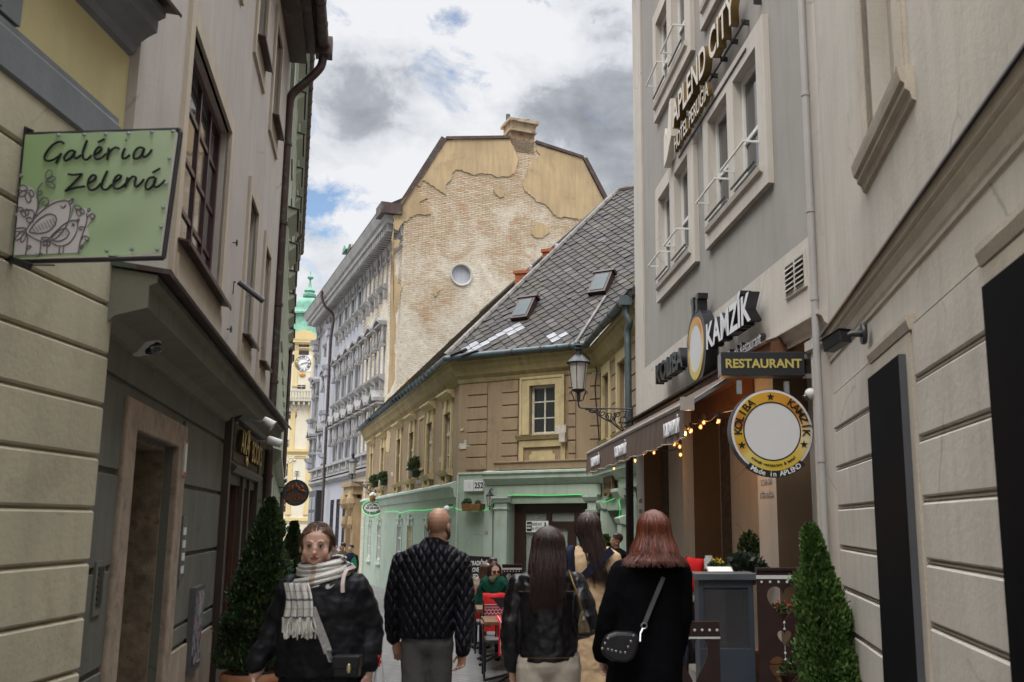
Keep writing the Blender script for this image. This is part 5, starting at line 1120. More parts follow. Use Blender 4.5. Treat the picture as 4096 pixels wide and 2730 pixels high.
for k in range(9): mb.box(uA[0]+.45*k, uA[0]+.45*k+.02, -.06, .03, zb-.06, zb+.0)
mb.obj('fixing_rail', M_black, sg)
# ---- KOLIBA (disc) KAMZIK
bl_, wf = mat('black_sign_side', (.012,.012,.015), .35, .2, 5, 0, 10, 0, 0, .5), mat('white_letter_face', (.62,.62,.64), .4, .03, 3, 0, 10, 0)
kf = mat('dark_glossy_letter', (.03,.032,.036), .15, .1, 3, 0, 10, 0, 0, .6)
sk = thing('restaurant_lettering', 'raised letters reading KOLIBA and KAMZÍK either side of a round emblem on the hotel wall', 'sign', FH.M())
sk['label'] = 'raised letters KOLIBA KAMZÍK either side of a round black emblem on the wall'
a, b_ = FH.uz(2845, 1400, .13), FH.uz(3026, 1283, .13); z0_ = (a[1]+b_[1])/2; top = FH.uz(2845, 1299, .13)[1]; print('kamzik', a, b_, top)
ltr('KAMZÍK', a[0], b_[0], z0_, z0_+(top-a[1])*1.28, .13, wf, bl_, .03, sk, .12)
a, b_ = FH.uz(2638, 1548, .13), FH.uz(2748, 1482, .13); t2 = FH.uz(2638, 1472, .13); ltr('KOLIBA', a[0], b_[0], z0_, z0_+(t2[1]-a[1]), .13, kf, bl_, .03, sk, .12)
a, b_ = FH.uz(2920, 1417, .07), FH.uz(3055, 1355, .07); ltr('Slovak Restaurant', a[0], b_[0], b_[1]-.06, b_[1]+.09, .07, wf, bl_, .008, sk, .06)
c = FH.uz(2784, 1395, .16); rt = FH.uz(2784, 1228, .16)[1]-c[1]; rt = .50; print('disc', c, rt)
def ringd(mb, r0, r1, y0, y1, n=48, mi=0, c=(0, 0)): mb.lathe([(r1,y1),(r1,y0),(r0,y0),(r0,y1)], (c[0], 0, c[1]), n, mi, ax='Y', ring=True)
goldg = None
def goldgrad():
    m, t, b = newmat('amber_enamel'); c_ = t.nodes.new('ShaderNodeTexCoord'); s_ = t.nodes.new('ShaderNodeSeparateXYZ'); t.links.new(c_.outputs['Object'], s_.inputs[0])
    # printed amber band: straw at the upper left and lower centre, orange at right and lower left
    n = t.nodes.new('ShaderNodeTexGradient'); n.gradient_type = 'RADIAL'; cb = t.nodes.new('ShaderNodeCombineXYZ'); t.links.new(s_.outputs[0], cb.inputs[0]); t.links.new(s_.outputs[2], cb.inputs[1]); t.links.new(cb.outputs[0], n.inputs[0])
    col = mramp(t, n.outputs['Fac'], [(0, (.50,.32,.03)), (.08, (.42,.22,.02)), (.12, (.52,.42,.12)), (.25, (.50,.36,.03)), (.38, (.50,.36,.06)), (.47, (.58,.50,.28)), (.6, (.40,.15,.01)), (.75, (.48,.24,.02)), (.88, (.50,.30,.02)), (.97, (.26,.07,.01)), (1, (.50,.32,.03))])
    t.links.new(col, b.inputs['Base Color']); b.inputs['Roughness'].default_value = .35; return m
amber = goldgrad(); ivory = mat('white_enamel_disc', (.52,.52,.53), .4, .03, 3, 0, 10, 0)
def disc(mb, r, y0, y1, n=48, mi=0): mb.lathe([(0,y0),(r,y0),(r,y1),(0,y1)][::-1], (0, 0, 0), n, mi, ax='Y')
dd = MB(); disc(dd, rt, -.14, 0); em = dd.obj('emblem', bl_, sk, Matrix.Translation((c[0], -.02, c[1])), smooth='auto')
dd = MB(); ringd(dd, rt*.60, rt*.80, -.15, -.138); dd.obj('amber_band', amber, em)
dd = MB(); disc(dd, rt*.60, -.148, -.138); dd.obj('white_field', ivory, em)
for s_ in (-1, 1):
    dd = MB(); dd.loft([[Vector((s_*.10+w, y, z)) for w, y in ((-.05, -.15), (.05, -.15), (.05, -.02), (-.05, -.02))] for z in (rt*.9, rt*1.22)]); dd.box(s_*.10-.07+(.03*s_), s_*.10+.07+(.03*s_), -.15, -.02, rt*1.22, rt*1.36); dd.obj('horn_bar', bl_, em)  # plain bars standing for the emblem animal's horns, not real brackets
# ---- awning
aw = thing('awning', 'brown fabric awning with a scalloped lettered valance over the restaurant arcade', 'awning', FH.M()); awm = mat('brown_awning_fabric', (.105,.072,.055), .85, .12, 2, .3, 90, .25)
aw['label'] = 'brown fabric awning with a lettered valance over the restaurant arcade'
u1_ = FH.uz(2745, 1645, .86)[0]; print('awning u1', u1_)
mb = MB(); nn = 40
for i in range(nn):
    a, b_ = u1_*i/nn, u1_*(i+1)/nn; mb.add([(a,-.05,3.40),(b_,-.05,3.40),(b_,-.86,2.86),(a,-.86,2.86),(a,-.05,3.39),(b_,-.05,3.39),(b_,-.86,2.85),(a,-.86,2.85)], [(0,3,2,1),(4,5,6,7)])
mb.obj('canopy', awm, aw)
mb = MB(); mb.tube([(-.02,-.86,2.875),(u1_+.03,-.86,2.875)], .035, 8); mb.box(u1_+.03, u1_+.10, -.93, -.80, 2.80, 2.93); ab = mb.obj('front_bar', mat('pale_bar', (.33,.29,.26), .5, .1, 4, 0, 10, .1), aw)
mb = MB(); nu, nv = 140, 6
vg = lambda i, j: (u1_*i/nu, -.875-.013*math.sin(i*1.15+.6*math.sin(i*.37))*(j/nv)**.7-.02*(j/nv), 2.85-(.33+.012*math.sin(i*.35))*j/nv)
mb.add([vg(i, j) for i in range(nu+1) for j in range(nv+1)], [(i*(nv+1)+j, i*(nv+1)+j+1, (i+1)*(nv+1)+j+1, (i+1)*(nv+1)+j) for i in range(nu) for j in range(nv)])
va_ = mb.obj('valance', awm, aw, smooth=True); mb = MB(); mb.tube([vg(i, nv) for i in range(nu+1)], .007, 5); mb.obj('trim_cord', mat('beige_cord', (.40,.33,.25), .8, .1, 4, 0, 10, 0), va_)
mb = MB(); mb.add([(0,-.05,3.38),(0,-.86,2.86),(0,-.86,2.53),(.01,-.05,3.38),(.01,-.86,2.86),(.01,-.86,2.53)], [(0,1,2),(5,4,3)]); mb.obj('side_flap', awm, aw)
mb = MB(); mb.bar((u1_+.05,-.85,2.86), (u1_-.15,-.08,3.34), .03, .04); mb.obj('folding_arm', M_galv, aw)
for x, y, w_ in ((2687, 1722, .62), (2483, 1822, .80), (2382, 1868, .8)):
    u_, z_ = FH.uz(x, y, .9); o = ltr('KOLIBA-KAMZÍK', u_-w_/2*1.2, u_+w_/2*1.2, 2.60, 2.79, .905, wf, wf, .006, aw, .012); o.parent = va_
# ================================================================ RIGHT: near cream-grey house
rw_ = mat('warm_grey_render', (.43,.395,.345), .85, .11, .9, .35, 26, .18, dirt=(.34,.31,.265), dirtamt=.4, crack=.8); rs_ = mat('sandy_stone_trim', (.40,.35,.285), .9, .12, 3, .6, 40, .1); bm = mat('black_panel_metal', (.003,.003,.004), .7, .15, 4, .05, 30, 0, 0, .05); bms = mat('charcoal_panel_lit_side', (.05,.053,.062), .5, .15, 4, .05, 30, 0, 0, .5)
hR = thing('house', 'warm grey rusticated house with black metal door surrounds, nearest on the right', 'house', FR.M()); LR = FR.L
mb = MB(); rwn = [(2.22, 3.12, 4.06, 6.0, .22), (5.3, 6.2, 4.06, 6.0, .22)]
mb.grid(0, LR, 3.24, 9.5, rwn); mb.shell(0, LR, 3.24, 9.5, .01, 6); mb.obj('upper_wall', rw_, hR)
b1 = (FR.uz(3469, 1506, .075)[0], FR.uz(3591, 1401, .075)[0]); b2 = (FR.uz(3923, 1132, .075)[0], FR.uz(3923, 1132, .075)[0]+1.6)
print('R boxes', b1, b2, LR)
hs = [(b1[0]-.10, b1[1]+.14, -1, 2.80), (b2[0]-.12, b2[1]+.12, -1, 2.80)]
mb = MB(); mb.grid(0, LR, -1, 3.24, []); mb.shell(0, LR, -1, 3.24, .0, 6)
jz = [2.748-.3115*i for i in range(11)][::-1]
mb.blocks(.18, LR, jz, [(h[0], h[1], h[2], h[3]) for h in hs], .026, .030, .010)
for z in jz: 
    if z > 0: mb.prof([(0, z-.008), (.014, z-.004), (.014, z+.004), (0, z+.008)], .18, LR)
mb.obj('rusticated_wall', rw_, hR)
mb = MB(); mb.prof([(0,3.03),(.012,3.035),(.012,3.06),(.02,3.08),(.03,3.13),(.05,3.17),(.05,3.19),(.065,3.20),(.07,3.255),(0,3.26)], 0, LR); sc_ = mb.obj('string_course', rs_, hR)
mb = MB(); mb.prof([(0,3.265),(.075,3.26),(.085,3.245),(.09,3.25),(.085,3.268),(0,3.285)], 0, LR); mb.obj('flashing', M_black, sc_)
for h, (a, b_) in zip(hs, (b1, b2)):
    mb = MB(); mb.box(h[0]+.02, h[1]-.02, -.035, .01, -1, 2.70); mb.prof([(0,2.70),(.04,2.71),(.055,2.76),(.055,2.79),(0,2.80)], h[0], h[1]); sr = mb.obj('stone_surround', rs_, hR)
    mb = MB(); mb.box(a, b_, -.075, -.03, -1, 2.60); mb.obj('black_panel', [bm], hR, bevel=.004)
    mb = MB(); mb.box(b_-.001, b_+.004, -.074, -.03, -1, 2.597); mb.obj('panel_lit_side', bms, hR)  # light on the black box's near side, put into this sheet's colour
for r in rwn:
    w = windowp(hR, r[0], r[1], r[2], r[3], .15, 2, 2, mat('sand_window_paint', (.36,.32,.25), .6, .08, 4, .1, 30, .1), M_glass, .08, .06)
    mb = MB()
    for k, (wd_, o_) in enumerate(((.22, .018), (.17, .03), (.10, .02))):
        if k < 2: trimring(mb, r[0]-(0 if k else 0), r[1], r[2], r[3], wd_, o_, wb=0)
    mb.prof([(0,r[2]-.19),(.02,r[2]-.18),(.03,r[2]-.14),(.055,r[2]-.12),(.055,r[2]-.09),(.075,r[2]-.075),(.085,r[2]-.03),(.09,r[2]-.0),(0,r[2]+.01)], r[0]-.27, r[1]+.32); mb.obj('window_surround', rs_, w)
cm = thing('security_camera', 'black bullet security camera on the warm grey wall at the right', 'camera', FR.M(FR.uz(3482, 1335)[0], -.03, FR.uz(3482, 1335)[1]))
mb = MB(); mb.lathe([(0,0),(.07,0),(.075,-.015),(.07,-.03),(0,-.03)][::-1], (0,0,0), 18, ax='Y'); mb.tube([(0,-.03,0),(0,-.10,0),(0,-.12,-.01),(-.02,-.15,-.02)], .022, 10); mb.obj('bracket', M_black, cm, smooth='auto')
mb = MB(); T = Matrix.Translation((-.03,-.17,-.035)) @ Matrix.Rotation(math.radians(-62), 4, 'Z') @ Matrix.Rotation(math.radians(12), 4, 'X'); mb.T = T; mb.box(-.045, .045, -.13, .07, -.04, .045); mb.box(-.052, .052, -.15, .08, .045, .055); mb.obj('body', M_black, cm, bevel=.012)
mb = MB(); mb.T = T; mb.lathe([(0,-.134),(.03,-.134),(.03,-.125),(0,-.125)][::-1], (0,0,0), 14, ax='Y'); mb.obj('lens', M_glass, cm)
# ================================================================ SIGNS
def place(d, x, y): return Matrix.Translation(at(x, y, d))
class Pic:                                     # maps photo-crop points onto a flat upright board standing at distance d
    def __init__(s, d, ox, oy, k, cx, cy):
        s.d = d; s.ox = ox; s.oy = oy; s.k = k; s.c = at(ox+cx*k, oy+cy*k, d)
    def p(s, x, y): v = at(s.ox+x*s.k, s.oy+y*s.k, s.d) - s.c; return (v.x, v.z)
    def M(s): return Matrix.Translation(s.c)
    def stroke(s, mb, pts, r, y=-.012, n=6, closed=False, smooth=True):
        q = [s.p(*a) for a in pts]; q = [(a, y, b_) for a, b_ in q]
        if smooth and len(q) > 2: q = crom(q, n, closed)
        mb.tube(q, [(r, r*.35)]*len(q) if False else r, 5, closed=closed)
g = Pic(4.12, 0, 450, .4146, 900, 800)
gs = thing('gallery_sign', 'square green hanging sign reading Galéria Zelená with line-drawn birds', 'sign', g.M())
def greenc():
    m, t, b = newmat('green_banner_vinyl'); c = t.nodes.new('ShaderNodeTexCoord'); s_ = t.nodes.new('ShaderNodeSeparateXYZ'); t.links.new(c.outputs['Object'], s_.inputs[0])
    mr = t.nodes.new('ShaderNodeMapRange'); mr.inputs[1].default_value = -.35; mr.inputs[2].default_value = .3; t.links.new(s_.outputs[0], mr.inputs[0])
    col = mmix(t, mr.outputs[0], (.26, .38, .17), (.37, .45, .29)); col = mmix(t, mramp(t, mnoise(t, 3, 4), [(.4, 0), (.7, .4)]), col, (.33, .45, .27)); t.links.new(col, b.inputs['Base Color']); b.inputs['Roughness'].default_value = .38; return m
nx_, nz_ = 30, 24; C4 = [g.p(*q) for q in ((245,215), (1700,168), (1545,1360), (128,1412))]
def bil(u, v):
    tl, tr, br2, bl2 = [Vector(q) for q in C4]; p = tl.lerp(tr, u).lerp(bl2.lerp(br2, u), v)
    w = .006*math.sin(9*u+7*v+1)*math.exp(-((u-.65)/.4)**2-((v-.85)/.25)**2)*1.6+.004*math.sin(5*u-9*v)*(v > .5)*(v-.5)*2+.003*math.sin(u*22)*max(0, .12-v)*8
    return (p.x, w, p.y)
mb = MB(); mb.add([bil(i/nx_, j/nz_) for i in range(nx_+1) for j in range(nz_+1)], [(i*(nz_+1)+j, i*(nz_+1)+j+1, (i+1)*(nz_+1)+j+1, (i+1)*(nz_+1)+j) for i in range(nx_) for j in range(nz_)]); bn = mb.obj('banner', greenc(), gs, smooth=True)
mb = MB(); q = [g.p(*p) for p in ((228,200), (1712,152), (1725,190), (1560,1395), (110,1432))]; loop = [(a, .02, b_) for a, b_ in q]
for i in range(len(loop)): mb.tube([loop[i], loop[(i+1) % 5]], .011, 8)
a_, b_ = g.p(260, 185), g.p(85, 85); mb.bar((a_[0], .02, a_[1]), (b_[0], .06, b_[1]), .03, .04); mb.box(b_[0]-.012, b_[0]+.03, .0, .10, b_[1]-.03, b_[1]+.03)
a_, b_ = g.p(140, 1430), g.p(-60, 1335); mb.bar((a_[0], .02, a_[1]), (b_[0], .06, b_[1]), .03, .03); a_, b_ = g.p(250, 1485), g.p(550, 1487); mb.bar((a_[0], -.02, a_[1]), (b_[0], -.02, b_[1]), .006, .006)
a_, b_ = g.p(130, 1430), g.p(340, 1515); mb.bar((a_[0], .0, a_[1]), (b_[0], -.04, b_[1]), .018, .03)
mb.obj('frame', M_iron, gs)
ink = mat('black_ink', (.008,.008,.008), .6, .1, 3, 0, 10, 0); gink = mat('grey_ink', (.12,.105,.115), .6, .1, 3, 0, 10, 0); pinkw = mat('pinkish_white_print', (.50,.46,.45), .5, .05, 4, 0, 10, 0)
mb = MB()
for pts in ([(628,312),(605,293),(555,302),(495,350),(452,412),(442,455),(472,478),(530,463),(585,425),(602,400)], [(603,400),(582,440),(552,502)],
    [(722,378),(690,378),(650,410),(628,450),(648,474),(695,445),(735,388)], [(738,380),(724,430),(745,452),(795,420)], [(852,278),(828,335),(808,400),(818,455),(850,463),(895,420)],
    [(925,420),(970,392),(992,355),(962,345),(930,382),(920,430),(945,460),(990,448),(1035,405)], [(955,300),(1020,266)], [(1062,352),(1050,410),(1046,468)], [(1050,425),(1085,372),(1130,347),(1160,362)],
    [(1216,355),(1192,410),(1192,450),(1222,450),(1262,418)], [(1222,282),(1230,278)], [(1392,352),(1345,350),(1302,400),(1300,450),(1340,452),(1385,405),(1400,355)], [(1402,355),(1382,412),(1402,440),(1442,412),(1476,366)],
    [(668,604),(720,612),(806,602)], [(806,602),(730,682),(638,770)], [(638,770),(720,740),(832,722)], [(868,692),(920,662),(937,625),(902,615),(867,660),(860,720),(890,758),(940,742),(985,690)],
    [(1047,572),(1010,650),(990,720),(1010,753),(1050,745),(1090,702)], [(1110,682),(1160,652),(1180,622),(1147,615),(1112,660),(1105,712),(1130,745),(1180,732),(1222,690)],
    [(1240,636),(1228,690),(1216,732)], [(1218,728),(1245,670),(1290,628),(1322,642),(1310,690),(1322,725),(1362,700),(1400,652)], [(1503,634),(1452,640),(1417,690),(1415,740),(1450,747),(1495,695),(1512,640)], [(1514,640),(1492,700),(1512,730),(1552,710),(1602,660)], [(1480,592),(1555,550)]):
    g.stroke(mb, pts, .0052, -.010)
mb.obj('letters', ink, bn)
mb = MB(); mb.prism([g.p(*q) for q in ((150,1385),(168,1180),(190,860),(205,740),(260,705),(330,740),(365,850),(372,960),(480,885),(560,850),(650,850),(722,840),(700,960),(690,1050),(745,920),(860,940),(920,1000),(850,1110),(870,1220),(800,1280),(780,1360))], -.010, -.007); mb.obj('print_ground', pinkw, bn)
mb = MB(); ov = lambda x, y, rx, ry, a: [(x+rx*math.cos(t)*math.cos(a)-ry*math.sin(t)*math.sin(a), y+rx*math.cos(t)*math.sin(a)+ry*math.sin(t)*math.cos(a)) for t in [2*PI*k/8 for k in range(8)]]
for pts in ([(265,1150),(330,1050),(430,950),(540,880),(650,860),(690,900),(690,980),(665,1080),(600,1180),(520,1240),(430,1255),(340,1220),(280,1180)], [(300,1150),(380,1050),(480,990),(550,1010),(550,1080),(490,1150),(400,1175),(330,1170)],
    [(490,1235),(560,1150),(660,1070),(740,1050),(765,1090),(745,1180),(690,1260),(620,1295),(550,1285)], [(510,1230),(580,1150),(650,1130),(680,1170),(650,1220),(580,1250)]): g.stroke(mb, pts, .0028, -.012, closed=True)
for x, y, rx, ry, a in ((485,610,45,30,-1.2),(505,655,45,22,-.4),(500,705,50,24,.6),(240,740,42,28,.2),(240,790,45,22,-.6),(285,830,50,24,1.3),(320,790,35,18,1.2),(215,945,30,20,.3),(240,985,36,18,1.1),(275,970,30,15,1.4),(765,930,32,22,.5),(770,975,38,18,1.2),(805,960,32,16,1.0),(210,1140,60,18,-.1),(205,1200,55,20,-.8),(240,1215,50,18,-1.2),(450,1225,38,14,0),(455,1265,36,14,-.9),(480,1265,34,13,1.4),(400,785,24,14,-.9),(290,1310,26,14,-.5),(870,950,16,10,-1),(800,1305,18,10,-.8)): g.stroke(mb, ov(x, y, rx, ry, a), .0026, -.012, 4, closed=True)
for pts in ([(425,690),(385,740),(375,800),(385,880),(365,980),(350,1010)], [(385,900),(420,840),(470,835),(485,880),(450,910),(425,885),(445,865)], [(330,1040),(345,980),(320,950),(270,950)], [(340,1060),(290,1070),(270,1035),(300,1020),(315,1040)], [(265,1150),(280,1230),(262,1380)],
    [(410,1258),(400,1370)], [(472,1280),(465,1368)], [(590,1298),(582,1365)], [(628,1298),(622,1365)], [(390,1372),(425,1370)], [(575,1368),(600,1368)], [(850,985),(850,1060),(830,1130),(800,1210),(780,1290),(770,1360)], [(855,1020),(900,985),(930,1010),(900,1040),(885,1015)], [(800,1230),(830,1200),(870,1220),(850,1250),(835,1230)], [(830,1120),(790,1110),(780,1135),(805,1140)],
    [(675,868),(722,842),(690,908)], [(745,1055),(778,1038),(760,1085)], [(600,908),(622,932),(648,902)], [(710,1075),(730,1105)], [(705,1100),(735,1085)]): g.stroke(mb, pts, .0028, -.012, 5)
for k in range(8): x = 335+k*28; g.stroke(mb, [(x-8, 1120-k*13), (x+25, 1168-k*9)], .0014, -.013)
for x, y in ((590,1170),(625,1160),(655,1158),(585,1200),(620,1195),(650,1185),(550,1225)): g.stroke(mb, [(x-5, y), (x+5, y)], .0018, -.013)
mb.obj('drawing', gink, bn)
for x, y in ((570,225),(818,222),(1025,218),(1245,210),(1470,200),(1675,192),(1640,450),(1610,690),(1580,925),(1560,1110),(1520,1330),(1280,1328),(1035,1342),(370,1380),(165,998),(215,618)):
    q = g.p(x, y); mb = MB(); mb.lathe([(0,-.016),(.007,-.014),(.009,-.008),(0,-.008)], (q[0], 0, q[1]), 8, ax='Y'); mb.obj('rivet', M_galv, bn)
# --- blade sign RESTAURANT
g = Pic(8.75, 2850, 1400, .3508, 570, 165); k = 8.75/3950*.3508
rs = thing('blade_sign', 'black box sign reading RESTAURANT in yellow, above the round sign', 'sign', g.M())
a, b_ = g.p(90, 30), g.p(1050, 300); mb = MB(); mb.box(a[0], b_[0], -.03, .16, b_[1], a[1]); bx_ = mb.obj('box', M_black, rs, bevel=.004)
mb = MB(); mb.box(a[0]-.006, a[0]-.0, -.02, .15, b_[1]+.01, a[1]-.01); mb.obj('end_plate', M_galv, rs)
textmesh('letters', 'RESTAURANT', .112, .006, mat('yellow_letter', (.42,.35,.10), .5, .05, 3, 0, 10, 0), rs, Matrix.Translation((g.p(573, 165)[0], -.034, g.p(573, 168)[1])), .003, sx=1.0)
for y in (68, 292): mb = MB(); q, r = g.p(1050, y), g.p(1260, y); mb.box(q[0], r[0]+.02, .03, .075, q[1]-.02, q[1]+.02); mb.box(r[0]-.02, r[0]+.06, .02, .085, q[1]-.06, q[1]+.05); mb.obj('bracket', M_galv, rs)
mb = MB(); q, r = g.p(1190, -60), g.p(1200, 560); mb.box(q[0]-.018, q[0]+.018, .09, .12, r[1], q[1]); mb.obj('conduit', mat('pale_grey_pipe', (.36,.34,.34)), rs)
# --- round sign
g = Pic(8.75, 2850, 1400, .3508, 660, 935)
ro = thing('round_sign', 'round amber and white sign reading KOLIBA KAMZÍK, hanging below the black box sign', 'sign', g.M() @ Matrix.Rotation(math.radians(6), 4, 'Z'))
R0 = .378
dd = MB(); disc(dd, R0, -.05, .07, 64); o = dd.obj('disc', bl_, ro, smooth='auto')
dd = MB(); ringd(dd, R0*.955, R0*.985, -.053, -.05, 64); ringd(dd, R0*.90, R0*.955, -.054, -.05, 64); dd.obj('white_ring', ivory, o)
dd = MB(); ringd(dd, R0*.70, R0*.93, -.057, -.05, 64); dd.obj('amber_band', amber, o)
dd = MB(); ringd(dd, R0*.67, R0*.70, -.059, -.05, 64); dd.obj('black_ring', bl_, o)
dd = MB(); disc(dd, R0*.67, -.056, -.05, 64); dd.obj('white_field', ivory, o)
arctext('letters', 'KOLIBA', R0*.815, 186, 122, .098, .006, ink, o, -.060, .004); arctext('letters', 'KAMZÍK', R0*.815, 60, -8, .098, .006, ink, o, -.060, .004)
arctext('letters', 'slovak restaurant & hotel', R0*.80, 230, 312, .036, .005, ink, o, -.060, .002, inward=True)
def star(mb, cx, cz, r, y): mb.prism([(cx+(r if k % 2 == 0 else r*.42)*math.sin(k*PI/5), cz+(r if k % 2 == 0 else r*.42)*math.cos(k*PI/5)) for k in range(10)], y-.004, y)
for a in (91, 204, -22): dd = MB(); star(dd, R0*.815*math.cos(math.radians(a)), R0*.815*math.sin(math.radians(a)), .036, -.058); dd.obj('star', ink, o)
dd = MB(); n_ = 14; A0, A1 = math.radians(233), math.radians(313)
arc = lambda r, a: (r*math.cos(a), r*math.sin(a))
pl_ = [arc(R0*.93, A0+(A1-A0)*k/n_) for k in range(n_+1)]+[arc(R0*1.09, A1+.03-(A1-A0+.06)*k/n_) for k in range(n_+1)]; dd.prism(pl_, -.075, -.045); bnn = dd.obj('banner', bl_, o)
arctext('letters', 'Made in APLEND', R0*1.01, 238, 308, .064, .005, wf, bnn, -.079, .003, inward=True)
dd = MB()
for s_ in (-.27, .17): dd.box(s_-.02, s_+.02, -.0, .04, R0*.9, R0*1.22)
dd.obj('hanger', M_galv, ro)
# --- wall dome camera below
def domecam(name, label, M_, white=True, r=.07):
    t_ = thing(name, label, 'camera', M_); mt = mat('camera_white', (.50,.49,.46), .45, .05, 4, 0, 10, 0)
    mb = MB(); mb.lathe([(0,0),(r,0),(r*1.02,-.02),(r*.95,-.05),(r*.9,-.05),(r*.9,0)][::-1], (0,0,0), 20, ax='Y'); mb.obj('base', mt, t_, smooth='auto')
    mb = MB(); mb.ell((0,-.07,0), (r*.92, r*.95, r*.92), 18); mb.obj('housing', mt, t_, smooth=True)
    mb = MB(); mb.ell((-.02,-.10,-.03), (r*.55, r*.8, r*.55), 14); mb.obj('lens_dome', M_glass, t_, smooth=True); return t_
v = at(3265, 1578, 8.7); domecam('dome_camera', 'white dome security camera on the hotel wall beside the round sign', Matrix.Translation(v) @ Matrix.Rotation(math.radians(-60), 4, 'Z'), r=.055)
u, z = FG.uz(560, 1372, .0); domecam('dome_camera', 'off-white dome security camera under the ledge of the grey house', FG.M(u, .03, z), r=.085)
# bullet camera far left
u, z = FG.uz(1110, 1770, .35); t_ = thing('security_camera', 'white bullet security camera past the bookshop front', 'camera', FG.M(u-.1, .0, z))
mb = MB(); mb.tube([(0,.05,0),(0,-.28,.0)], .012, 8); mb.box(-.03, .03, .03, .07, -.04, .04); mb.obj('bracket', M_galv, t_)
mb = MB(); mb.T = Matrix.Translation((0,-.32,0)) @ Matrix.Rotation(math.radians(18), 4, 'X'); mb.lathe([(0,-.09),(.045,-.09),(.05,-.08),(.05,.07),(.03,.09),(0,.09)][::-1], (0,0,0), 14, ax='Y'); mb.obj('body', M_white, t_, smooth='auto')
# --- Green Buddha sign
bd_ = thing('round_sign', 'round dark sign with brown leaves reading Green BUDDHA on the left facades', 'sign', place(23, 1184, 1972))
slm = mat('dark_slate_board', (.050,.055,.062), .6, .2, 3, .1, 20, .1); lf = mat('rust_brown_leaf', (.20,.055,.018), .5, .3, 20, .2, 40, 0)
dd = MB(); disc(dd, .30, -.03, .03, 40); o = dd.obj('board', slm, bd_, smooth='auto'); dd = MB(); ringd(dd, .285, .305, -.038, -.028, 40); dd.obj('rim', M_iron, o)
for x, z, a, s_ in ((0,.17,0,1), (-.08,.12,.15,1.1), (.06,.11,-.5,1.1), (-.17,.06,.9,1), (.17,.04,-1.2,1.1), (-.16,.14,.5,.8), (.15,.14,-.6,.8)):
    dd = MB(); dd.T = Matrix.Translation((x, -.045, z)) @ Matrix.Rotation(a, 4, 'Y'); dd.lathe([(0,-.075*s_),(.028*s_,-.03*s_),(.035*s_,.0),(.02*s_,.045*s_),(0,.085*s_)], (0,0,0), 10, sy=.4); dd.obj('leaf', lf, o, smooth=True)
textmesh('letters', 'Green', .13, .008, lf, o, Matrix.Translation((0,-.036,-.045)), .001); textmesh('letters', 'BUDDHA', .125, .008, lf, o, Matrix.Translation((0,-.036,-.135)), .001, sx=.95)
textmesh('letters', 'restaurant', .045, .004, lf, o, Matrix.Translation((0,-.034,-.215)), .001); textmesh('letters', 'bar', .04, .004, lf, o, Matrix.Translation((0,-.034,-.25)), .001)
mb = MB(); mb.tube([(0,0,.3),(0,0,.50)], .01, 6)
for k in range(4): mb.box(-.07+.02*(k % 2), .07-.02*(k % 2), -.01, .01, .38+.035*k, .395+.035*k)
mb.obj('ornament', M_iron, bd_)
for z in (.12, -.12): mb = MB(); mb.bar((-.28,0,z), (-.46,0,z), .02, .02); mb.obj('bracket', M_iron, bd_)
fl = thing('floodlight', 'small grey floodlight fixed above the round Green sign bracket', 'wall light', place(23.2, 1135, 1922)); mb = MB(); mb.T = Matrix.Rotation(math.radians(25), 4, 'X'); mb.box(-.07, .07, -.05, .05, -.05, .05); mb.box(-.1, -.07, -.0, .03, -.1, .06); mb.obj('body', M_galv, fl, bevel=.008); mb = MB(); mb.T = Matrix.Rotation(math.radians(25), 4, 'X'); mb.box(-.06, .06, -.055, -.05, -.04, .04); mb.obj('lens', M_glass, fl)
# --- Krcma sign
kr = thing('oval_sign', 'white oval sign reading KRČMA NA ZELENEJ with a beer mug on top, ringed in green light', 'sign', place(38, 1490, 2033)); kr['label'] = 'white oval sign reading KRČMA NA ZELENEJ topped by a beer mug'
ledg = emis('green_led', (.01, .70, .12), .75)
dd = MB(); dd.lathe([(0,-.03),(.355,-.03),(.355,.03),(0,.03)][::-1], (0,0,0), 40, ax='Y', sy=.68); o = dd.obj('board', mat('white_enamel', (.6,.6,.58)), kr)
dd = MB(); dd.lathe([(.355,.035),(.355,-.036),(.325,-.036),(.325,.035)], (0,0,0), 40, ax='Y', sy=.68, ring=True); dd.obj('rim', mat('dark_green_rim', (.01,.08,.03), .5, .1, 3, 0, 10, 0), o)
dd = MB(); dd.tube([(.40*math.cos(2*PI*k/40), -.02, .285*math.sin(2*PI*k/40)) for k in range(40)], .009, 5, closed=True); dd.obj('light_rope', ledg, o)
dg_ = mat('dark_sign_ink', (.02,.03,.02), .6, .1, 3, 0, 10, 0); arctext('letters', 'KRČMA', .30, 128, 52, .13, .006, dg_, o, -.036, .004, c=(0,-.17)); textmesh('letters', 'NA ZELENEJ', .11, .006, dg_, o, Matrix.Translation((0,-.036,.0)), .003, sx=.85); arctext('letters', 'PUB & RESTAURANT', .52, 236, 304, .095, .006, dg_, o, -.036, .003, inward=True, c=(0, .34))
mb = MB(); mb.lathe([(.0,.25),(.10,.26),(.12,.30),(.13,.42),(.13,.46),(0,.46)], (0,0,0), 14); mg = mb.obj('beer_mug', mat('amber_barrel', (.20,.10,.03), .6, .2, 8, .1, 20, .1), kr, smooth='auto')
mb = MB()
for x, z, r in ((-.08,.48,.07), (0,.52,.09), (.09,.49,.07), (.12,.45,.05)): mb.ell((x, 0, z), r, 10)
mb.obj('foam', M_white, mg, smooth=True)
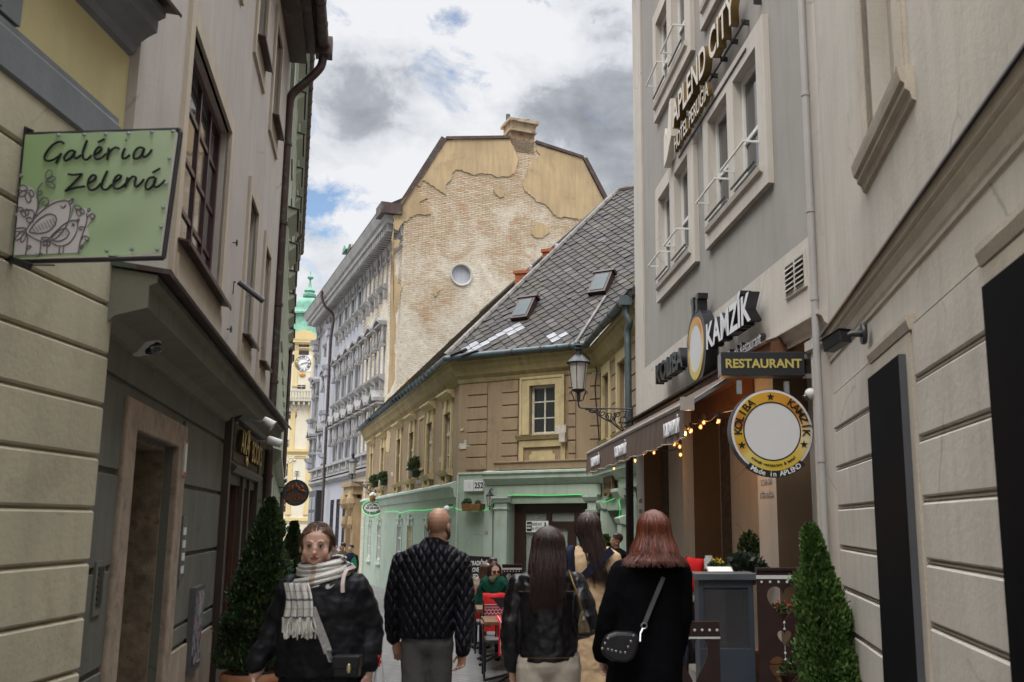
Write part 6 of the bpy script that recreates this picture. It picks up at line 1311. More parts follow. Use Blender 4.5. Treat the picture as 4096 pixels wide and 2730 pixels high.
mb = MB(); mb.tube([(.38,.0,.28),(.38,0,-.35)], .012, 6); mb.tube(crom([(.38,0,.25),(.5,.0,.3),(.62,.1,.25)], 4), .012, 6); mb.tube(crom([(-.35,0,.1),(-.45,0,.18),(-.4,0,.26)], 4), .01, 5); mb.tube(crom([(0,0,-.24),(.08,0,-.33),(-.04,0,-.36)], 4), .01, 5); mb.obj('scroll_bracket', M_iron, kr)
# --- light ropes on the green walls
rp = thing('light_rope', 'lit green rope light looped along the mint green walls of the corner house', 'rope light', Matrix.Translation(FB.w(0, 0, 2)))
rp['label'] = 'glowing green rope light looped along the mint green walls'
RI = rp.matrix_world.inverted_safe()
pa = [FA.w(FA.uz(x, y, .06)[0], -.06, FA.uz(x, y, .06)[1]) for x, y in ((1540,2049),(1580,2046),(1605,2052),(1625,2046),(1660,2042),(1700,2042),(1740,2036),(1780,2034),(1812,2030))]
pb = [FB.w(FB.uz(*bx(x, y), .13)[0], -.13, FB.uz(*bx(x, y), .13)[1]) for x, y in ((660,1150),(690,1160),(760,1168),(835,1165),(870,1150),(915,1102),(985,1096),(1010,1070),(1200,1072),(1320,1070),(1450,1068),(1500,1098),(1560,1108))]
pc_ = [FC.w(FC.uz(*bx(x, y), .12)[0], -.12, FC.uz(*bx(x, y), .12)[1]) for x, y in ((1595,1112),(1640,1098),(1692,1076),(1688,1110),(1694,1150),(1688,1220))]
mb = MB(); mb.tube([RI @ p for p in crom(pa, 6)], .007, 5); mb.obj('lit_rope', ledg, rp)
mb = MB(); mb.tube([RI @ p for p in crom(pb+pc_, 8)], .0055, 5); mb.obj('lit_rope', ledg, rp)
# --- carved wooden board over the side door
q = FC.uz(2444, 1945, .05); cv = thing('carved_board', 'small wavy-edged carved wooden board above the green side door', 'sign', FC.M(q[0]-.1, -.05, q[1]))
wm_ = mat('varnished_wood', (.16,.075,.025), .5, .3, 8, .3, 40, .2, 0, .4); mb = MB()
mb.prism([(-.55,.2),(-.4,.24),(-.2,.21),(0,.25),(.2,.21),(.4,.24),(.55,.2),(.57,-.1),(.45,-.18),(.3,-.14),(.15,-.24),(0,-.12),(-.15,-.16),(-.3,-.12),(-.45,-.2),(-.56,-.12)], -.06, .0); mb.obj('plank', wm_, cv)
mb = MB(); 
for x in (-.38,-.30,-.20,.18,.28,.36): mb.box(x-.03, x+.02, -.07, -.055, -.05, .09); mb.box(x-.03, x+.04, -.072, -.055, .0, .025)
mb.tube([(.05*math.cos(k), -.065, .02+.05*math.sin(k)) for k in range(6)], .012, 5, closed=True); mb.obj('carved_marks', M_black, cv)
# ================================================================ LAMPS
def lantern(mb_i, mb_g, o, s=1.0):
    X0, Y0_, Z0 = o; L_ = lambda pr, n=8: [(r*s, z*s) for r, z in pr]
    mb_i.lathe(L_([(.03,-.20),(.035,-.05),(.10,-.02),(.118,.0),(.118,.015),(.05,.02)]), o, 12)
    mb_i.lathe(L_([(.215,.475),(.22,.49),(.20,.50),(.16,.55),(.10,.60),(.06,.63),(.055,.72),(.085,.725),(.085,.74),(.05,.76),(.075,.79),(.075,.80),(.03,.82),(.02,.85),(.025,.865),(.006,.90)]), o, 18)
    mb_i.lathe(L_([(.17,.475),(.18,.47),(.18,.485),(.17,.49)]), o, 12)
    for k in range(6):
        a = 2*PI*k/6+.3; mb_i.tube([(X0+.115*s*math.cos(a), Y0_+.115*s*math.sin(a), Z0+.01), (X0+.175*s*math.cos(a), Y0_+.175*s*math.sin(a), Z0+.475*s)], .006*s, 5)
    for q in (-1, 1):
        mb_i.tube(crom([(X0, Y0_, Z0-.19*s), (X0+q*.07*s, Y0_, Z0-.18*s), (X0+q*.10*s, Y0_, Z0-.10*s), (X0+q*.135*s, Y0_, Z0-.03*s), (X0+q*.11*s, Y0_, Z0+.0)], 5), .010*s, 6)
        mb_i.tube([(X0+q*.135*s+.025*s*math.cos(k*PI/4), Y0_, Z0-.045*s+.025*s*math.sin(k*PI/4)) for k in range(8)], .006*s, 5, closed=True)
    mb_g.lathe(L_([(.112,.012),(.170,.472),(.166,.472),(.108,.014)]), o, 18)
fr = clear('frosted_lamp_glass', (.62,.60,.56), .25, .45)
def spiral(cx, cz, r, a0, turns, n=26, q=1): return [(cx+q*r*(1-k/n*.85)*math.cos(a0+turns*2*PI*k/n), 0, cz+r*(1-k/n*.85)*math.sin(a0+turns*2*PI*k/n)) for k in range(n+1)]
def streetlamp(M_, label):
    t_ = thing('wall_lamp', label, 'street lamp', M_, 'old street lanterns on scrolled wall brackets')
    a = MB(); b2 = MB(); lantern(a, b2, (0,0,.02)); a.tube(crom([(0,0,-.18),(0,0,-.24),(.03,0,-.29),(.10,0,-.30)], 4)+[(.95,0,-.31)], .014, 8); 
    l_ = a.obj('lantern', M_iron, t_, smooth='auto'); b2.obj('glass', fr, l_, smooth='auto')
    a = MB()
    for cx, cz, r, a0, tn, q in ((.78,-.52,.17,1.2,1.6,1), (.55,-.43,.10,2.5,1.3,-1), (.42,-.38,.07,1,1.4,1), (.30,-.35,.045,2,1.2,-1), (.86,-.42,.07,0,1.2,1), (.68,-.40,.06,3,1.3,1), (.82,-.60,.09,4,1.3,-1), (.60,-.50,.06,.5,1.3,1), (.49,-.45,.05,4,1.2,1)): a.tube(spiral(cx, cz, r, a0, tn, q=q), .010, 5)
    a.tube(crom([(.12,0,-.32),(.25,0,-.34),(.42,0,-.47),(.58,0,-.55),(.74,0,-.68),(.88,0,-.71),(.95,0,-.69)], 5), .013, 6); a.box(.935, .96, -.02, .02, -.74, -.26)
    for x, z in ((.2,-.345),(.36,-.37),(.5,-.40),(.63,-.47),(.72,-.55),(.8,-.45),(.9,-.52)): a.ell((x,0,z), (.022,.015,.022), 6)
    a.obj('scroll_bracket', M_iron, t_); return t_
streetlamp(place(17.02, 2314, 1566), 'black street lantern on a scrolled bracket at the hotel corner above the awning')
streetlamp(place(39.5, 1409, 1899), 'far black street lantern on a scrolled bracket in front of the grey palace')
def walllamp(M_, label):
    t_ = thing('wall_lamp', label, 'wall light', M_, 'small black wall lanterns on the green walls')
    a = MB(); a.lathe([(.0,.0),(.045,.02),(.05,.03),(.02,.03)], (0,-.16,-.27), 6); a.lathe([(.10,0),(.105,.01),(.03,.09),(.02,.13),(.01,.16)], (0,-.16,.0), 6); a.lathe([(.01,-.08),(.02,-.04),(.01,-.02)], (0,-.16,-.25), 6)
    for k in range(6): q = 2*PI*k/6; a.tube([(.05*math.cos(q), -.16+.05*math.sin(q), -.24), (.09*math.cos(q), -.16+.09*math.sin(q), 0)], .006, 4)
    a.tube(crom([(0,-.16,.12),(0,-.10,.17),(0,-.03,.12),(0,0,.05)], 4), .012, 6); a.box(-.03, .03, -.02, 0, -.03, .14); l_ = a.obj('lantern', M_iron, t_)
    b2 = MB(); b2.lathe([(.045,-.24),(.085,-.002),(.08,-.002),(.04,-.24)], (0,-.16,0), 6); b2.obj('glass', fr, l_); return t_
u, z = FB.uz(1965, 1985, .1); walllamp(FB.M(u, 0, z), 'small black wall lantern between the flower box and the shop cornice')
u, z = FC.uz(2528, 1985, .1); walllamp(FC.M(u, 0, z), 'small black wall lantern beside the green side door')
gl = thing('globe_lamp', 'small white globe lamp on the bend of the green wall', 'wall light', Matrix.Translation(FA.w(LA-.25, -.2, FA.uz(1812, 2035, .2)[1]))); mb = MB(); mb.ell((0,0,0), .085, 14); mb.obj('globe', M_white, gl, smooth=True); mb = MB(); mb.tube([(0,0,.07),(.06,.1,.1),(.12,.2,.1)], .015, 6); mb.obj('arm', M_iron, gl)
# festoon bulbs
bulbm = emis('warm_bulb', (1, .42, .10), 7.0); bglass = clear('bulb_glass', (1,.75,.45), .02, .25)
bl = [(2740,1734,10.6),(2764,1724,10.5),(2802,1709,10.3),(2815,1691,10.3),(2874,1686,9.9),(2697,1778,11.2),(2711,1768,11.2),(2719,1788,11.1),(2722,1820,11.6),(2616,1812,12.4),(2541,1843,14),(2456,1875,16.3)]
fs = thing('festoon_lights', 'string of warm glowing bulbs hanging under the brown awning', 'string lights', Matrix.Translation(at(2740, 1734, 10.6))); fo = at(2740, 1734, 10.6)
cabs = []
for i, (x, y, d) in enumerate(bl):
    p = at(x, y, d)-fo; cabs.append(p+Vector((0,0,.085)))
    m1 = MB(); m1.lathe([(.018,.035),(.022,.045),(.02,.085),(.0,.09)], p, 8); o = m1.obj('bulb', M_black, fs)
    m1 = MB(); m1.ell(p, (.023,.023,.028), 10); m1.obj('glass', bglass, o, smooth=True); m1 = MB(); m1.ell(p, (.010,.010,.015), 8); m1.obj('filament', bulbm, o)
od = sorted(range(len(bl)), key=lambda i: bl[i][2]); cp_s = [cabs[i] for i in od]; pth = []
for a, b_ in zip(cp_s[:-1], cp_s[1:]): pth += [a, (a+b_)/2-Vector((0,0,.05))]
mb = MB(); mb.tube([at(2945, 1640, 9.6)-fo]+crom(pth+[cp_s[-1]], 4), .007, 5); mb.obj('cable', M_black, fs)
for p in (at(2745, 1725, 10.5), at(2860, 1690, 10.0), at(2715, 1790, 11.3), at(2541, 1843, 14.0)):
    l = bpy.data.lights.new('bulb_light', 'POINT'); l.energy = 5; l.color = (1, .5, .18); l.shadow_soft_size = .04; o = bpy.data.objects.new('bulb_light', l); COL.objects.link(o); o.parent = fs; o.location = p-fo+Vector((0,.05,-.05))
# ================================================================ PLANTS
def leafm(name, c1, c2, c3):
    m, t, b = newmat(name); g_ = t.nodes.new('ShaderNodeNewGeometry'); t.links.new(mramp(t, g_.outputs['Random Per Island'], [(0, c1), (.5, c2), (1, c3)]), b.inputs['Base Color']); b.inputs['Roughness'].default_value = .6; b.inputs['Specular IOR Level'].default_value = .3
    return m
thuja = leafm('thuja_leaf', (.022,.050,.010), (.045,.095,.018), (.085,.14,.03)); yew = leafm('yew_leaf', (.010,.024,.010), (.022,.052,.016), (.075,.105,.03)); shrub = leafm('shrub_leaf', (.02,.045,.015), (.04,.085,.03), (.08,.12,.045))
def conifer(parent, h, rf, n, ls, m_, seed, lean=(0, 0), name='crown', z0=0.0):
    rnd = random.Random(seed); mb = MB()
    lobes = [(rnd.random(), rnd.random()*2*PI, rnd.uniform(.03, .10), rnd.uniform(.62, 1.30)) for _ in range(90)]
    for i in range(n):
        t = rnd.random()**.85; a = rnd.random()*2*PI; r = rf(t)
        k = 1.0
        for lt, la, lw, lk2 in lobes:
            da = (a-la+PI) % (2*PI)-PI; e_ = math.exp(-((t-lt)/lw)**2-(da/.45)**2); k += (lk2-1)*e_
        rr = r*k*(rnd.random()**.35); 
        if rnd.random() < .07: rr *= 1.10+.12*rnd.random()
        p = Vector((rr*math.cos(a)+lean[0]*t*h, rr*math.sin(a)+lean[1]*t*h, z0+t*h)); out = Vector((math.cos(a), math.sin(a), .0))
        d = (out*rnd.uniform(.2, .9)+Vector((rnd.uniform(-.4,.4), rnd.uniform(-.4,.4), rnd.uniform(.5, 1.2)))).normalized(); s_ = ls*rnd.uniform(.6, 1.4); w = d.cross(Vector((rnd.random()-.5, rnd.random()-.5, rnd.random()-.5))).normalized()*s_*.30
        nn_ = d.cross(w).normalized()*s_*.1
        mb.add([p-w*.6, p+d*s_*.55-w+nn_, p+d*s_*1.15, p+d*s_*.5+w-nn_], [(0,1,2,3)])
    return mb.obj(name, m_, parent)
def potted(M_, label, h, rf, n, ls, m_, seed, pot=True, lean=(0,0), group=None, potr=.26, poth=.42):
    t_ = thing('potted_conifer', label, 'potted tree', M_, group)
    mb = MB(); mb.lathe([(0,0),(potr*.62,0),(potr*.66,.03),(potr*.9,poth*.8),(potr*.92,poth*.84),(potr*1.06,poth*.86),(potr*1.08,poth*.93),(potr*1.02,poth),(potr*.93,poth),(potr*.9,poth*.93),(0,poth*.9)], (0,0,0), 28)
    p_ = mb.obj('pot', M_pot, t_, smooth='auto')
    mb = MB(); mb.lathe([(0,poth*.9),(potr*.9,poth*.9),(potr*.8,poth*.94),(0,poth*.97)][::1], (0,0,0), 16); mb.obj('soil', M_soil, p_)
    mb = MB(); mb.tube([(0,0,poth*.8),(lean[0]*h*.5,lean[1]*h*.5,poth+h*.5),(lean[0]*h*.9,lean[1]*h*.9,poth+h*.9)], [.025,.018,.006], 7); mb.obj('trunk', M_wood_dk, t_)
    conifer(t_, h, rf, n, ls, m_, seed, lean, z0=poth); return t_
cone = lambda R_, p=.8: (lambda t: R_*min(1, (t+.06)*7)*(1-t)**p+.015)
d = 9.5; v = at(1015, 2600, d); potted(Matrix.Translation((v.x, d, gz(d))), 'tall dark conifer in a terracotta pot by the bookshop window, behind the scarf woman', 1.58, cone(.38, .66), 26000, .033, yew, 5, lean=(.05, 0), group='dark conifers outside the bookshop', potr=.27, poth=.46).__setitem__('label', 'taller dark conifer in a terracotta pot beside the bookshop window')
d = 11.6; v = at(1150, 2400, d); potted(Matrix.Translation((v.x, d, gz(d))), 'smaller dark conifer farther along the left wall, behind the scarfed woman', 1.52, cone(.27, .8), 13000, .034, yew, 9, lean=(.02, 0), group='dark conifers outside the bookshop', potr=.22, poth=.34)
d = 7.5; v = at(3362, 2700, d); potted(Matrix.Translation((v.x, d, gz(d))), 'bright green thuja against the right wall beside the heart panel', 1.50, cone(.28, .60), 26000, .030, thuja, 21, lean=(-.12, 0), potr=.2, poth=.26)
d = 18.2; v = at(2418, 2200, d); potted(Matrix.Translation((v.x, d, gz(d))), 'rounded green conifer beside the green side door', 1.45, lambda t: .30*math.sin(PI*min(1, t*.9+.1))**.6+.02, 5000, .05, thuja, 33, potr=.2, poth=.3)
def bushy(parent, c, r, n, m_, seed, ls=.05, name='leaves'):
    rnd = random.Random(seed); mb = MB(); c = Vector(c)
    for i in range(n):
        d = Vector((rnd.gauss(0,1), rnd.gauss(0,1), abs(rnd.gauss(0,1)))).normalized(); p = c+Vector((d.x*r[0], d.y*r[1], d.z*r[2]))*rnd.random()**.4
        w = d.cross(Vector((rnd.random()-.5, rnd.random()-.5, rnd.random()-.5))).normalized()*ls*.35; e_ = (d+Vector((rnd.uniform(-.5,.5), rnd.uniform(-.5,.5), rnd.uniform(-.3,.6)))).normalized()*ls
        mb.add([p, p+e_*.5-w, p+e_, p+e_*.5+w], [(0,1,2,3)])
    return mb.obj(name, m_, parent)
u, z = FB.uz(1889, 2030, .2); fb = thing('flower_box', 'long wooden flower box with sparse plants on the green corner wall', 'flower box', FB.M(u, -.05, z))
mb = MB(); mb.prism([(-.28,.08),(.28,.08),(.25,-.09),(-.25,-.09)], -.22, 0); mb.obj('box', wm_, fb, bevel=.006); bushy(fb, (-.18,-.12,.08), (.12,.08,.12), 220, shrub, 3, .045); bushy(fb, (.15,-.12,.08), (.08,.07,.07), 120, shrub, 4, .04)
for x, y, lb, fl_ in ((1640, 1925, 'flower pot with red blooms on a sill of the brown wing', 1), (1518, 1943, 'small dark plant trough on a sill above the street lantern', 0), (1484, 1945, 'leafy plant pot on the farthest sill of the brown wing', 0)):
    u, z = FA.uz(x, y, .25); p_ = thing('window_planter', lb, 'flower pot', FA.M(u, -.12, 3.04)); mb = MB(); mb.box(-.22, .22, -.1, .1, 0, .2); mb.obj('trough', mat('dark_green_pot', (.02,.04,.02), .6, .2, 4, 0, 10, 0), p_); bushy(p_, (0,0,.2), (.34,.2,.42 if fl_ else .3), 420, shrub, 7, .09)
    if fl_: bushy(p_, (0,-.05,.3), (.26,.18,.26), 26, M_red, 8, .06, 'flowers')
# ================================================================ TERRACE FURNITURE
dkw = mat('mahogany_stained_panel', (.022,.008,.006), .5, .3, 5, .2, 30, .2, 0, .4); lace = mat('white_lace_print', (.5,.5,.5), .6, .1, 30, .1, 60, 0)
def heart(cx, cz, w, h, n=16):                 # lobes up, point down; w,h full size
    pts = []
    for k in range(2*n):
        t = 2*PI*k/(2*n); x = 16*math.sin(t)**3; z = 13*math.cos(t)-5*math.cos(2*t)-2*math.cos(3*t)-math.cos(4*t); z = z if z > -2 else z*1.25+.5
        pts.append((cx+x/32*w, cz+(z+3.5)/31*h))
    return pts
def cutpanel(x0, x1, z0, z1, hearts, y=0, th=.02):
    bmv = bmesh.new(); out = [bmv.verts.new((x, y, z)) for x, z in ((x0,z0),(x1,z0),(x1,z1),(x0,z1))]; ed = [bmv.edges.new((out[i], out[(i+1) % 4])) for i in range(4)]; loops = []
    for hh in hearts:
        hh = [(min(max(a, x0+.004), x1-.004), min(max(b_, z0+.004), z1-.004)) for a, b_ in hh]; vs = [bmv.verts.new((a, y, b_)) for a, b_ in hh]; loops.append(vs); ed += [bmv.edges.new((vs[i], vs[(i+1) % len(vs)])) for i in range(len(vs))]
    bmesh.ops.triangle_fill(bmv, use_beauty=True, use_dissolve=False, edges=ed)
    sets = [set(l) for l in loops]; bad = [f for f in bmv.faces if any(all(v in s_ for v in f.verts) and inpoly(f.calc_center_median(), l) for s_, l in zip(sets, loops))]
    bmesh.ops.delete(bmv, geom=bad, context='FACES_ONLY'); r = bmesh.ops.extrude_face_region(bmv, geom=list(bmv.faces)); bmesh.ops.translate(bmv, verts=[v for v in r['geom'] if isinstance(v, bmesh.types.BMVert)], vec=(0, th, 0))
    bmesh.ops.recalc_face_normals(bmv, faces=bmv.faces); mb = MB(); idx = {v: i for i, v in enumerate(bmv.verts)}; mb.add([v.co[:] for v in bmv.verts], [[idx[v] for v in f.verts] for f in bmv.faces]); bmv.free(); return mb
def inpoly(p, l):
    c = False; n = len(l)
    for i in range(n):
        a, b_ = l[i].co, l[(i+1) % n].co
        if (a.z > p.z) != (b_.z > p.z) and p.x < (b_.x-a.x)*(p.z-a.z)/(b_.z-a.z)+a.x: c = not c
    return c
def heartpanel(M_, label, w=.44, h=1.42):
    t_ = thing('heart_screen', label, 'screen', M_, 'dark screens with heart cut-outs round the terrace')
    hs = [heart(-.0*w, h-.175-.10, w*.62, .29), heart(0, h-.545, w*.27, .125), heart(0, h-.82, w*.62, .27), heart(0, h-1.12, w*.27, .12)]
    p_ = cutpanel(-w/2, w/2, .04, h, hs).obj('panel', dkw, t_)
    mb = MB(); mb.box(-w/2-.004, w/2+.004, -.006, .0, h-.07, h-.04); mb.obj('lace_strip', lace, p_)
    for k in range(6): mb = MB(); mb.ell((-w/2+.04+(w-.08)*k/5, -.006, h-.095), (.011,.006,.011), 8); mb.obj('rosette', lace, p_)
    for z in (h-.42, h-.47, h-.66, h-.71): mb = MB(); mb.ell((0, -.006, z), (.010,.006,.010), 8); mb.obj('rosette', lace, p_)
    mb = MB(); mb.tube([(0,-.004,h-.40),(0,-.004,h-.47)], .002, 4); mb.tube([(0,-.004,h-.60),(0,-.004,h-.72)], .002, 4); mb.obj('cord', lace, p_)
    mb = MB(); mb.box(-w/2, w/2, -.02, .05, h, h+.02); mb.obj('top_rail', dkw, t_); mb = MB(); mb.box(-w/2-.03, w/2+.03, -.15, .2, 0, .04); mb.obj('foot', M_black, t_)
    return t_
def gpos(x, d, rz=0, y=2600): v = at(x, y, d); return Matrix.Translation((v.x, d, gz(d))) @ Matrix.Rotation(math.radians(rz), 4, 'Z')
v = at(3131, 2272, 8.3); heartpanel(Matrix.Translation((at(3135, 2450, 8.3).x, 8.3, gz(8.3))), 'nearest tall heart screen beside the bright green thuja', .43, v.z-gz(8.3)-.02)
v = at(2048, 2258, 17); heartpanel(Matrix.Translation((v.x, 17, gz(17))), 'heart screen standing in front of the glazed shop door, beyond the chairs', .33, v.z-gz(17)-.02)
t_ = thing('heart_screen', 'low heart screen with white studs in front of the menu display case', 'screen', gpos(2790, 7.9), 'dark screens with heart cut-outs round the terrace')
zt3 = at(2800, 2487, 7.9).z-gz(7.9); x0 = at(2700, 2600, 7.9).x-at(2790, 2600, 7.9).x; x1 = at(2880, 2600, 7.9).x-at(2790, 2600, 7.9).x
p_ = cutpanel(x0, x1, .04, zt3, [heart(x0+(x1-x0)*.42, zt3-.30, (x1-x0)*.62, .36), heart(x0+(x1-x0)*.42, zt3-.62, (x1-x0)*.3, .14)]).obj('panel', dkw, t_)
for k in range(6): mb = MB(); mb.ell((x0+.04+(x1-x0-.06)*k/5, -.006, zt3-.065), (.011,.006,.011), 8); mb.obj('rosette', lace, p_)
mb = MB(); mb.box(x0, x1+.004, -.006, 0, zt3-.13, zt3-.115); mb.obj('lace_strip', lace, p_)
# display case
dc = thing('display_case', 'dark blue-grey menu display case with a glass front beside the heart screens', 'display case', gpos(2900, 8.7))
d = 8.7; cx_ = at(2900, 2600, d).x; hx0, hx1 = at(2795, 2400, d).x-cx_, at(3015, 2400, d).x-cx_; ht = at(2900, 2296, d).z-gz(d)
sb = mat('slate_blue_metal', (.030,.040,.055), .45, .1, 4, .05, 30, .05, 0, .5); hb = at(2900, 2595, d).z-gz(d)
mb = MB(); mb.box(hx0, hx1, 0, .35, .0, hb); mb.box(hx0, hx0+.045, 0, .35, hb, ht-.05); mb.box(hx1-.045, hx1, 0, .35, hb, ht-.05); mb.box(hx0+.045, hx1-.045, 0, .03, ht-.12, ht-.05); mb.obj('cabinet', sb, dc, bevel=.004)
mb = MB(); mb.box(hx0-.03, hx1+.03, -.04, .40, ht-.05, ht)
for k in range(26): mb.box(hx0+.1+.012*k, hx0+.106+.012*k, -.043, -.04, ht-.045, ht-.005)
mb.obj('lid', mat('zinc_lid', (.10,.11,.12), .5, .2, 5, .1, 40, .1, .4), dc)
mb = MB(); mb.box(hx0+.045, hx1-.045, .01, .016, hb, ht-.12); mb.obj('pane', clear('case_glass', (.10,.10,.11), .02, .25), dc); mb = MB(); mb.box(hx0+.045, hx1-.045, .33, .345, hb, ht-.12); mb.obj('back', mat('case_back', (.035,.026,.022), .8, .4, 3, 0, 10, .3), dc)
mb = MB(); mb.box(-.05, .16, .05, .14, hb, hb+.03); mb.box(-.02, .04, .06, .12, hb+.03, hb+.045); mb.obj('dish', M_black, dc)
tr_ = thing('menu_board', 'pale menu board lying aslant on top of the display case', 'menu', Matrix.Translation(at(2882, 2294, 8.85))); mb = MB(); mb.T = Matrix.Rotation(math.radians(14), 4, 'X'); mb.box(-.11, .12, 0, .16, .0, .012); mb.obj('board', M_galv, tr_, bevel=.003); mb = MB(); mb.T = Matrix.Rotation(math.radians(14), 4, 'X'); mb.box(-.1, .11, .01, .15, .013, .015); mb.obj('sheet', M_white, tr_)
ms = thing('menu_stand', 'grey slanted menu stand between the black coat and the display case', 'menu stand', Matrix.Translation((at(2755, 2480, 9.3).x, 9.3, gz(9.3))))
zq = at(2755, 2480, 9.3).z-gz(9.3); mb = MB(); mb.prism([(-.22, zq-.12), (-.12, zq-.10), (.10, zq+.24), (.0, zq+.24)], 0, .03); mb.obj('board', mat('grey_case_frame', (.10,.10,.10)), ms); mb = MB(); mb.prism([(-.19, zq-.09), (-.11, zq-.07), (.085, zq+.22), (.01, zq+.22)], -.004, 0); mb.obj('sheet', mat('grey_menu_sheet', (.26,.25,.25), .4, .1, 4, 0, 10, 0), ms); mb = MB(); mb.tube([(-.05,.03,0),(-.05,.03,zq)], .018, 8); mb.box(-.2, .1, -.1, .15, 0, .02); mb.obj('post', M_black, ms)
# chairs, tables
def knit():
    m, t, b = newmat('red_folk_weave'); c = t.nodes.new('ShaderNodeTexCoord'); s_ = t.nodes.new('ShaderNodeSeparateXYZ'); t.links.new(c.outputs['Object'], s_.inputs[0])
    def mth(op, a, b2=None):
        q = t.nodes.new('ShaderNodeMath'); q.operation = op
        for i, v in enumerate((a, b2)):
            if v is None: continue
            if isinstance(v, (int, float)): q.inputs[i].default_value = v
            else: t.links.new(v, q.inputs[i])
        return q.outputs[0]
    z = s_.outputs[2]; x = s_.outputs[0]
    zz_ = mth('ABSOLUTE', mth('SUBTRACT', mth('FRACT', mth('MULTIPLY', x, 22)), .5)); zg = mth('MULTIPLY', zz_, .03)
    def band(z0, w, amp=0): q = mth('SUBTRACT', z, z0); q = mth('SUBTRACT', q, mth('MULTIPLY', zg, amp)) if amp else q; return mth('LESS_THAN', mth('ABSOLUTE', q), w)
    base = mmix(t, band(.76, .085), (.55, .010, .012), (.26, .012, .03))
    dots = mth('GREATER_THAN', mth('MULTIPLY', mth('SINE', mth('MULTIPLY', x, 330)), mth('SINE', mth('MULTIPLY', z, 420))), .1)
    col = base
    for z0, w, amp in ((.845,.005,0),(.672,.005,0),(.765,.006,1.6),(.75,.006,-1.6),(.81,.010,0),(.70,.012,0)):
        mk = band(z0, w, amp)
        if w > .008: mk = mth('MULTIPLY', mk, dots)
        col = mmix(t, mk, col, (.55,.42,.44))
    t.links.new(col, b.inputs['Base Color']); b.inputs['Roughness'].default_value = .85; mbump(t, b, mnoise(t, 200, 3), .3, .004); return m
kn = knit(); seatm = mat('grey_seat_pad', (.13,.13,.13), .7, .2, 10, .3, 60, 0); tbw = mat('brown_slat_wood', (.17,.085,.04), .55, .2, 5, .2, 30, .2)
def chair(M_, label, patterned=True):
    t_ = thing('chair', label, 'chair', M_, 'terrace chairs draped in red cloths')
    for sx_ in (-1, 1):
        mb = MB(); mb.tube([(sx_*.25,-.24,0),(sx_*.25,-.22,.44)], .012, 6); mb.obj('leg', M_black, t_); mb = MB(); mb.tube([(sx_*.25,.26,0),(sx_*.25,.22,.44),(sx_*.25,.27,.90)], .012, 6); mb.obj('leg', M_black, t_)
        mb = MB(); mb.box(sx_*.27-.025, sx_*.27+.025, -.25, .24, .64, .665); mb.tube([(sx_*.27,-.2,.44),(sx_*.27,-.22,.64)], .011, 6); mb.obj('armrest', tbw, t_)
    mb = MB(); mb.box(-.24, .24, -.24, .22, .42, .47); mb.obj('seat', seatm, t_, bevel=.015)
    mb = MB(); nx, nz = 14, 12
    def q(i, j, s_):
        x = -.26+.52*i/nx; zz_ = .52+.46*j/nz; k = max(0, (j-nz+2)/2); return (x, .27+.03*(j/nz)+s_*(.035-.02*k)+.008*math.sin(i*.9+j*.3), zz_+.006*math.sin(i*1.3)*(j > nz-2)-(.0 if j else .0))
    vs = [q(i, j, s_) for s_ in (-1, 1) for i in range(nx+1) for j in range(nz+1)]; N1 = (nx+1)*(nz+1); fs = []
    for i in range(nx):
        for j in range(nz):
            a = i*(nz+1)+j; fs += [(a, a+nz+1, a+nz+2, a+1), (N1+a, N1+a+1, N1+a+nz+2, N1+a+nz+1)]
        a = i*(nz+1)+nz; fs.append((a, a+nz+1, N1+a+nz+1, N1+a))
    mb.add(vs, fs); mb.obj('red_cloth', kn if patterned else M_red, t_, smooth=True)
    mb = MB(); mb.box(-.24, .24, .26, .29, .55, .93); mb.obj('backrest', M_black, t_); return t_
def table(M_, label):
    t_ = thing('table', label, 'table', M_, 'brown slatted terrace tables')
    mb = MB()
    for k in range(7): mb.box(-.35, .35, -.35+.1*k, -.26+.1*k, .715, .75)
    mb.box(-.34, -.28, -.34, .34, .69, .715); mb.box(.28, .34, -.34, .34, .69, .715); mb.obj('tabletop', tbw, t_, bevel=.003)
    mb = MB(); mb.tube([(0,0,.08),(0,0,.69)], .03, 8)
    for sx_, sy_ in ((-1,-1),(1,-1),(1,1),(-1,1)): mb.bar((0,0,.13), (sx_*.30, sy_*.30, .015), .03, .03)
    mb.obj('pedestal', M_black, t_)
    mb = MB(); n_ = 10; prf = [(-.352-.03,.42),(-.352-.02,.60),(-.353,.752),(0,.756),(.353,.752),(.38,.5)]
    for w0 in (0,): mb.loft([[Vector((x, yy, z)) for x in (0,)] for yy, z in prf]) if False else None
    vs = []; 
    for yy, z in prf: vs += [(-.02-.0*yy, yy, z), (.24, yy, z)]
    mb.add(vs, [(2*i, 2*i+1, 2*i+3, 2*i+2) for i in range(len(prf)-1)]); r_ = mb.obj('runner_base', M_red, None); bpy.data.objects.remove(r_)
    return t_
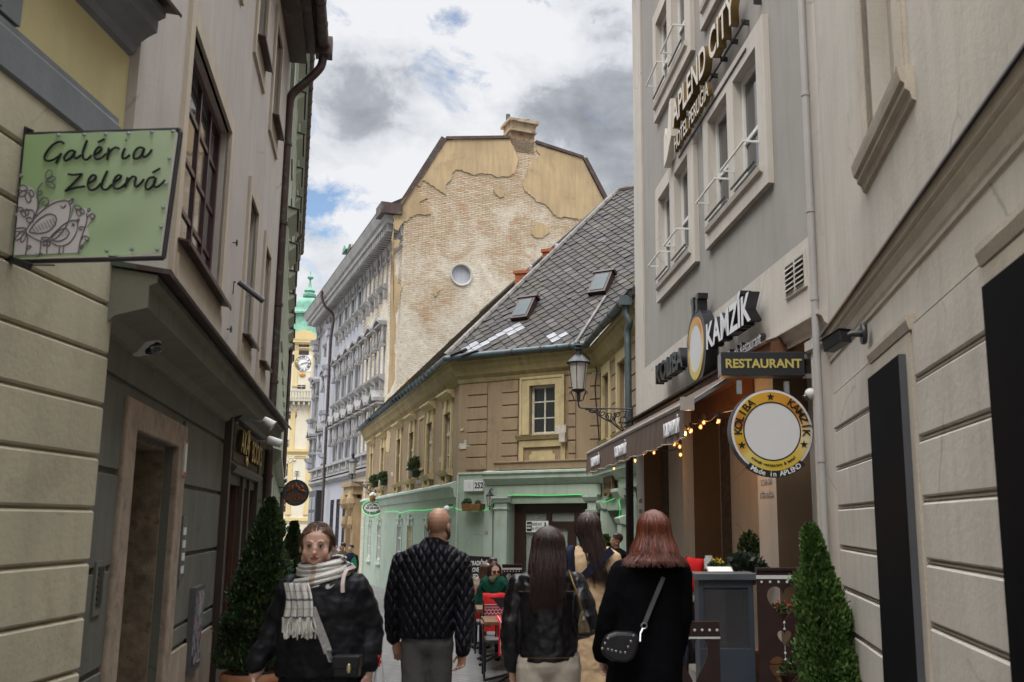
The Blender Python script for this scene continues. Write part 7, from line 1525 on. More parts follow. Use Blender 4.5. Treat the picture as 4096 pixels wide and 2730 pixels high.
def runner(M_, label, x0=-.08, x1=.22):
    t_ = thing('table_runner', label, 'cloth', M_, 'red runners on the terrace tables'); mb = MB(); prf = [(-.40,.38),(-.385,.50),(-.365,.66),(-.358,.745),(-.345,.757),(0,.757),(.345,.757),(.358,.745),(.38,.5)]; nx = 6
    vs = [(x0+(x1-x0)*i/nx, yy+.006*math.sin(i*2)*(z < .7), z) for yy, z in prf for i in range(nx+1)]; mb.add(vs, [(r*(nx+1)+i, r*(nx+1)+i+1, (r+1)*(nx+1)+i+1, (r+1)*(nx+1)+i) for r in range(len(prf)-1) for i in range(nx)]); c_ = mb.obj('cloth', M_red, t_, smooth=True)
    mb = MB(); 
    pp = [(x0+.025, yy-.004*(z < .75), z+.003*(z > .75)) for yy, z in prf]; pp[0] = (x0+.025, -.399, .405)
    for a, b_ in zip(pp[:-1], pp[1:]): mb.bar(a, b_, .008, .003)
    mb.bar((x0+.025,-.402,.405), (x1-.02,-.402,.405), .008, .003); mb.obj('white_stitching', lace, c_); return t_
ang = 8.3
def row(d, xl): v = at(xl, 2450, d); return Matrix.Translation((v.x+.35, d+.35, gz(d))) @ Matrix.Rotation(math.radians(ang), 4, 'Z')
T1, T2, T3 = row(11.6, 1922), row(13.8, 1893), row(15.9, 1886)
table(T1, 'nearest terrace table, half hidden by the black leather jacket'); table(T2, 'middle terrace table in front of the woman in sunglasses'); table(T3, 'farthest terrace table beside the chalkboard')
runner(T1, 'red cloth runner hanging over the nearest terrace table', -.19, .16); runner(T2, 'red cloth runner on the middle terrace table', -.1, .2)
chair(T1 @ Matrix.Translation((-.06,.62,0)), 'patterned red-draped chair at the nearest terrace table'); chair(T2 @ Matrix.Translation((0,-.66,0)) @ Matrix.Rotation(PI, 4, 'Z'), 'plain red-draped chair just behind the patterned one, back to the camera', False)
chair(T2 @ Matrix.Translation((.0,.66,0)), 'red-draped chair under the woman in sunglasses', False); chair(T3 @ Matrix.Translation((-.10,-.64,0)) @ Matrix.Rotation(PI, 4, 'Z'), 'patterned red-draped chair farthest along the row'); chair(T3 @ Matrix.Translation((-.1,.62,0)), 'red-draped chair at the far table below the chalkboard', False)
for x, lb in ((-.085, 'white salt shaker, left of the pair on the nearest table'), (-.015, 'white pepper shaker, right of the pair on the nearest table')):
    s_ = thing('shaker', lb, 'shaker', T1 @ Matrix.Translation((x, -.18, .758)), 'white shakers on the nearest table'); mb = MB(); mb.lathe([(0,0),(.028,0),(.033,.05),(.03,.10),(.022,.125),(0,.13)], (0,0,0), 14); mb.obj('body', mat('white_enamel', (.6,.6,.58)), s_, smooth='auto')
# chalkboard
cb_2 = thing('chalkboard', 'black chalkboard reading TRADIČNÉ SLOVENSKÉ JEDLÁ in white chalk', 'chalkboard', place(18.5, 1912, 2290) @ Matrix.Rotation(math.radians(-10), 4, 'X') @ Matrix.Rotation(math.radians(3), 4, 'Y'))
mb = MB(); mb.box(-.185, .185, -.01, .012, -.36, .27); mb.obj('board', mat('blackboard', (.012,.013,.014), .8, .2, 8, 0, 10, 0), cb_2)
mb = MB(); frm(mb, -.205, .205, -.38, .29, .02, -.015, .03); mb.tube([(-.19,0,-.36),(-.21,.0,-.95)], .015, 6); mb.tube([(.19,0,-.36),(.21,.0,-.95)], .015, 6); mb.obj('frame', M_wood_dk, cb_2)
chk = mat('white_chalk', (.7,.7,.68), .9, .1, 60, 0, 10, 0)
for s_, z, sz in (('TRADIČNÉ', .16, .115), ('SLOVENSKÉ', .04, .11), ('JEDLÁ', -.08, .115)): textmesh('letters', s_, sz, .004, chk, cb_2, Matrix.Translation((0, -.013, z)) @ Matrix.Rotation(math.radians(-4), 4, 'Y'), .0015, sx=.58)
# pillow, jar, terrace plants
pw = thing('cushion', 'red cushion propped up on the terrace bench', 'cushion', Matrix.Translation(at(2772, 2300, 10.6)) @ Matrix.Rotation(math.radians(8), 4, 'Y'))
mb = MB(); n_ = 12; vs = []
for s_ in (-1, 1):
    for i in range(n_+1):
        for j in range(n_+1): a, b_ = i/n_*2-1, j/n_*2-1; pz = (1-abs(a)**3)*(1-abs(b_)**3); k = 1+.10*abs(a*b_)-.05*(abs(a)+abs(b_)); vs.append((a*.10*k, s_*.055*pz**.6, b_*.18*k))
N1 = (n_+1)**2; mb.add(vs, [f for i in range(n_) for j in range(n_) for a in (i*(n_+1)+j,) for f in ((a, a+n_+1, a+n_+2, a+1), (N1+a, N1+a+1, N1+a+n_+2, N1+a+n_+1))]); mb.obj('cover', M_red, pw, smooth=True)
jr = thing('glass_jar', 'clear glass jar on the terrace ledge behind the menu case', 'jar', Matrix.Translation(at(2836, 2282, 10.4))); mb = MB(); mb.lathe([(0,0),(.05,0),(.052,.01),(.052,.11),(.04,.13),(.042,.15),(.036,.15),(.036,.13),(.047,.11),(.047,.012),(0,.012)], (0,0,0), 18); jb = mb.obj('jar_glass', clear('jar_glass_clear', (.8,.85,.85), .02, .22), jr, smooth='auto'); mb = MB(); mb.lathe([(0,.012),(.035,.012),(.035,.06),(0,.06)], (0,0,0), 12); mb.obj('candle', M_white, jb)
def pplant(x, y, d, lb, rx, rz_, m_=shrub, flower=None, n=500, ls=.05):
    t_ = thing('potted_plant', lb, 'plant', Matrix.Translation(at(x, y, d))); mb = MB(); mb.lathe([(0,-.12),(.09,-.12),(.12,0),(.11,0),(0,-.02)], (0,0,0), 14); mb.obj('pot', M_wood_dk, t_); bushy(t_, (0,0,0), (rx, rx, rz_), n, m_, int(x), ls)
    if flower: bushy(t_, (0,-.02,.04), (rx*.8, rx*.8, rz_*.9), 40, flower, int(x)+1, ls*.6, 'flowers')
    return t_
yf = mat('yellow_petal', (.55,.38,.02), .7, .1, 5, 0, 10, 0)
pplant(2865, 2276, 10.2, 'low bowl of yellow flowers beside the glass jar', .09, .07, shrub, yf, 160, .04)
pplant(2985, 2290, 9.9, 'dark broad-leaved plant behind the display case', .18, .16, leafm('dull_leaf', (.02,.03,.02), (.035,.05,.035), (.07,.08,.06)), None, 420, .075)
pplant(3002, 2240, 10.9, 'round dark bush inside the arcade window bay', .14, .30, yew, None, 900, .04)
pplant(3128, 2452, 9.2, 'red geraniums seen through the nearest heart screen', .12, .07, shrub, M_red, 160, .04)
pplant(3175, 2700, 9.0, 'leafy plant seen through the lowest heart cut-out', .12, .16, shrub, None, 160, .045)
bb = thing('terrace_planter', 'long brown wooden planter behind the nearest heart screen', 'planter', Matrix.Translation((at(3110, 2600, 9.35).x, 9.35, gz(9.35)))); mb = MB(); mb.box(-.45, .40, -.14, .16, 0, .68)
for k in range(6): mb.box(-.455, .405, -.15, -.14, .02+.11*k, .12+.11*k)
mb.obj('box', tbw, bb)
nb = thing('notice_board', 'narrow board of torn posters beside the dark drainpipe', 'notice board', FC.M(LC-.32, -.04, 0)); zq0, zq1 = .35, 1.72; mb = MB(); mb.box(-.16, .18, -.03, 0, zq0, zq1); mb.obj('board', wm_, nb); mb = MB(); mb.box(-.13, .15, -.036, -.03, zq0+.1, zq1-.12); mb.obj('posters', collage('torn_posters', 14, .2), nb)
br2_ = thing('oval_plaque', 'small black oval plaque with red mark on the green pilaster', 'sign', FC.M(.30, -.12, 1.55)); mb = MB(); mb.lathe([(0,-.02),(.10,-.02),(.10,.0),(0,.0)][::-1], (0,0,0), 20, ax='Y', sy=1.9); o = mb.obj('board', M_black, br2_); mb = MB(); mb.lathe([(0,-.026),(.07,-.026),(.07,-.02),(0,-.02)][::-1], (0,0,.02), 20, ax='Y', sy=1.7); mb.obj('white_field', M_white, o); mb = MB(); mb.box(-.03, .03, -.03, -.026, .0, .1); mb.obj('red_mark', M_red, o)
# ================================================================ PEOPLE
def skinm(name, col):
    m, t, b = newmat(name); n = mnoise(t, 14, 4); t.links.new(mmix(t, mramp(t, n, [(.35, 0), (.7, 1)]), sc(col, .94), sc(col, 1.05)), b.inputs['Base Color']); b.inputs['Roughness'].default_value = .5; b.inputs['Subsurface Weight'].default_value = .12; b.inputs['Subsurface Radius'].default_value = (.02, .008, .004); mbump(t, b, mnoise(t, 160, 3), .15, .002); return m
def hairm(name, col, hi):
    m, t, b = newmat(name); g_ = t.nodes.new('ShaderNodeNewGeometry'); n = mnoise(t, 1, 4, mp=(90, 90, 4)); c = mmix(t, mramp(t, n, [(.3, 0), (.7, 1)]), sc(col, .5), hi); c = mmix(t, .5, c, mramp(t, g_.outputs['Random Per Island'], [(0, sc(col, .6)), (1, hi)])); t.links.new(c, b.inputs['Base Color']); b.inputs['Roughness'].default_value = .42; b.inputs['Specular IOR Level'].default_value = .45; mbump(t, b, mnoise(t, 1, 3, mp=(160, 160, 6)), .5, .004); return m
def cloth(name, col, rough=.85, bump=.3, bs=140, spec=.2, quilt=False, fold=.5):
    m, t, b = newmat(name); n = mnoise(t, 5, 5, .6); t.links.new(mmix(t, mramp(t, n, [(.3, 0), (.7, 1)]), sc(col, .8), sc(col, 1.2)), b.inputs['Base Color']); b.inputs['Roughness'].default_value = rough; b.inputs['Specular IOR Level'].default_value = spec
    if quilt:
        c = t.nodes.new('ShaderNodeTexCoord'); s_ = t.nodes.new('ShaderNodeSeparateXYZ'); t.links.new(c.outputs['Object'], s_.inputs[0])
        def mth(op, a, b2): 
            q = t.nodes.new('ShaderNodeMath'); q.operation = op
            for i, v in enumerate((a, b2)):
                if isinstance(v, (int, float)): q.inputs[i].default_value = v
                elif v is not None: t.links.new(v, q.inputs[i])
            return q.outputs[0]
        z = mth('MULTIPLY', s_.outputs[2], .62); u = mth('ADD', s_.outputs[0], z); v = mth('SUBTRACT', s_.outputs[0], z)
        a = mth('ABSOLUTE', mth('SINE', mth('MULTIPLY', u, 52), None), None); d = mth('ABSOLUTE', mth('SINE', mth('MULTIPLY', v, 52), None), None)
        mbump(t, b, mth('POWER', mth('MULTIPLY', a, d), .45), .9, .022)
        pass
    else: mbump(t, b, mnoise(t, bs, 4), bump, .003)
    return m
FOLD = bpy.data.textures.new('folds', 'CLOUDS'); FOLD.noise_scale = .075; FOLD.noise_depth = 2
def soft(o, vox, fold=0, sm=3):
    r = o.modifiers.new('remesh', 'REMESH'); r.mode = 'VOXEL'; r.voxel_size = vox; r.use_smooth_shade = True
    if sm: s_ = o.modifiers.new('smooth', 'SMOOTH'); s_.iterations = sm; s_.factor = .5
    if fold: d_ = o.modifiers.new('folds', 'DISPLACE'); d_.texture = FOLD; d_.strength = fold; d_.mid_level = .5; d_.texture_coords = 'LOCAL'
    return o
def haircap(f, T, m_, seed):                   # centre-parted hair drawn back over the ears
    mb = MB(); mb.T = T; mb.ell((0,.022,.056), (.082,.090,.068), 20); mb.ell((0,.050,.005), (.080,.064,.090), 20)
    for q in (-1, 1): mb.ell((q*.066,.018,.022), (.022,.060,.058), 14)
    mb.T = None; hb = soft(mb.obj('hair', m_, f.t), .006, 0, 3); mb = MB(); rnd = random.Random(seed)
    for i in range(520):
        q = rnd.choice((-1, 1)); y = rnd.uniform(-.066, .075); zt_ = .124-.5*max(0, -y-.02)**1.2*8*.12-.9*(y-.02)**2*6; zt_ = min(zt_, .122); k = 1+rnd.uniform(-.01, .035); dn = rnd.uniform(.0, .02)
        P_ = [Vector((q*.002, y, zt_+.004)), Vector((q*.045, y+.008, zt_-.012)), Vector((q*.080, y*.85+.018, .050-dn)), Vector((q*.085, y*.55+.045, .005-dn)), Vector((q*.062, .095, -.015-dn)), Vector((q*.02, .122, -.02-dn))]
        mb.tube(crom([T @ (p*k) for p in P_], 3), .0020, 3, cap=False)
    mb.obj('strands', m_, hb, smooth=True); return hb
class Fig:
    def __init__(s, label, d, px, ox=0, oy=0, k=1, group=None):
        s.d = d; v = at(ox+px*k, 2400, d); s.g = gz(d); s.o = Vector((v.x, d, s.g)); s.ox, s.oy, s.k = ox, oy, k
        s.t = thing('person', label, 'person', Matrix.Translation(s.o), group)
    def q(s, x, y, dy=0): v = at(s.ox+x*s.k, s.oy+y*s.k, s.d+dy); return (v.x-s.o.x, dy, v.z-s.g)
    def rows(s, mb, rows, n=22, e=.82):
        rings = []
        for r in sorted(rows, key=lambda r: -r[0]):
            y, xl, xr, hd = r[:4]; yo = r[4] if len(r) > 4 else 0; a = s.q(xl, y); b_ = s.q(xr, y); cx = (a[0]+b_[0])/2; hw = (b_[0]-a[0])/2
            rings.append([Vector((cx+hw*math.copysign(abs(math.cos(t))**e, math.cos(t)), yo+hd*math.copysign(abs(math.sin(t))**e, math.sin(t)), a[2])) for t in [2*PI*k/n for k in range(n)]])
        mb.loft(rings)
    def limb(s, mb, pts, rs):
        P_ = [Vector(p) if len(p) == 3 and isinstance(p, Vector) else Vector(s.q(*p)) for p in pts]; c = crom(P_, 5); m = len(P_); R_ = []
        for i in range(len(c)): f = i/5; j = min(int(f), m-2); R_.append(rs[j]+(rs[j+1]-rs[j])*(f-j))
        mb.tube(c, R_, 12); mb.ell(c[0], rs[0]*.98, 10); mb.ell(c[-1], rs[-1]*.98, 10); return P_
def hand(mb, w, d, side, curl=.5, s=1.0, palm=(0, 1, 0)):
    # w wrist, d direction of the hand, side: unit vector towards the thumb, palm: direction the fingers curl to
    w = Vector(w); d = Vector(d).normalized(); sd_ = Vector(side); sd_ = (sd_-d*sd_.dot(d)).normalized(); pm = d.cross(sd_).normalized()
    if pm.dot(Vector(palm)) < 0: pm = -pm
    mb.loft([[w+d*z*s+sd_*math.cos(t)*a*s+pm*math.sin(t)*b_*s for t in [2*PI*k/12 for k in range(12)]] for z, a, b_ in ((-.03,.027,.021),(0,.027,.019),(.03,.038,.017),(.07,.041,.015),(.09,.038,.012))])
    for i, (o, l) in enumerate(((.028,.072),(.010,.080),(-.010,.075),(-.028,.060))):
        p = w+d*.082*s+sd_*o*s; c = curl*(.8+.15*i); pts = [p]
        a = .25*c
        for sg_ in (.42, .33, .27): a += c*.62; pts.append(pts[-1]+(d*math.cos(a)+pm*math.sin(a)+sd_*o*.9).normalized()*l*sg_*s)
        mb.tube(pts, [.0092*s,.0088*s,.008*s,.0065*s], 8); mb.ell(pts[-1], .0066*s, 6)
    p = w+d*.022*s+sd_*.030*s; t1 = p+(d*.6+sd_*.62+pm*.3).normalized()*.036*s; t2 = t1+(d*.85+sd_*.15+pm*.35).normalized()*.028*s; mb.tube([p, t1, t2], [.0125*s,.010*s,.0085*s], 8); mb.ell(t2, .0085*s, 6)
def head(fig, mb, c, s=1.0, yaw=0, tilt=0, female=False, full=1.0):
    c = Vector(c); R_ = Matrix.Rotation(yaw, 4, 'Z') @ Matrix.Rotation(tilt, 4, 'X'); mb.T = Matrix.Translation(c) @ R_ @ Matrix.Scale(s, 4)
    mb.ell((0,.012,.025), (.077*full,.096,.093), 20); mb.ell((0,-.030,-.035), (.063*full,.066,.082), 18); mb.ell((0,-.052,-.082), (.040*full,.040,.034), 14); mb.ell((0,-.085,-.098), (.020,.016,.014), 10)
    for q in (-1, 1): mb.ell((q*.038*full,-.054,-.045), (.026*full,.032,.034), 10); mb.ell((q*.053*full,-.01,-.075), (.020*full,.04,.03), 10); mb.ell((q*.078*full,.012,-.02), (.010,.020,.031), 10); mb.ell((q*.030,-.080,.010), (.026,.013,.012), 10)
    mb.ell((0,-.104,-.030), (.011,.016,.030), 10); mb.ell((0,-.113,-.044), (.016,.013,.012), 10); mb.ell((0,-.092,-.073), (.022,.012,.012), 10)
    mb.T = None; return Matrix.Translation(c) @ R_ @ Matrix.Scale(s, 4)
irisM = mat('dark_iris', (.03,.02,.012), .2, .1, 3, 0, 10, 0); eyeW = mat('eye_white', (.42,.38,.35), .3, .05, 3, 0, 10, 0); lipM = mat('muted_lip', (.30,.105,.085), .5, .1, 9, 0, 10, 0)
def face(fig, body, T, browm):
    for q in (-1, 1):
        mb = MB(); mb.T = T; mb.ell((q*.031,-.0905,-.008), (.0145,.010,.0085), 12); e_ = mb.obj('eye', eyeW, body, smooth=True); mb = MB(); mb.T = T; mb.ell((q*.031,-.0985,-.008), (.0068,.004,.0068), 10); mb.obj('iris', irisM, e_, smooth=True)
        mb = MB(); mb.T = T; mb.tube([(q*.014,-.095,-.006),(q*.024,-.101,.001),(q*.036,-.099,.001),(q*.048,-.090,-.007)], [.002,.0032,.0032,.002], 6); mb.obj('eyelashes', browm, body)
        mb = MB(); mb.T = T; mb.tube([(q*.014,-.098,.012),(q*.030,-.099,.019),(q*.048,-.090,.015)], [.003,.004,.002], 6); mb.obj('eyebrow', browm, body)
    mb = MB(); mb.T = T; mb.tube([(-.024,-.094,-.0735),(-.010,-.1045,-.069),(0,-.105,-.0705),(.010,-.1045,-.069),(.024,-.094,-.0735)], [.002,.0045,.0042,.0045,.002], 7); mb.tube([(-.018,-.098,-.076),(0,-.105,-.079),(.018,-.098,-.076)], [.002,.0055,.002], 7); mb.obj('lips', lipM, body, smooth=True)
def hairfall(fig, c, s, back, length, w1, w2, n, m_, seed, arc=125, vol=1.0, yb=0, top=.118, name='hair', wave=.008, drift=0):
    # strands from the crown over the skull and down; back = angle (radians) of the back of the head, seen from above
    rnd = random.Random(seed); mb = MB(); c = Vector(c)
    def hv(a): return Vector((math.sin(a+back), math.cos(a+back), 0))
    def pt(a, lv, j=0, ln=length):
        h = hv(a); e_ = Vector((h.x*.083*s*vol, h.y*.103*s*vol, 0)); bk = hv(0)
        L_ = [c+Vector((0,0,top*s))+e_*.12+bk*.01, c+e_*.62+Vector((0,0,.097*s)), c+e_*1.0+Vector((0,0,.045*s)), c+e_*1.08+Vector((0,0,-.03*s)), c+e_*1.08*w1*.98+Vector((0,0,-.11*s))+bk*yb*.3, c+e_*w1*1.1+Vector((0,0,-.11*s-(ln-.11*s)*.45))+bk*yb*.8, c+e_*w2*1.1+Vector((0,0,-ln))+bk*yb]
        return [p+Vector((drift*max(0, i_-3)/3, 0, 0)) for i_, p in enumerate(L_)]
    N_ = 26; A = math.radians(arc); rings = []
    base = [pt(-A+2*A*k/N_, 0, ln=length*.9) for k in range(N_+1)]
    for lv in range(7):
        ring = [c+(b_[lv]-c)*1.0 for b_ in base]; ring = [Vector((p.x*.97+c.x*.03, p.y*.97+c.y*.03, p.z)) for p in ring]; inner = [Vector(((p.x-c.x)*.55+c.x, (p.y-c.y)*.55+c.y, p.z-(.02 if lv == 0 else 0))) for p in ring[::-1]]; rings.append(ring+inner)
    mb.loft(rings[::-1]); vb = mb.obj(name, m_, fig.t); soft(vb, .009, 0, 3)
    mb = MB()
    for i in range(n):
        a = rnd.uniform(-A, A); k = rnd.uniform(.97, 1.06); P_ = pt(a, 0, ln=length*rnd.uniform(.86, 1.05)); ph = rnd.random()*6; o = Vector((rnd.gauss(0,.006), rnd.gauss(0,.006), 0)); q = []
        for j, p in enumerate(P_): r_ = Vector(((p.x-c.x)*k, (p.y-c.y)*k, p.z-c.z)); q.append(c+r_+o*(j/4)+hv(a+PI/2)*wave*math.sin(ph+j*1.3)*(j/5))
        mb.tube(crom(q, 3), [.0032]*14+[.0026,.002,.0014,.001,.0006], 3, cap=False)
    mb.obj('strands', m_, vb, smooth=True); return vb
sk1 = skinm('fair_skin', (.54,.32,.24)); sk2 = skinm('tanned_skin', (.40,.215,.14)); blackc = cloth('black_nylon', (.006,.006,.008), .6, .3, 60, .22); blackw = cloth('black_wool', (.004,.004,.005), .95, .4, 200, .04); quilt = cloth('black_quilted_nylon', (.006,.006,.010), .55, spec=.22, quilt=True); greyt = cloth('charcoal_trousers', (.10,.097,.094), .85); beiget = cloth('beige_trousers', (.52,.45,.37), .85); tanc = cloth('camel_wool', (.60,.42,.25), .9, .3, 160); leath = cloth('black_leather', (.008,.007,.008), .36, .5, 45, .4); navy = cloth('navy_cloth', (.012,.014,.03), .85)
shoeM = mat('black_shoe', (.015,.015,.015), .5, .2, 5, .1, 30, 0)
brown_h = hairm('dark_brown_hair', (.022,.012,.010), (.06,.030,.024)); red_h = hairm('auburn_hair', (.055,.010,.004), (.20,.042,.012)); lb_h = hairm('light_brown_hair', (.05,.026,.014), (.15,.085,.048))
def legs(fig, tm, xs, ztop, r0=.10, r1=.065, spread=0, F=1, stride=.12, skirt=False):
    mb = MB(); sh = []
    for i, x in enumerate(xs):
        sy = stride*(1 if i else -1); ax = x*.9
        fig_pts = [Vector((x, 0, ztop)), Vector((x*.98, sy*.35-.02*F, ztop*.56)), Vector((ax, sy, .09))]; c = crom(fig_pts, 6); R_ = [r0+(r1-r0)*k/(len(c)-1) for k in range(len(c))]; mb.tube(c, R_, 14); mb.ell(c[0], r0, 10); sh.append((ax, sy))
    mb.ell(((xs[0]+xs[1])/2, 0, ztop+.03), (abs(xs[1]-xs[0])/2+r0*.98, r0*1.15, .13), 18); o = soft(mb.obj('trousers', tm, fig.t), .010, .012)
    for ax, sy in sh:
        mb = MB(); mb.ell((ax, sy-.07*F, .045), (.047, .13, .045), 14); mb.ell((ax, sy, .07), (.043, .06, .06), 12); mb.box(ax-.045, ax+.045, sy-.19*F if F > 0 else sy-.06, sy+.06 if F > 0 else sy+.19, 0, .02); mb.obj('shoe', shoeM, fig.t, smooth='auto')
    return o
def torso_core(fig, mb, cx, zt, hw=.13, z0=1.02): mb.loft([[Vector((cx+w*math.cos(t), .09*math.sin(t)*(w/.13)**.5, z)) for t in [2*PI*k/14 for k in range(14)]] for z, w in ((z0,hw),(z0+(zt-z0)*.5,hw*.9),(zt-.08,hw*1.1),(zt,.05))])
C1 = (950, 2000, .4656); C2 = (1750, 1950, .4975)
# ---- 1: woman with the plaid scarf, walking towards the camera
f = Fig('woman in black jacket and cream plaid scarf walking toward the camera', 5.5, 700, *C1); hc = Vector(f.q(690, 385)); hc.y = -.02
body = MB(); T = head(f, body, hc, .96, math.radians(9), 0, True, 1.14); sh = f.q(760, 640)
body.tube([hc+Vector((0,.02,-.07)), hc+Vector((.02,.04,-.22))], [.062,.07], 14); torso_core(f, body, f.q(730, 900)[0], hc.z-.2, .15)
la = [Vector(f.q(475, 765)), Vector(f.q(315, 1130))+Vector((0,.02,0)), Vector(f.q(170, 1500))+Vector((0,-.05,0))]; ra = [Vector(f.q(1010, 755)), Vector(f.q(1110, 1090))+Vector((0,.05,0)), Vector(f.q(1130, 1480))+Vector((0,-.02,0))]
for A_ in (la, ra): f.limb(body, A_, [.06,.045,.03])
hand(body, la[2], (-.15,-.05,-1), (.3,-1,0), .5, .95, (1,0,0)); hand(body, ra[2], (.05,-.05,-1), (-.3,-1,0), 1.2, .95, (-1,0,0)); bo = soft(body.obj('body', sk1, f.t), .0045, 0, 2)
face(f, bo, T, lb_h)
hb = haircap(f, T @ Matrix.Diagonal((1.12, 1, 1, 1)), lb_h, 4)
mb = MB(); mb.T = T; mb.ell((0,.135,.03), (.04,.035,.045), 12); mb.obj('bun', lb_h, hb, smooth=True)
jk = MB(); f.rows(jk, [(575,620,850,.08,.02),(610,540,950,.10,.03),(650,470,1030,.12,.02),(740,420,1070,.15),(900,405,1090,.18),(1080,380,1100,.19),(1280,350,1120,.20),(1440,340,1130,.19),(1500,350,1120,.18)])
f.limb(jk, la[:2]+[la[2]+Vector((0,0,.06))], [.082,.076,.052]); f.limb(jk, ra[:2]+[ra[2]+Vector((0,0,.06))], [.084,.082,.058]); jo = soft(jk.obj('jacket', blackc, f.t), .010, .034)
legs(f, blackc, (f.q(560, 1500)[0], f.q(900, 1500)[0]), f.q(700, 1500)[2]-.02, .125, .08, F=1)
# scarf
def plaid():
    m, t, b = newmat('cream_plaid_wool'); c = t.nodes.new('ShaderNodeTexCoord'); s_ = t.nodes.new('ShaderNodeSeparateXYZ'); t.links.new(c.outputs['UV'], s_.inputs[0])
    def st(src, f_, p, w, col_, base):
        q = t.nodes.new('ShaderNodeMath'); q.operation = 'MULTIPLY_ADD'; q.inputs[1].default_value = f_; q.inputs[2].default_value = p; t.links.new(src, q.inputs[0]); fr_ = t.nodes.new('ShaderNodeMath'); fr_.operation = 'FRACT'; t.links.new(q.outputs[0], fr_.inputs[0]); l_ = t.nodes.new('ShaderNodeMath'); l_.operation = 'LESS_THAN'; l_.inputs[1].default_value = w; t.links.new(fr_.outputs[0], l_.inputs[0]); m2 = t.nodes.new('ShaderNodeMath'); m2.operation = 'MULTIPLY'; m2.inputs[1].default_value = .8; t.links.new(l_.outputs[0], m2.inputs[0]); return mmix(t, m2.outputs[0], base, col_)
    base = (.62,.60,.56); x = s_.outputs[0]; y = s_.outputs[1]
    col = st(x, 2.0, .1, .13, (.04,.04,.05), base); col = st(x, 2.0, .55, .06, (.42,.31,.20), col); col = st(y, 4.0, .2, .10, (.04,.04,.05), col); col = st(y, 4.0, .6, .05, (.30,.21,.12), col)
    t.links.new(col, b.inputs['Base Color']); b.inputs['Roughness'].default_value = .95; mbump(t, b, mnoise(t, 120, 4), .7, .004); return m
plm = plaid()
def sheet(name, G_, m_, parent, th=.008):     # grid of points -> cloth with UVs and thickness
    nr, nc = len(G_), len(G_[0]); mb = MB(); mb.add([p for r in G_ for p in r], [(i*nc+j, i*nc+j+1, (i+1)*nc+j+1, (i+1)*nc+j) for i in range(nr-1) for j in range(nc-1)]); o = mb.obj(name, m_, parent, smooth=True)
    uv = o.data.uv_layers.new(name='uv')
    for l in o.data.loops: v = l.vertex_index; uv.data[l.index].uv = ((v//nc)/(nr-1), (v % nc)/(nc-1))
    s_ = o.modifiers.new('thick', 'SOLIDIFY'); s_.thickness = th; s_.offset = 0; return o
sc_t = thing('scarf', 'cream and black plaid scarf with long fringe round the neck of the walking woman', 'scarf', Matrix.Translation(f.o)); sc_t['label'] = 'cream and black plaid fringed scarf round the walking woman\'s neck'
nk = Vector(f.q(700, 622)); nk.y = .02
for li, (rx, ry, zo, tl, wd) in enumerate(((.115,.115,.02,.16,.085), (.150,.140,-.045,.30,.10))):
    G_ = []
    for i in range(41):
        a = 2*PI*i/40; row = []
        for j in range(13):
            v = j/12-.5; ru = 1+.10*math.cos(v*PI)+.035*math.sin(j*2.4+i*.25+li); fold = .008*math.sin(j*1.9+a*1.3)
            row.append((nk.x+.012+(rx*ru+fold)*math.cos(a), nk.y-.01+(ry*ru+fold)*math.sin(a)*1.0, nk.z+zo+v*wd+tl*rx*math.cos(a)*.9-.03*math.sin(a)*(-1)*.6))
        G_.append(row)
    sheet('neck_wrap', G_, plm, sc_t, .012)
top_ = Vector(f.q(610, 700)); G_ = []
for i in range(26):
    t_y = i/25; row = []
    for j in range(17):
        u_ = j/16-.5; q = Vector(f.q(608+u_*(190+55*t_y)+18*math.sin(t_y*3)+55*t_y*.3, 690+t_y*290)); row.append((q.x, -.235+.018*math.sin(j*1.35+t_y*2)+.006*math.sin(j*3.1)+.035*(1-t_y)*0-.0, q.z))
    G_.append(row)
sheet('hanging_end', G_, plm, sc_t, .012); mb = MB(); rnd = random.Random(8)
for j in range(46):
    u_ = j/45-.5; a = Vector(f.q(625+u_*245, 975)); e_ = Vector(f.q(625+u_*265+rnd.gauss(0,8), 975+rnd.uniform(110, 185))); a.y = -.235; e_.y = -.235+rnd.gauss(0,.01); m_ = (a+e_)/2+Vector((rnd.gauss(0,.006), rnd.gauss(0,.006), 0)); mb.tube(crom([a, m_, e_], 3), .0042, 5)
fo_ = mb.obj('fringe', mat('cream_wool_fringe', (.58,.56,.50), .95, .15, 30, .4, 90, 0), sc_t)
# shoulder bag with webbing strap, pale strap, logo, carrier bag
bg_t = thing('shoulder_bag', 'small black flap bag with a gold oval clasp on grey webbing strap', 'bag', Matrix.Translation(f.o)); web = mat('grey_webbing', (.30,.28,.27), .7, .2, 60, .4, 90, 0)
mb = MB(); P_ = [Vector(f.q(*p)) for p in ((735,900),(780,1010),(850,1180),(880,1260))]
for p, yy in zip(P_, (-.225,-.235,-.24,-.245)): p.y = yy
for i in range(3): mb.bar(P_[i], P_[i+1], .042, .006, up=(0,-1,0))
st_ = mb.obj('strap', web, bg_t)
mb = MB()
for i in range(5): p = P_[3].lerp(Vector(f.q(905, 1330)), i/5); mb.tube([(p.x+.011*math.cos(k*PI/3), -.25, p.z+.014*math.sin(k*PI/3)) for k in range(6)], .0035, 5, closed=True)
mb.obj('chain', M_chrome, st_); a = f.q(935, 1455); b_ = f.q(1150, 1285); mb = MB(); mb.box(a[0], b_[0], -.30, -.22, a[2], b_[2]); bgo = mb.obj('bag_body', leath, bg_t, bevel=.012)
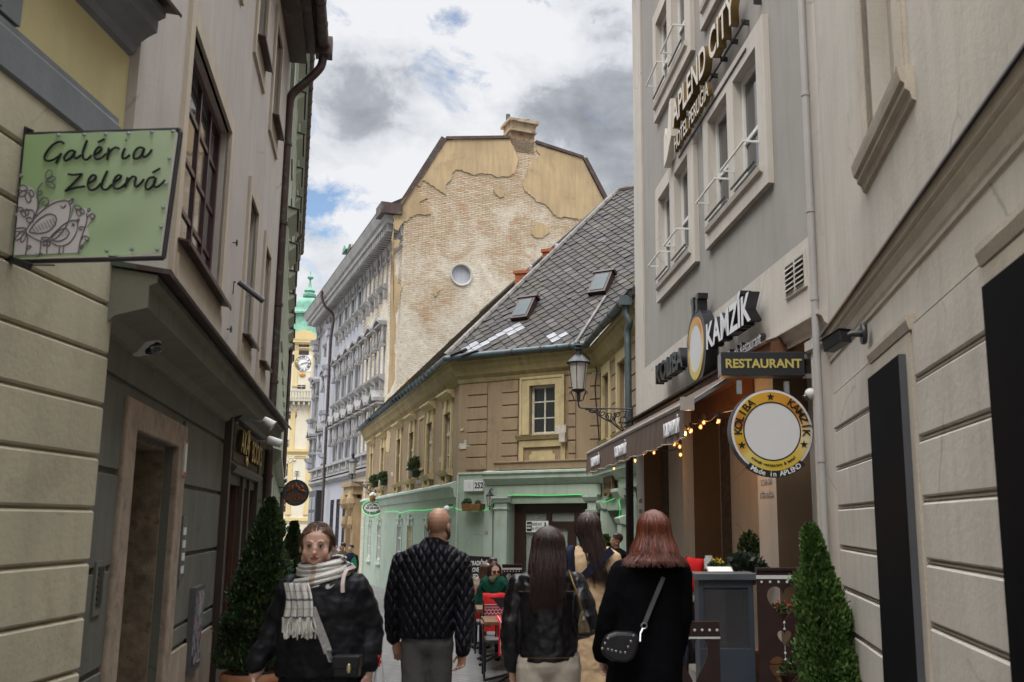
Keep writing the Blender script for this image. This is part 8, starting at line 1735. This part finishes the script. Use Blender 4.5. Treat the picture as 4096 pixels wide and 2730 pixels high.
mb = MB(); mb.box(a[0]-.004, b_[0]+.004, -.306, -.215, (a[2]+b_[2])/2-.01, b_[2]+.005); mb.obj('flap', leath, bgo, bevel=.008); q = f.q(1072, 1378); mb = MB(); mb.ell((q[0], -.31, q[2]), (.011,.005,.024), 12); mb.obj('clasp', mat('pale_brass', (.55,.45,.25), .3, .1, 5, 0, 10, 0, .8), bgo)
ps = thing('shoulder_strap', 'pale pink bag strap over the walking woman\'s shoulder', 'strap', Matrix.Translation(f.o)); mb = MB(); P_ = [Vector(f.q(*p)) for p in ((1000,575),(978,600),(972,690),(982,775))]
for p, yy in zip(P_, (.02,-.115,-.175,-.20)): p.y = yy
c = crom(P_, 4)
for a, b_ in zip(c[:-1], c[1:]): mb.bar(a, b_, .020, .006, up=(0,-1,0))
mb.obj('strap', mat('pale_pink_strap', (.42,.33,.30), .6, .1, 8, .1, 30, 0), ps)
mb = MB(); pts = [(835,742),(832,725),(845,708),(862,704),(856,716),(858,726),(872,726),(912,702),(870,742),(850,748)]; pp = [f.q(*p) for p in pts]; mb.add([(p[0], -.185+.0*(i), p[2]) for i, p in enumerate(pp)]+[(p[0], -.172, p[2]) for p in pp], [list(range(10))[::-1], list(range(10, 20))]+[[i, (i+1) % 10, (i+1) % 10+10, i+10] for i in range(10)]); lg = mb.obj('logo', M_white, jo)
cb3 = thing('carrier_bag', 'thin white plastic carrier bag with red and green print in the scarfed woman\'s hand', 'bag', Matrix.Translation(f.o)); cb3['label'] = 'thin white plastic carrier bag at the scarfed woman\'s side'
G_ = []
for i in range(14):
    t2 = i/13; row = []
    for j in range(25): a = 2*PI*j/24; q = f.q(1215-10*t2+(8+34*min(1, t2*1.6))*math.cos(a), 1290+t2*420); row.append((q[0], .02+.05*min(1, t2*2+.1)*math.sin(a)+.004*math.sin(j*2.2+i), q[2]))
    G_.append(row)
sheet('bag_film', G_, clear('plastic_film', (.75,.75,.75), .25, .55), cb3, .002); mb = MB()
for x, y, r, in ((1225,1345,7),(1240,1385,6),(1228,1410,6)): q = f.q(x, y); mb.ell((q[0], -.035, q[2]), (r*.0007*1.6, .004, r*.0016), 8)
mb.obj('red_print', M_red, cb3)
# ---- 2: bald man in a quilted jacket, from behind
f = Fig('bald bearded man seen from behind in a black quilted jacket and grey trousers', 7.3, 1690, *C1); hc = Vector(f.q(1733, 215)); body = MB(); T = head(f, body, hc, 1.04, PI+math.radians(-14), 0)
body.tube([hc+Vector((0,.0,-.04)), hc+Vector((-.01,.0,-.21))], [.064,.070], 16); torso_core(f, body, f.q(1650, 700)[0], hc.z-.2, .16)
la = [Vector(f.q(1425, 540)), Vector(f.q(1345, 860))+Vector((0,.0,0)), Vector(f.q(1330, 1190))+Vector((0,.05,0))]; ra = [Vector(f.q(1905, 540)), Vector(f.q(1955, 880))+Vector((0,-.02,0)), Vector(f.q(1950, 1270))+Vector((0,-.10,0))]
for A_ in (la, ra): f.limb(body, A_, [.055,.045,.028])
hand(body, la[2]+Vector((.02,0,-.03)), (.22,.1,-1), (.9,.3,0), .45, 1.0, (0,1,0)); hand(body, ra[2]+Vector((.0,0,-.02)), (-.08,-.05,-1), (-.7,.6,0), .8, 1.0, (-1,0,0)); bo = soft(body.obj('body', sk2, f.t), .005, 0, 2)
mb = MB(); mb.T = T; mb.ell((0,-.052,-.086), (.047,.046,.042), 14)
for q in (-1, 1): mb.ell((q*.058,-.015,-.068), (.022,.035,.04), 10)
mb.T = None; soft(mb.obj('beard', brown_h, bo), .006)
jk = MB(); f.rows(jk, [(318,1610,1775,.075),(345,1590,1785,.085),(375,1575,1790,.10),(398,1490,1850,.11),(440,1425,1905,.13),(520,1400,1935,.145),(680,1395,1925,.155),(880,1385,1900,.155),(1060,1385,1875,.15),(1150,1392,1860,.145),(1180,1400,1855,.14)])
f.limb(jk, la, [.088,.074,.055]); f.limb(jk, ra, [.088,.076,.058]); jo = soft(jk.obj('jacket', quilt, f.t), .009, .022); mb = MB(); nkz = hc.z-.155; mb.lathe([(.082,-.05),(.086,0),(.084,.035),(.078,.035),(.076,0)], (hc.x-.01, 0, nkz), 24); mb.obj('collar', cloth('ribbed_collar', (.012,.012,.014), .9), jo, smooth='auto')
legs(f, greyt, (f.q(1530, 1180)[0], f.q(1735, 1180)[0]), f.q(1650, 1180)[2]-.04, .108, .062, F=-1, stride=.10)
# ---- 3: woman in leather jacket
f = Fig('woman with long dark hair in a black leather jacket and beige trousers, from behind', 6.5, 880, *C2); hc = Vector(f.q(892, 455)); body = MB(); T = head(f, body, hc, .94, PI, 0, True); body.tube([hc, hc+Vector((0,0,-.2))], [.055,.062], 14); torso_core(f, body, f.q(890, 900)[0], hc.z-.17, .13)
la = [Vector(f.q(655, 790)), Vector(f.q(600, 1130))+Vector((0,-.03,0)), Vector(f.q(600, 1440))+Vector((0,.03,0))]; ra = [Vector(f.q(1110, 780)), Vector(f.q(1195, 1080))+Vector((0,-.05,0)), Vector(f.q(1110, 1180))+Vector((0,.25,0))]
for A_ in (la, ra): f.limb(body, A_, [.05,.042,.027])
hand(body, la[2]+Vector((0,0,-.02)), (.15,.1,-1), (.6,.6,0), .7, .9, (1,0,0)); hand(body, ra[2], (-.3,.8,.2), (-.2,0,1), 1.1, .9, (-1,0,0)); bo = soft(body.obj('body', sk1, f.t), .005, 0, 2)
jk = MB(); f.rows(jk, [(650,800,1000,.07),(680,700,1080,.09),(715,645,1120,.115),(780,620,1145,.135),(920,630,1140,.145),(1100,645,1130,.145),(1280,655,1125,.14),(1330,665,1120,.135),(1390,668,1118,.135)]); f.limb(jk, la, [.08,.075,.055]); f.limb(jk, ra, [.08,.078,.06]); jo = soft(jk.obj('jacket', leath, f.t), .009, .030)
mb = MB(); ss = mat('tan_stitching', (.16,.10,.045), .8, .2, 9, 0, 10, 0); P_ = [f.q(x, 826) for x in (660, 780, 900, 1020, 1110)]; mb.tube([(p[0], -.142+.02*abs(i-2)**1.3*.5, p[2]) for i, p in enumerate(P_)], .002, 4); P_ = [f.q(x, 1350) for x in (690, 800, 900, 1000, 1100)]; mb.tube([(p[0], -.146+.012*abs(i-2), p[2]) for i, p in enumerate(P_)], .002, 4); mb.obj('stitching', ss, jo)
legs(f, beiget, (f.q(775, 1395)[0], f.q(1010, 1395)[0]), f.q(890, 1395)[2]-.03, .118, .09, F=-1, stride=.08)
hairfall(f, hc, .98, PI, .41, 1.12, 1.18, 620, brown_h, 5, 150, 1.12, .055, wave=.014)
hb_ = thing('handbag', 'small brown patterned handbag on a thin chain at the leather jacket', 'bag', Matrix.Translation(f.o)); mono = mat('brown_monogram_canvas', (.10,.075,.04), .6, .5, 60, .3, 50, 0, dirt=(.20,.15,.08), dirtamt=.8)
mb = MB(); a = [f.q(*p) for p in ((1135,1160),(1232,1150),(1215,1090),(1172,975),(1150,990),(1130,1080))]; mb.add([(p[0], -.16, p[2]) for p in a]+[(p[0], -.05, p[2]) for p in a], [list(range(6)), list(range(11, 5, -1))]+[[(i+1) % 6, i, i+6, (i+1) % 6+6] for i in range(6)]); mb.obj('bag_body', mono, hb_, bevel=.012)
mb = MB(); P_ = [Vector(f.q(*p)) for p in ((1062,672),(1090,750),(1130,860),(1165,985))]
for p, yy in zip(P_, (-.09,-.15,-.165,-.13)): p.y = yy
c = crom(P_, 8)
for i, p in enumerate(c): mb.tube([p+Vector((.005*math.cos(k*PI/3), 0, .008*math.sin(k*PI/3))) for k in range(6)], .002, 4, closed=True)
mb.tube(c, .0025, 4); mb.obj('chain_strap', mat('aged_brass', (.30,.20,.08), .4, .2, 8, 0, 10, 0, .8), hb_); mb = MB(); q = f.q(1176, 1030); mb.box(q[0]-.006, q[0]+.006, -.168, -.16, q[2]-.014, q[2]+.01); mb.obj('padlock', M_chrome, hb_)
# ---- 4: woman in camel coat
f = Fig('woman with long brown hair and sunglasses on her head in a camel coat', 7.7, 1240, *C2); hc = Vector(f.q(1212, 318)); body = MB(); T = head(f, body, hc, 1.0, PI, 0, True); body.tube([hc, hc+Vector((0,0,-.22))], [.055,.062], 14); torso_core(f, body, f.q(1230, 900)[0], hc.z-.18, .13)
la = [Vector(f.q(1075, 590)), Vector(f.q(1045, 900))+Vector((0,.02,0)), Vector(f.q(1080, 1180))+Vector((0,.06,0))]; ra = [Vector(f.q(1405, 580)), Vector(f.q(1440, 880)), Vector(f.q(1420, 1150))+Vector((0,.08,0))]
for A_ in (la, ra): f.limb(body, A_, [.05,.042,.028])
hand(body, la[2], (0,0,-1), (.5,.5,0), .7, .95, (1,0,0)); hand(body, ra[2], (0,0,-1), (-.5,.5,0), .7, .95, (-1,0,0)); bo = soft(body.obj('body', sk1, f.t), .005, 0, 2)
jk = MB(); f.rows(jk, [(462,1150,1310,.07),(488,1085,1400,.09),(530,1045,1430,.12),(600,1035,1435,.14),(760,1045,1425,.15),(950,1055,1405,.15),(1150,1045,1400,.16),(1400,1030,1400,.18),(1700,1010,1410,.20)]); f.limb(jk, la, [.075,.068,.055]); f.limb(jk, ra, [.075,.068,.055]); jo = soft(jk.obj('coat', tanc, f.t), .010, .022)
mb = MB(); f.rows(mb, [(468,1045,1110,.06,-.03),(500,1015,1105,.10,-.04),(560,1010,1112,.12,-.04),(680,1020,1118,.125,-.045)]); soft(mb.obj('navy_yoke', navy, jo), .010, .012); mb = MB(); P_ = [Vector(f.q(*p)) for p in ((1145,738),(1215,668),(1290,598),(1400,500))]
for p, yy in zip(P_, (-.172,-.17,-.155,-.11)): p.y = yy
for a, b_ in zip(P_[:-1], P_[1:]): mb.bar(a, b_, .062, .010, up=(0,-1,0))
mb.obj('strap', navy, jo)
legs(f, blackc, (f.q(1150, 1500)[0], f.q(1300, 1500)[0]), .86, .085, .055, F=-1)
hairfall(f, hc, 1.0, PI, .44, .95, 1.05, 560, brown_h, 17, 150, 1.04, .05, wave=.018, drift=.085)
sg_ = thing('sunglasses', 'dark sunglasses pushed up on the camel coat woman\'s head', 'glasses', Matrix.Translation(f.o)); mb = MB()
for x0, x1 in ((1142,1190),(1232,1284)): a, b_ = f.q(x0, 236), f.q(x1, 208); mb.box(a[0], b_[0], .02, .035, a[2]-.01, b_[2]); mb.bar((a[0] if x0 < 1200 else b_[0], .03, a[2]), (a[0]+.012 if x0 < 1200 else b_[0]-.012, -.07, a[2]-.05), .006, .006)
mb.box(f.q(1190, 220)[0], f.q(1232, 220)[0], .02, .03, f.q(1200, 222)[2], f.q(1200, 216)[2]); mb.obj('frame', M_black, sg_, bevel=.004)
# ---- 5: auburn-haired woman in black coat
f = Fig('woman with auburn shoulder-length hair in a long black coat, from behind', 5.9, 1710, *C2); hc = Vector(f.q(1738, 345)); body = MB(); T = head(f, body, hc, .98, PI, 0, True); body.tube([hc, hc+Vector((0,0,-.2))], [.055,.062], 14); torso_core(f, body, f.q(1720, 900)[0], hc.z-.17, .14)
la = [Vector(f.q(1485, 690)), Vector(f.q(1400, 1000))+Vector((0,-.02,0)), Vector(f.q(1335, 1330))+Vector((0,.05,0))]; ra = [Vector(f.q(1945, 680)), Vector(f.q(1955, 1000)), Vector(f.q(1930, 1320))+Vector((0,.08,0))]
for A_ in (la, ra): f.limb(body, A_, [.05,.042,.028])
hand(body, la[2]+Vector((0,0,-.03)), (.0,.1,-1), (.5,.6,0), .7, .9, (1,0,0)); hand(body, ra[2]+Vector((0,0,-.03)), (0,.1,-1), (-.5,.6,0), .7, .9, (-1,0,0)); bo = soft(body.obj('body', sk1, f.t), .005, 0, 2)
jk = MB(); f.rows(jk, [(548,1640,1830,.075),(575,1540,1920,.095),(610,1480,1965,.12),(680,1450,1985,.14),(820,1440,1980,.155),(1000,1430,1975,.16),(1250,1390,1972,.17),(1568,1350,1972,.19),(1900,1320,1980,.21)]); f.limb(jk, la, [.080,.076,.070]); f.limb(jk, ra, [.078,.072,.06]); jo = soft(jk.obj('coat', blackw, f.t), .010, .016)
legs(f, blackc, (f.q(1620, 1500)[0], f.q(1800, 1500)[0]), .80, .08, .055, F=-1)
hairfall(f, hc, 1.0, PI, .20, 1.36, 1.85, 900, red_h, 23, 152, 1.06, .03, wave=.010)
sb_ = thing('crossbody_bag', 'black crossbody bag with a row of silver studs on the black coat', 'bag', Matrix.Translation(f.o)); mb = MB(); a = [f.q(*p) for p in ((1318,1200),(1345,1150),(1420,1122),(1560,1125),(1602,1160),(1590,1250),(1555,1330),(1500,1355),(1400,1345),(1330,1305),(1303,1250))]; n = len(a)
mb.add([(p[0], -.30, p[2]) for p in a]+[(p[0], -.20, p[2]) for p in a], [list(range(n)), list(range(2*n-1, n-1, -1))]+[[(i+1) % n, i, i+n, (i+1) % n+n] for i in range(n)]); bgo = mb.obj('bag_body', leath, sb_, bevel=.016)
for x, y in ((1318,1245),(1362,1250),(1392,1258),(1422,1265),(1457,1273),(1492,1275),(1515,1232),(1536,1190),(1556,1146),(1338,1205),(1362,1168)): q = f.q(x, y); mb = MB(); mb.ell((q[0], -.30, q[2]), (.0075,.006,.0075), 8); mb.obj('stud', M_chrome, bgo)
mb = MB(); P_ = [Vector(f.q(*p)) for p in ((1800,712),(1760,800),(1700,940),(1648,1062))]
for p, yy in zip(P_, (-.165,-.185,-.195,-.22)): p.y = yy
c = crom(P_, 4)
for p, q in zip(c[:-1], c[1:]): mb.bar(p, q, .024, .006, up=(0,-1,0))
st_ = mb.obj('strap', mat('grey_leather_strap', (.07,.07,.075), .4, .2, 9, .2, 40, 0), sb_); mb = MB(); q = f.q(1642, 1080); mb.tube([(q[0]+.016*math.cos(k*PI/5), -.235, q[2]+.016*math.sin(k*PI/5)) for k in range(10)], .004, 6, closed=True); q2 = f.q(1612, 1140); mb.tube([(q[0]-.006, -.235, q[2]-.014), (q2[0], -.25, q2[2])], .006, 6); q3 = f.q(1608, 1195); mb.tube([(q2[0], -.25, q2[2]), (q3[0], -.28, q3[2])], .0045, 6); mb.obj('clip', M_chrome, st_)
# ---- seated and distant people
C3 = (1840, 2200, .2296)
def smallhead(f, hc, s, yaw, skin, hm, body): return head(f, body, hc, s, yaw)
def seated(f, hc, s, yaw, skin, coat, rows, hairf=None, legm=navy, F=1, arms=None):
    body = MB(); T = head(f, body, hc, s, yaw); body.tube([hc, hc+Vector((0,.02,-.2))], [.05,.06], 12); zs_ = .60
    torso_core(f, body, hc.x, hc.z-.17, .12, zs_); A_ = arms or [[hc+Vector((q*.19,.02,-.26)), hc+Vector((q*.25,-.02,-.52)), hc+Vector((q*.12,-.28*F,-.56))] for q in (-1, 1)]
    for a in A_: f.limb(body, a, [.045,.038,.026]); hand(body, a[2], (-.1,-F,-.1), (0,0,1), .8, .9, (0,0,-1))
    bo = soft(body.obj('body', skin, f.t), .006, 0, 2); jk = MB(); f.rows(jk, rows)
    for a in A_: f.limb(jk, a, [.07,.06,.045])
    soft(jk.obj('coat', coat, f.t), .011, .016); lg = MB()
    for q in (-1, 1): f.limb(lg, [Vector((hc.x+q*.09,.05,.52)), Vector((hc.x+q*.11,-.42*F,.50)), Vector((hc.x+q*.11,-.45*F,.08))], [.085,.065,.045])
    soft(lg.obj('trousers', legm, f.t), .012)
    for q in (-1, 1): mb = MB(); mb.ell((hc.x+q*.11, -.50*F, .045), (.045,.12,.045), 12); mb.obj('shoe', shoeM, f.t, smooth=True)
    return bo, T
greenw = cloth('bottle_green_wool', (.008,.055,.035), .95, .4, 160, .1)
f = Fig('seated woman in sunglasses and a dark green coat at the terrace tables', 14.95, 590, *C3); hc = Vector(f.q(602, 370)); bo, T = seated(f, hc, 1.0, math.radians(22), sk1, greenw, [(440,500,700,.07),(470,430,760,.09),(520,370,810,.12),(600,335,850,.14),(700,310,865,.15),(900,300,880,.17),(1100,320,860,.17)])
face(f, bo, T, brown_h); mb = MB(); mb.T = T; 
for q in (-1, 1): mb.ell((q*.031,-.103,-.008), (.027,.010,.021), 14)
mb.tube([(-.055,-.095,.004),(-.02,-.112,.002),(.02,-.112,.002),(.055,-.095,.004)], .004, 6); mb.tube([(.055,-.095,.004),(.078,.0,-.005)], .003, 5); mb.tube([(-.055,-.095,.004),(-.078,.0,-.005)], .003, 5); mb.T = None; sg_ = thing('sunglasses', 'brown round sunglasses worn by the seated woman in green', 'glasses', Matrix.Translation(f.o)); mb.obj('frame', mat('brown_lens', (.05,.015,.008), .1, .1, 3, 0, 10, 0, 0, .6), sg_, smooth=True)
hairfall(f, hc, 1.0, math.radians(-22), .20, 1.15, 1.3, 300, brown_h, 31, 118, 1.06, .01); haircap(f, T, brown_h, 6); mb = MB()
for q in (-1, 1): mb.prism([(hc.x+q*.02, hc.z-.28), (hc.x+q*.13, hc.z-.13), (hc.x+q*.19, hc.z-.2), (hc.x+q*.06, hc.z-.36)], -.16, -.10)
soft(mb.obj('coat_collar', greenw, f.t), .008); mb = MB(); f.rows(mb, [(455,500,690,.10,-.03),(500,490,660,.12,-.04),(560,530,620,.14,-.03)]); soft(mb.obj('neck_scarf', mat('olive_scarf', (.09,.10,.05), .9, .3, 12, .4, 60, 0), f.t), .008, .014)
f = Fig('seated woman with long light brown hair and beige coat, beside the green-coated woman', 16.6, 400, *C3); hc = Vector(f.q(440, 340)); bo, T = seated(f, hc, .98, PI+.6, sk1, cloth('beige_coat', (.30,.24,.18), .9), [(440,330,520,.07),(500,260,540,.11),(600,215,540,.14),(800,205,540,.15),(1100,210,540,.16)], F=1); hairfall(f, hc, 1.0, PI+.4, .34, 1.05, 1.2, 280, lb_h, 41, 140, 1.05, .03)
f = Fig('man with short dark hair seated behind the woman in green', 17.6, 580, *C3); hc = Vector(f.q(580, 262)); bo, T = seated(f, hc, 1.0, .5, sk2, navy, [(400,500,660,.08),(460,440,720,.12),(600,420,740,.14),(900,430,730,.15)]); mb = MB(); mb.T = T; mb.ell((0,.022,.045), (.084,.100,.088), 18); 
for k in range(60): a = k*2.4; r = .07*math.sqrt(k/60); mb.ell((r*math.cos(a), .01+r*math.sin(a), .118-r*.35), (.012,.014,.018), 6)
mb.T = None; soft(mb.obj('hair', brown_h, f.t), .007)
# terrace guest behind the display case
f = Fig('long-haired guest in a black leather jacket seated behind the menu stand', 11.0, 2762); hc = Vector(f.q(2752, 2352)); bo, T = seated(f, hc, .95, PI+.9, sk1, leath, [(2385,2725,2780,.07),(2405,2700,2810,.11),(2450,2690,2825,.14),(2560,2690,2825,.15),(2650,2690,2825,.15)]); hairfall(f, hc, 1.0, PI+.7, .26, 1.05, 1.15, 240, lb_h, 51, 145, 1.05, .02)
# standing and far figures
def standing(f, hc, s, yaw, skin, coat, wx, hm, trm=navy, hz=None):
    body = MB(); T = head(f, body, hc, s, yaw); body.tube([hc, hc+Vector((0,0,-.2))], [.052,.06], 12); torso_core(f, body, hc.x, hc.z-.17, .12, .98); A_ = [[hc+Vector((q*wx,.0,-.27)), hc+Vector((q*(wx+.05),.02,-.55)), hc+Vector((q*(wx+.03),-.08,-.80))] for q in (-1, 1)]
    for a in A_: f.limb(body, a, [.045,.038,.026]); hand(body, a[2], (0,-.1,-1), (0,-1,0), .6, .9, (0,-1,0))
    bo = soft(body.obj('body', skin, f.t), .007, 0, 2); jk = MB(); rings = []
    for z, w, dp in ((hc.z-.78,.17,.13),(hc.z-.6,.17,.13),(hc.z-.4,.18,.13),(hc.z-.27,wx+.03,.12),(hc.z-.19,wx-.03,.09),(hc.z-.14,.07,.07)): rings.append([Vector((hc.x+w*math.cos(t), dp*math.sin(t), z)) for t in [2*PI*k/16 for k in range(16)]])
    jk.loft(rings)
    for a in A_: f.limb(jk, a[:2]+[a[2]+Vector((0,0,.04))], [.068,.058,.045])
    soft(jk.obj('jacket', coat, f.t), .011, .014); legs(f, trm, (hc.x-.09, hc.x+.09), hc.z-.78, .09, .055, F=1)
    mb = MB(); mb.T = T; mb.ell((0,.022,.042), (.086,.102,.088), 18); 
    for k in range(70): a = k*2.4; r = .078*math.sqrt(k/70); mb.ell((r*math.cos(a), .012+r*math.sin(a), .12-r*.4), (.013,.015,.016), 6)
    mb.T = None; soft(mb.obj('hair', hm, f.t), .007); return bo, T
f = Fig('standing man in profile with curly brown hair and a dark jacket, by the side door', 17.9, 1445, *C2); hc = Vector(f.q(1440, 425)); bo, T = standing(f, hc, 1.0, math.radians(-80), sk2, blackc, .18, hairm('curly_brown_hair', (.05,.028,.018), (.12,.07,.045)))
f = Fig('far man with glasses and a brown jacket in the street below the palace', 33.5, 905, *C1); hc = Vector(f.q(902, 400)); standing(f, hc, 1.0, -1.1, sk2, cloth('brown_jacket', (.10,.065,.035), .9), .19, brown_h)
f = Fig('far woman in a dark hood and navy jacket with a green bag below the palace', 33.0, 985, *C1); hc = Vector(f.q(975, 415)); standing(f, hc, .95, -.5, sk1, navy, .18, hairm('maroon_hood', (.03,.012,.015), (.05,.02,.025))); hairfall(f, hc, .95, PI-.5, .3, 1.0, 1.0, 120, brown_h, 61, 100, 1.0, 0) if False else None
gb = thing('bag', 'small green bag held by the far woman in the navy jacket', 'bag', Matrix.Translation(at(1414, 2248, 32.8))); mb = MB(); mb.prism([(-.10,-.17),(.12,-.17),(.09,.05),(.02,.16),(-.06,.06)], -.04, .04); mb.obj('bag_body', mat('bright_green_bag', (.02,.20,.10), .6, .1, 4, 0, 10, 0), gb, bevel=.01)
f = Fig('far woman with pale scarf at the left of the far group', 34.5, 842, *C1); hc = Vector(f.q(838, 398)); standing(f, hc, .95, .3, sk1, cloth('taupe_coat', (.12,.10,.09), .9), .17, lb_h)
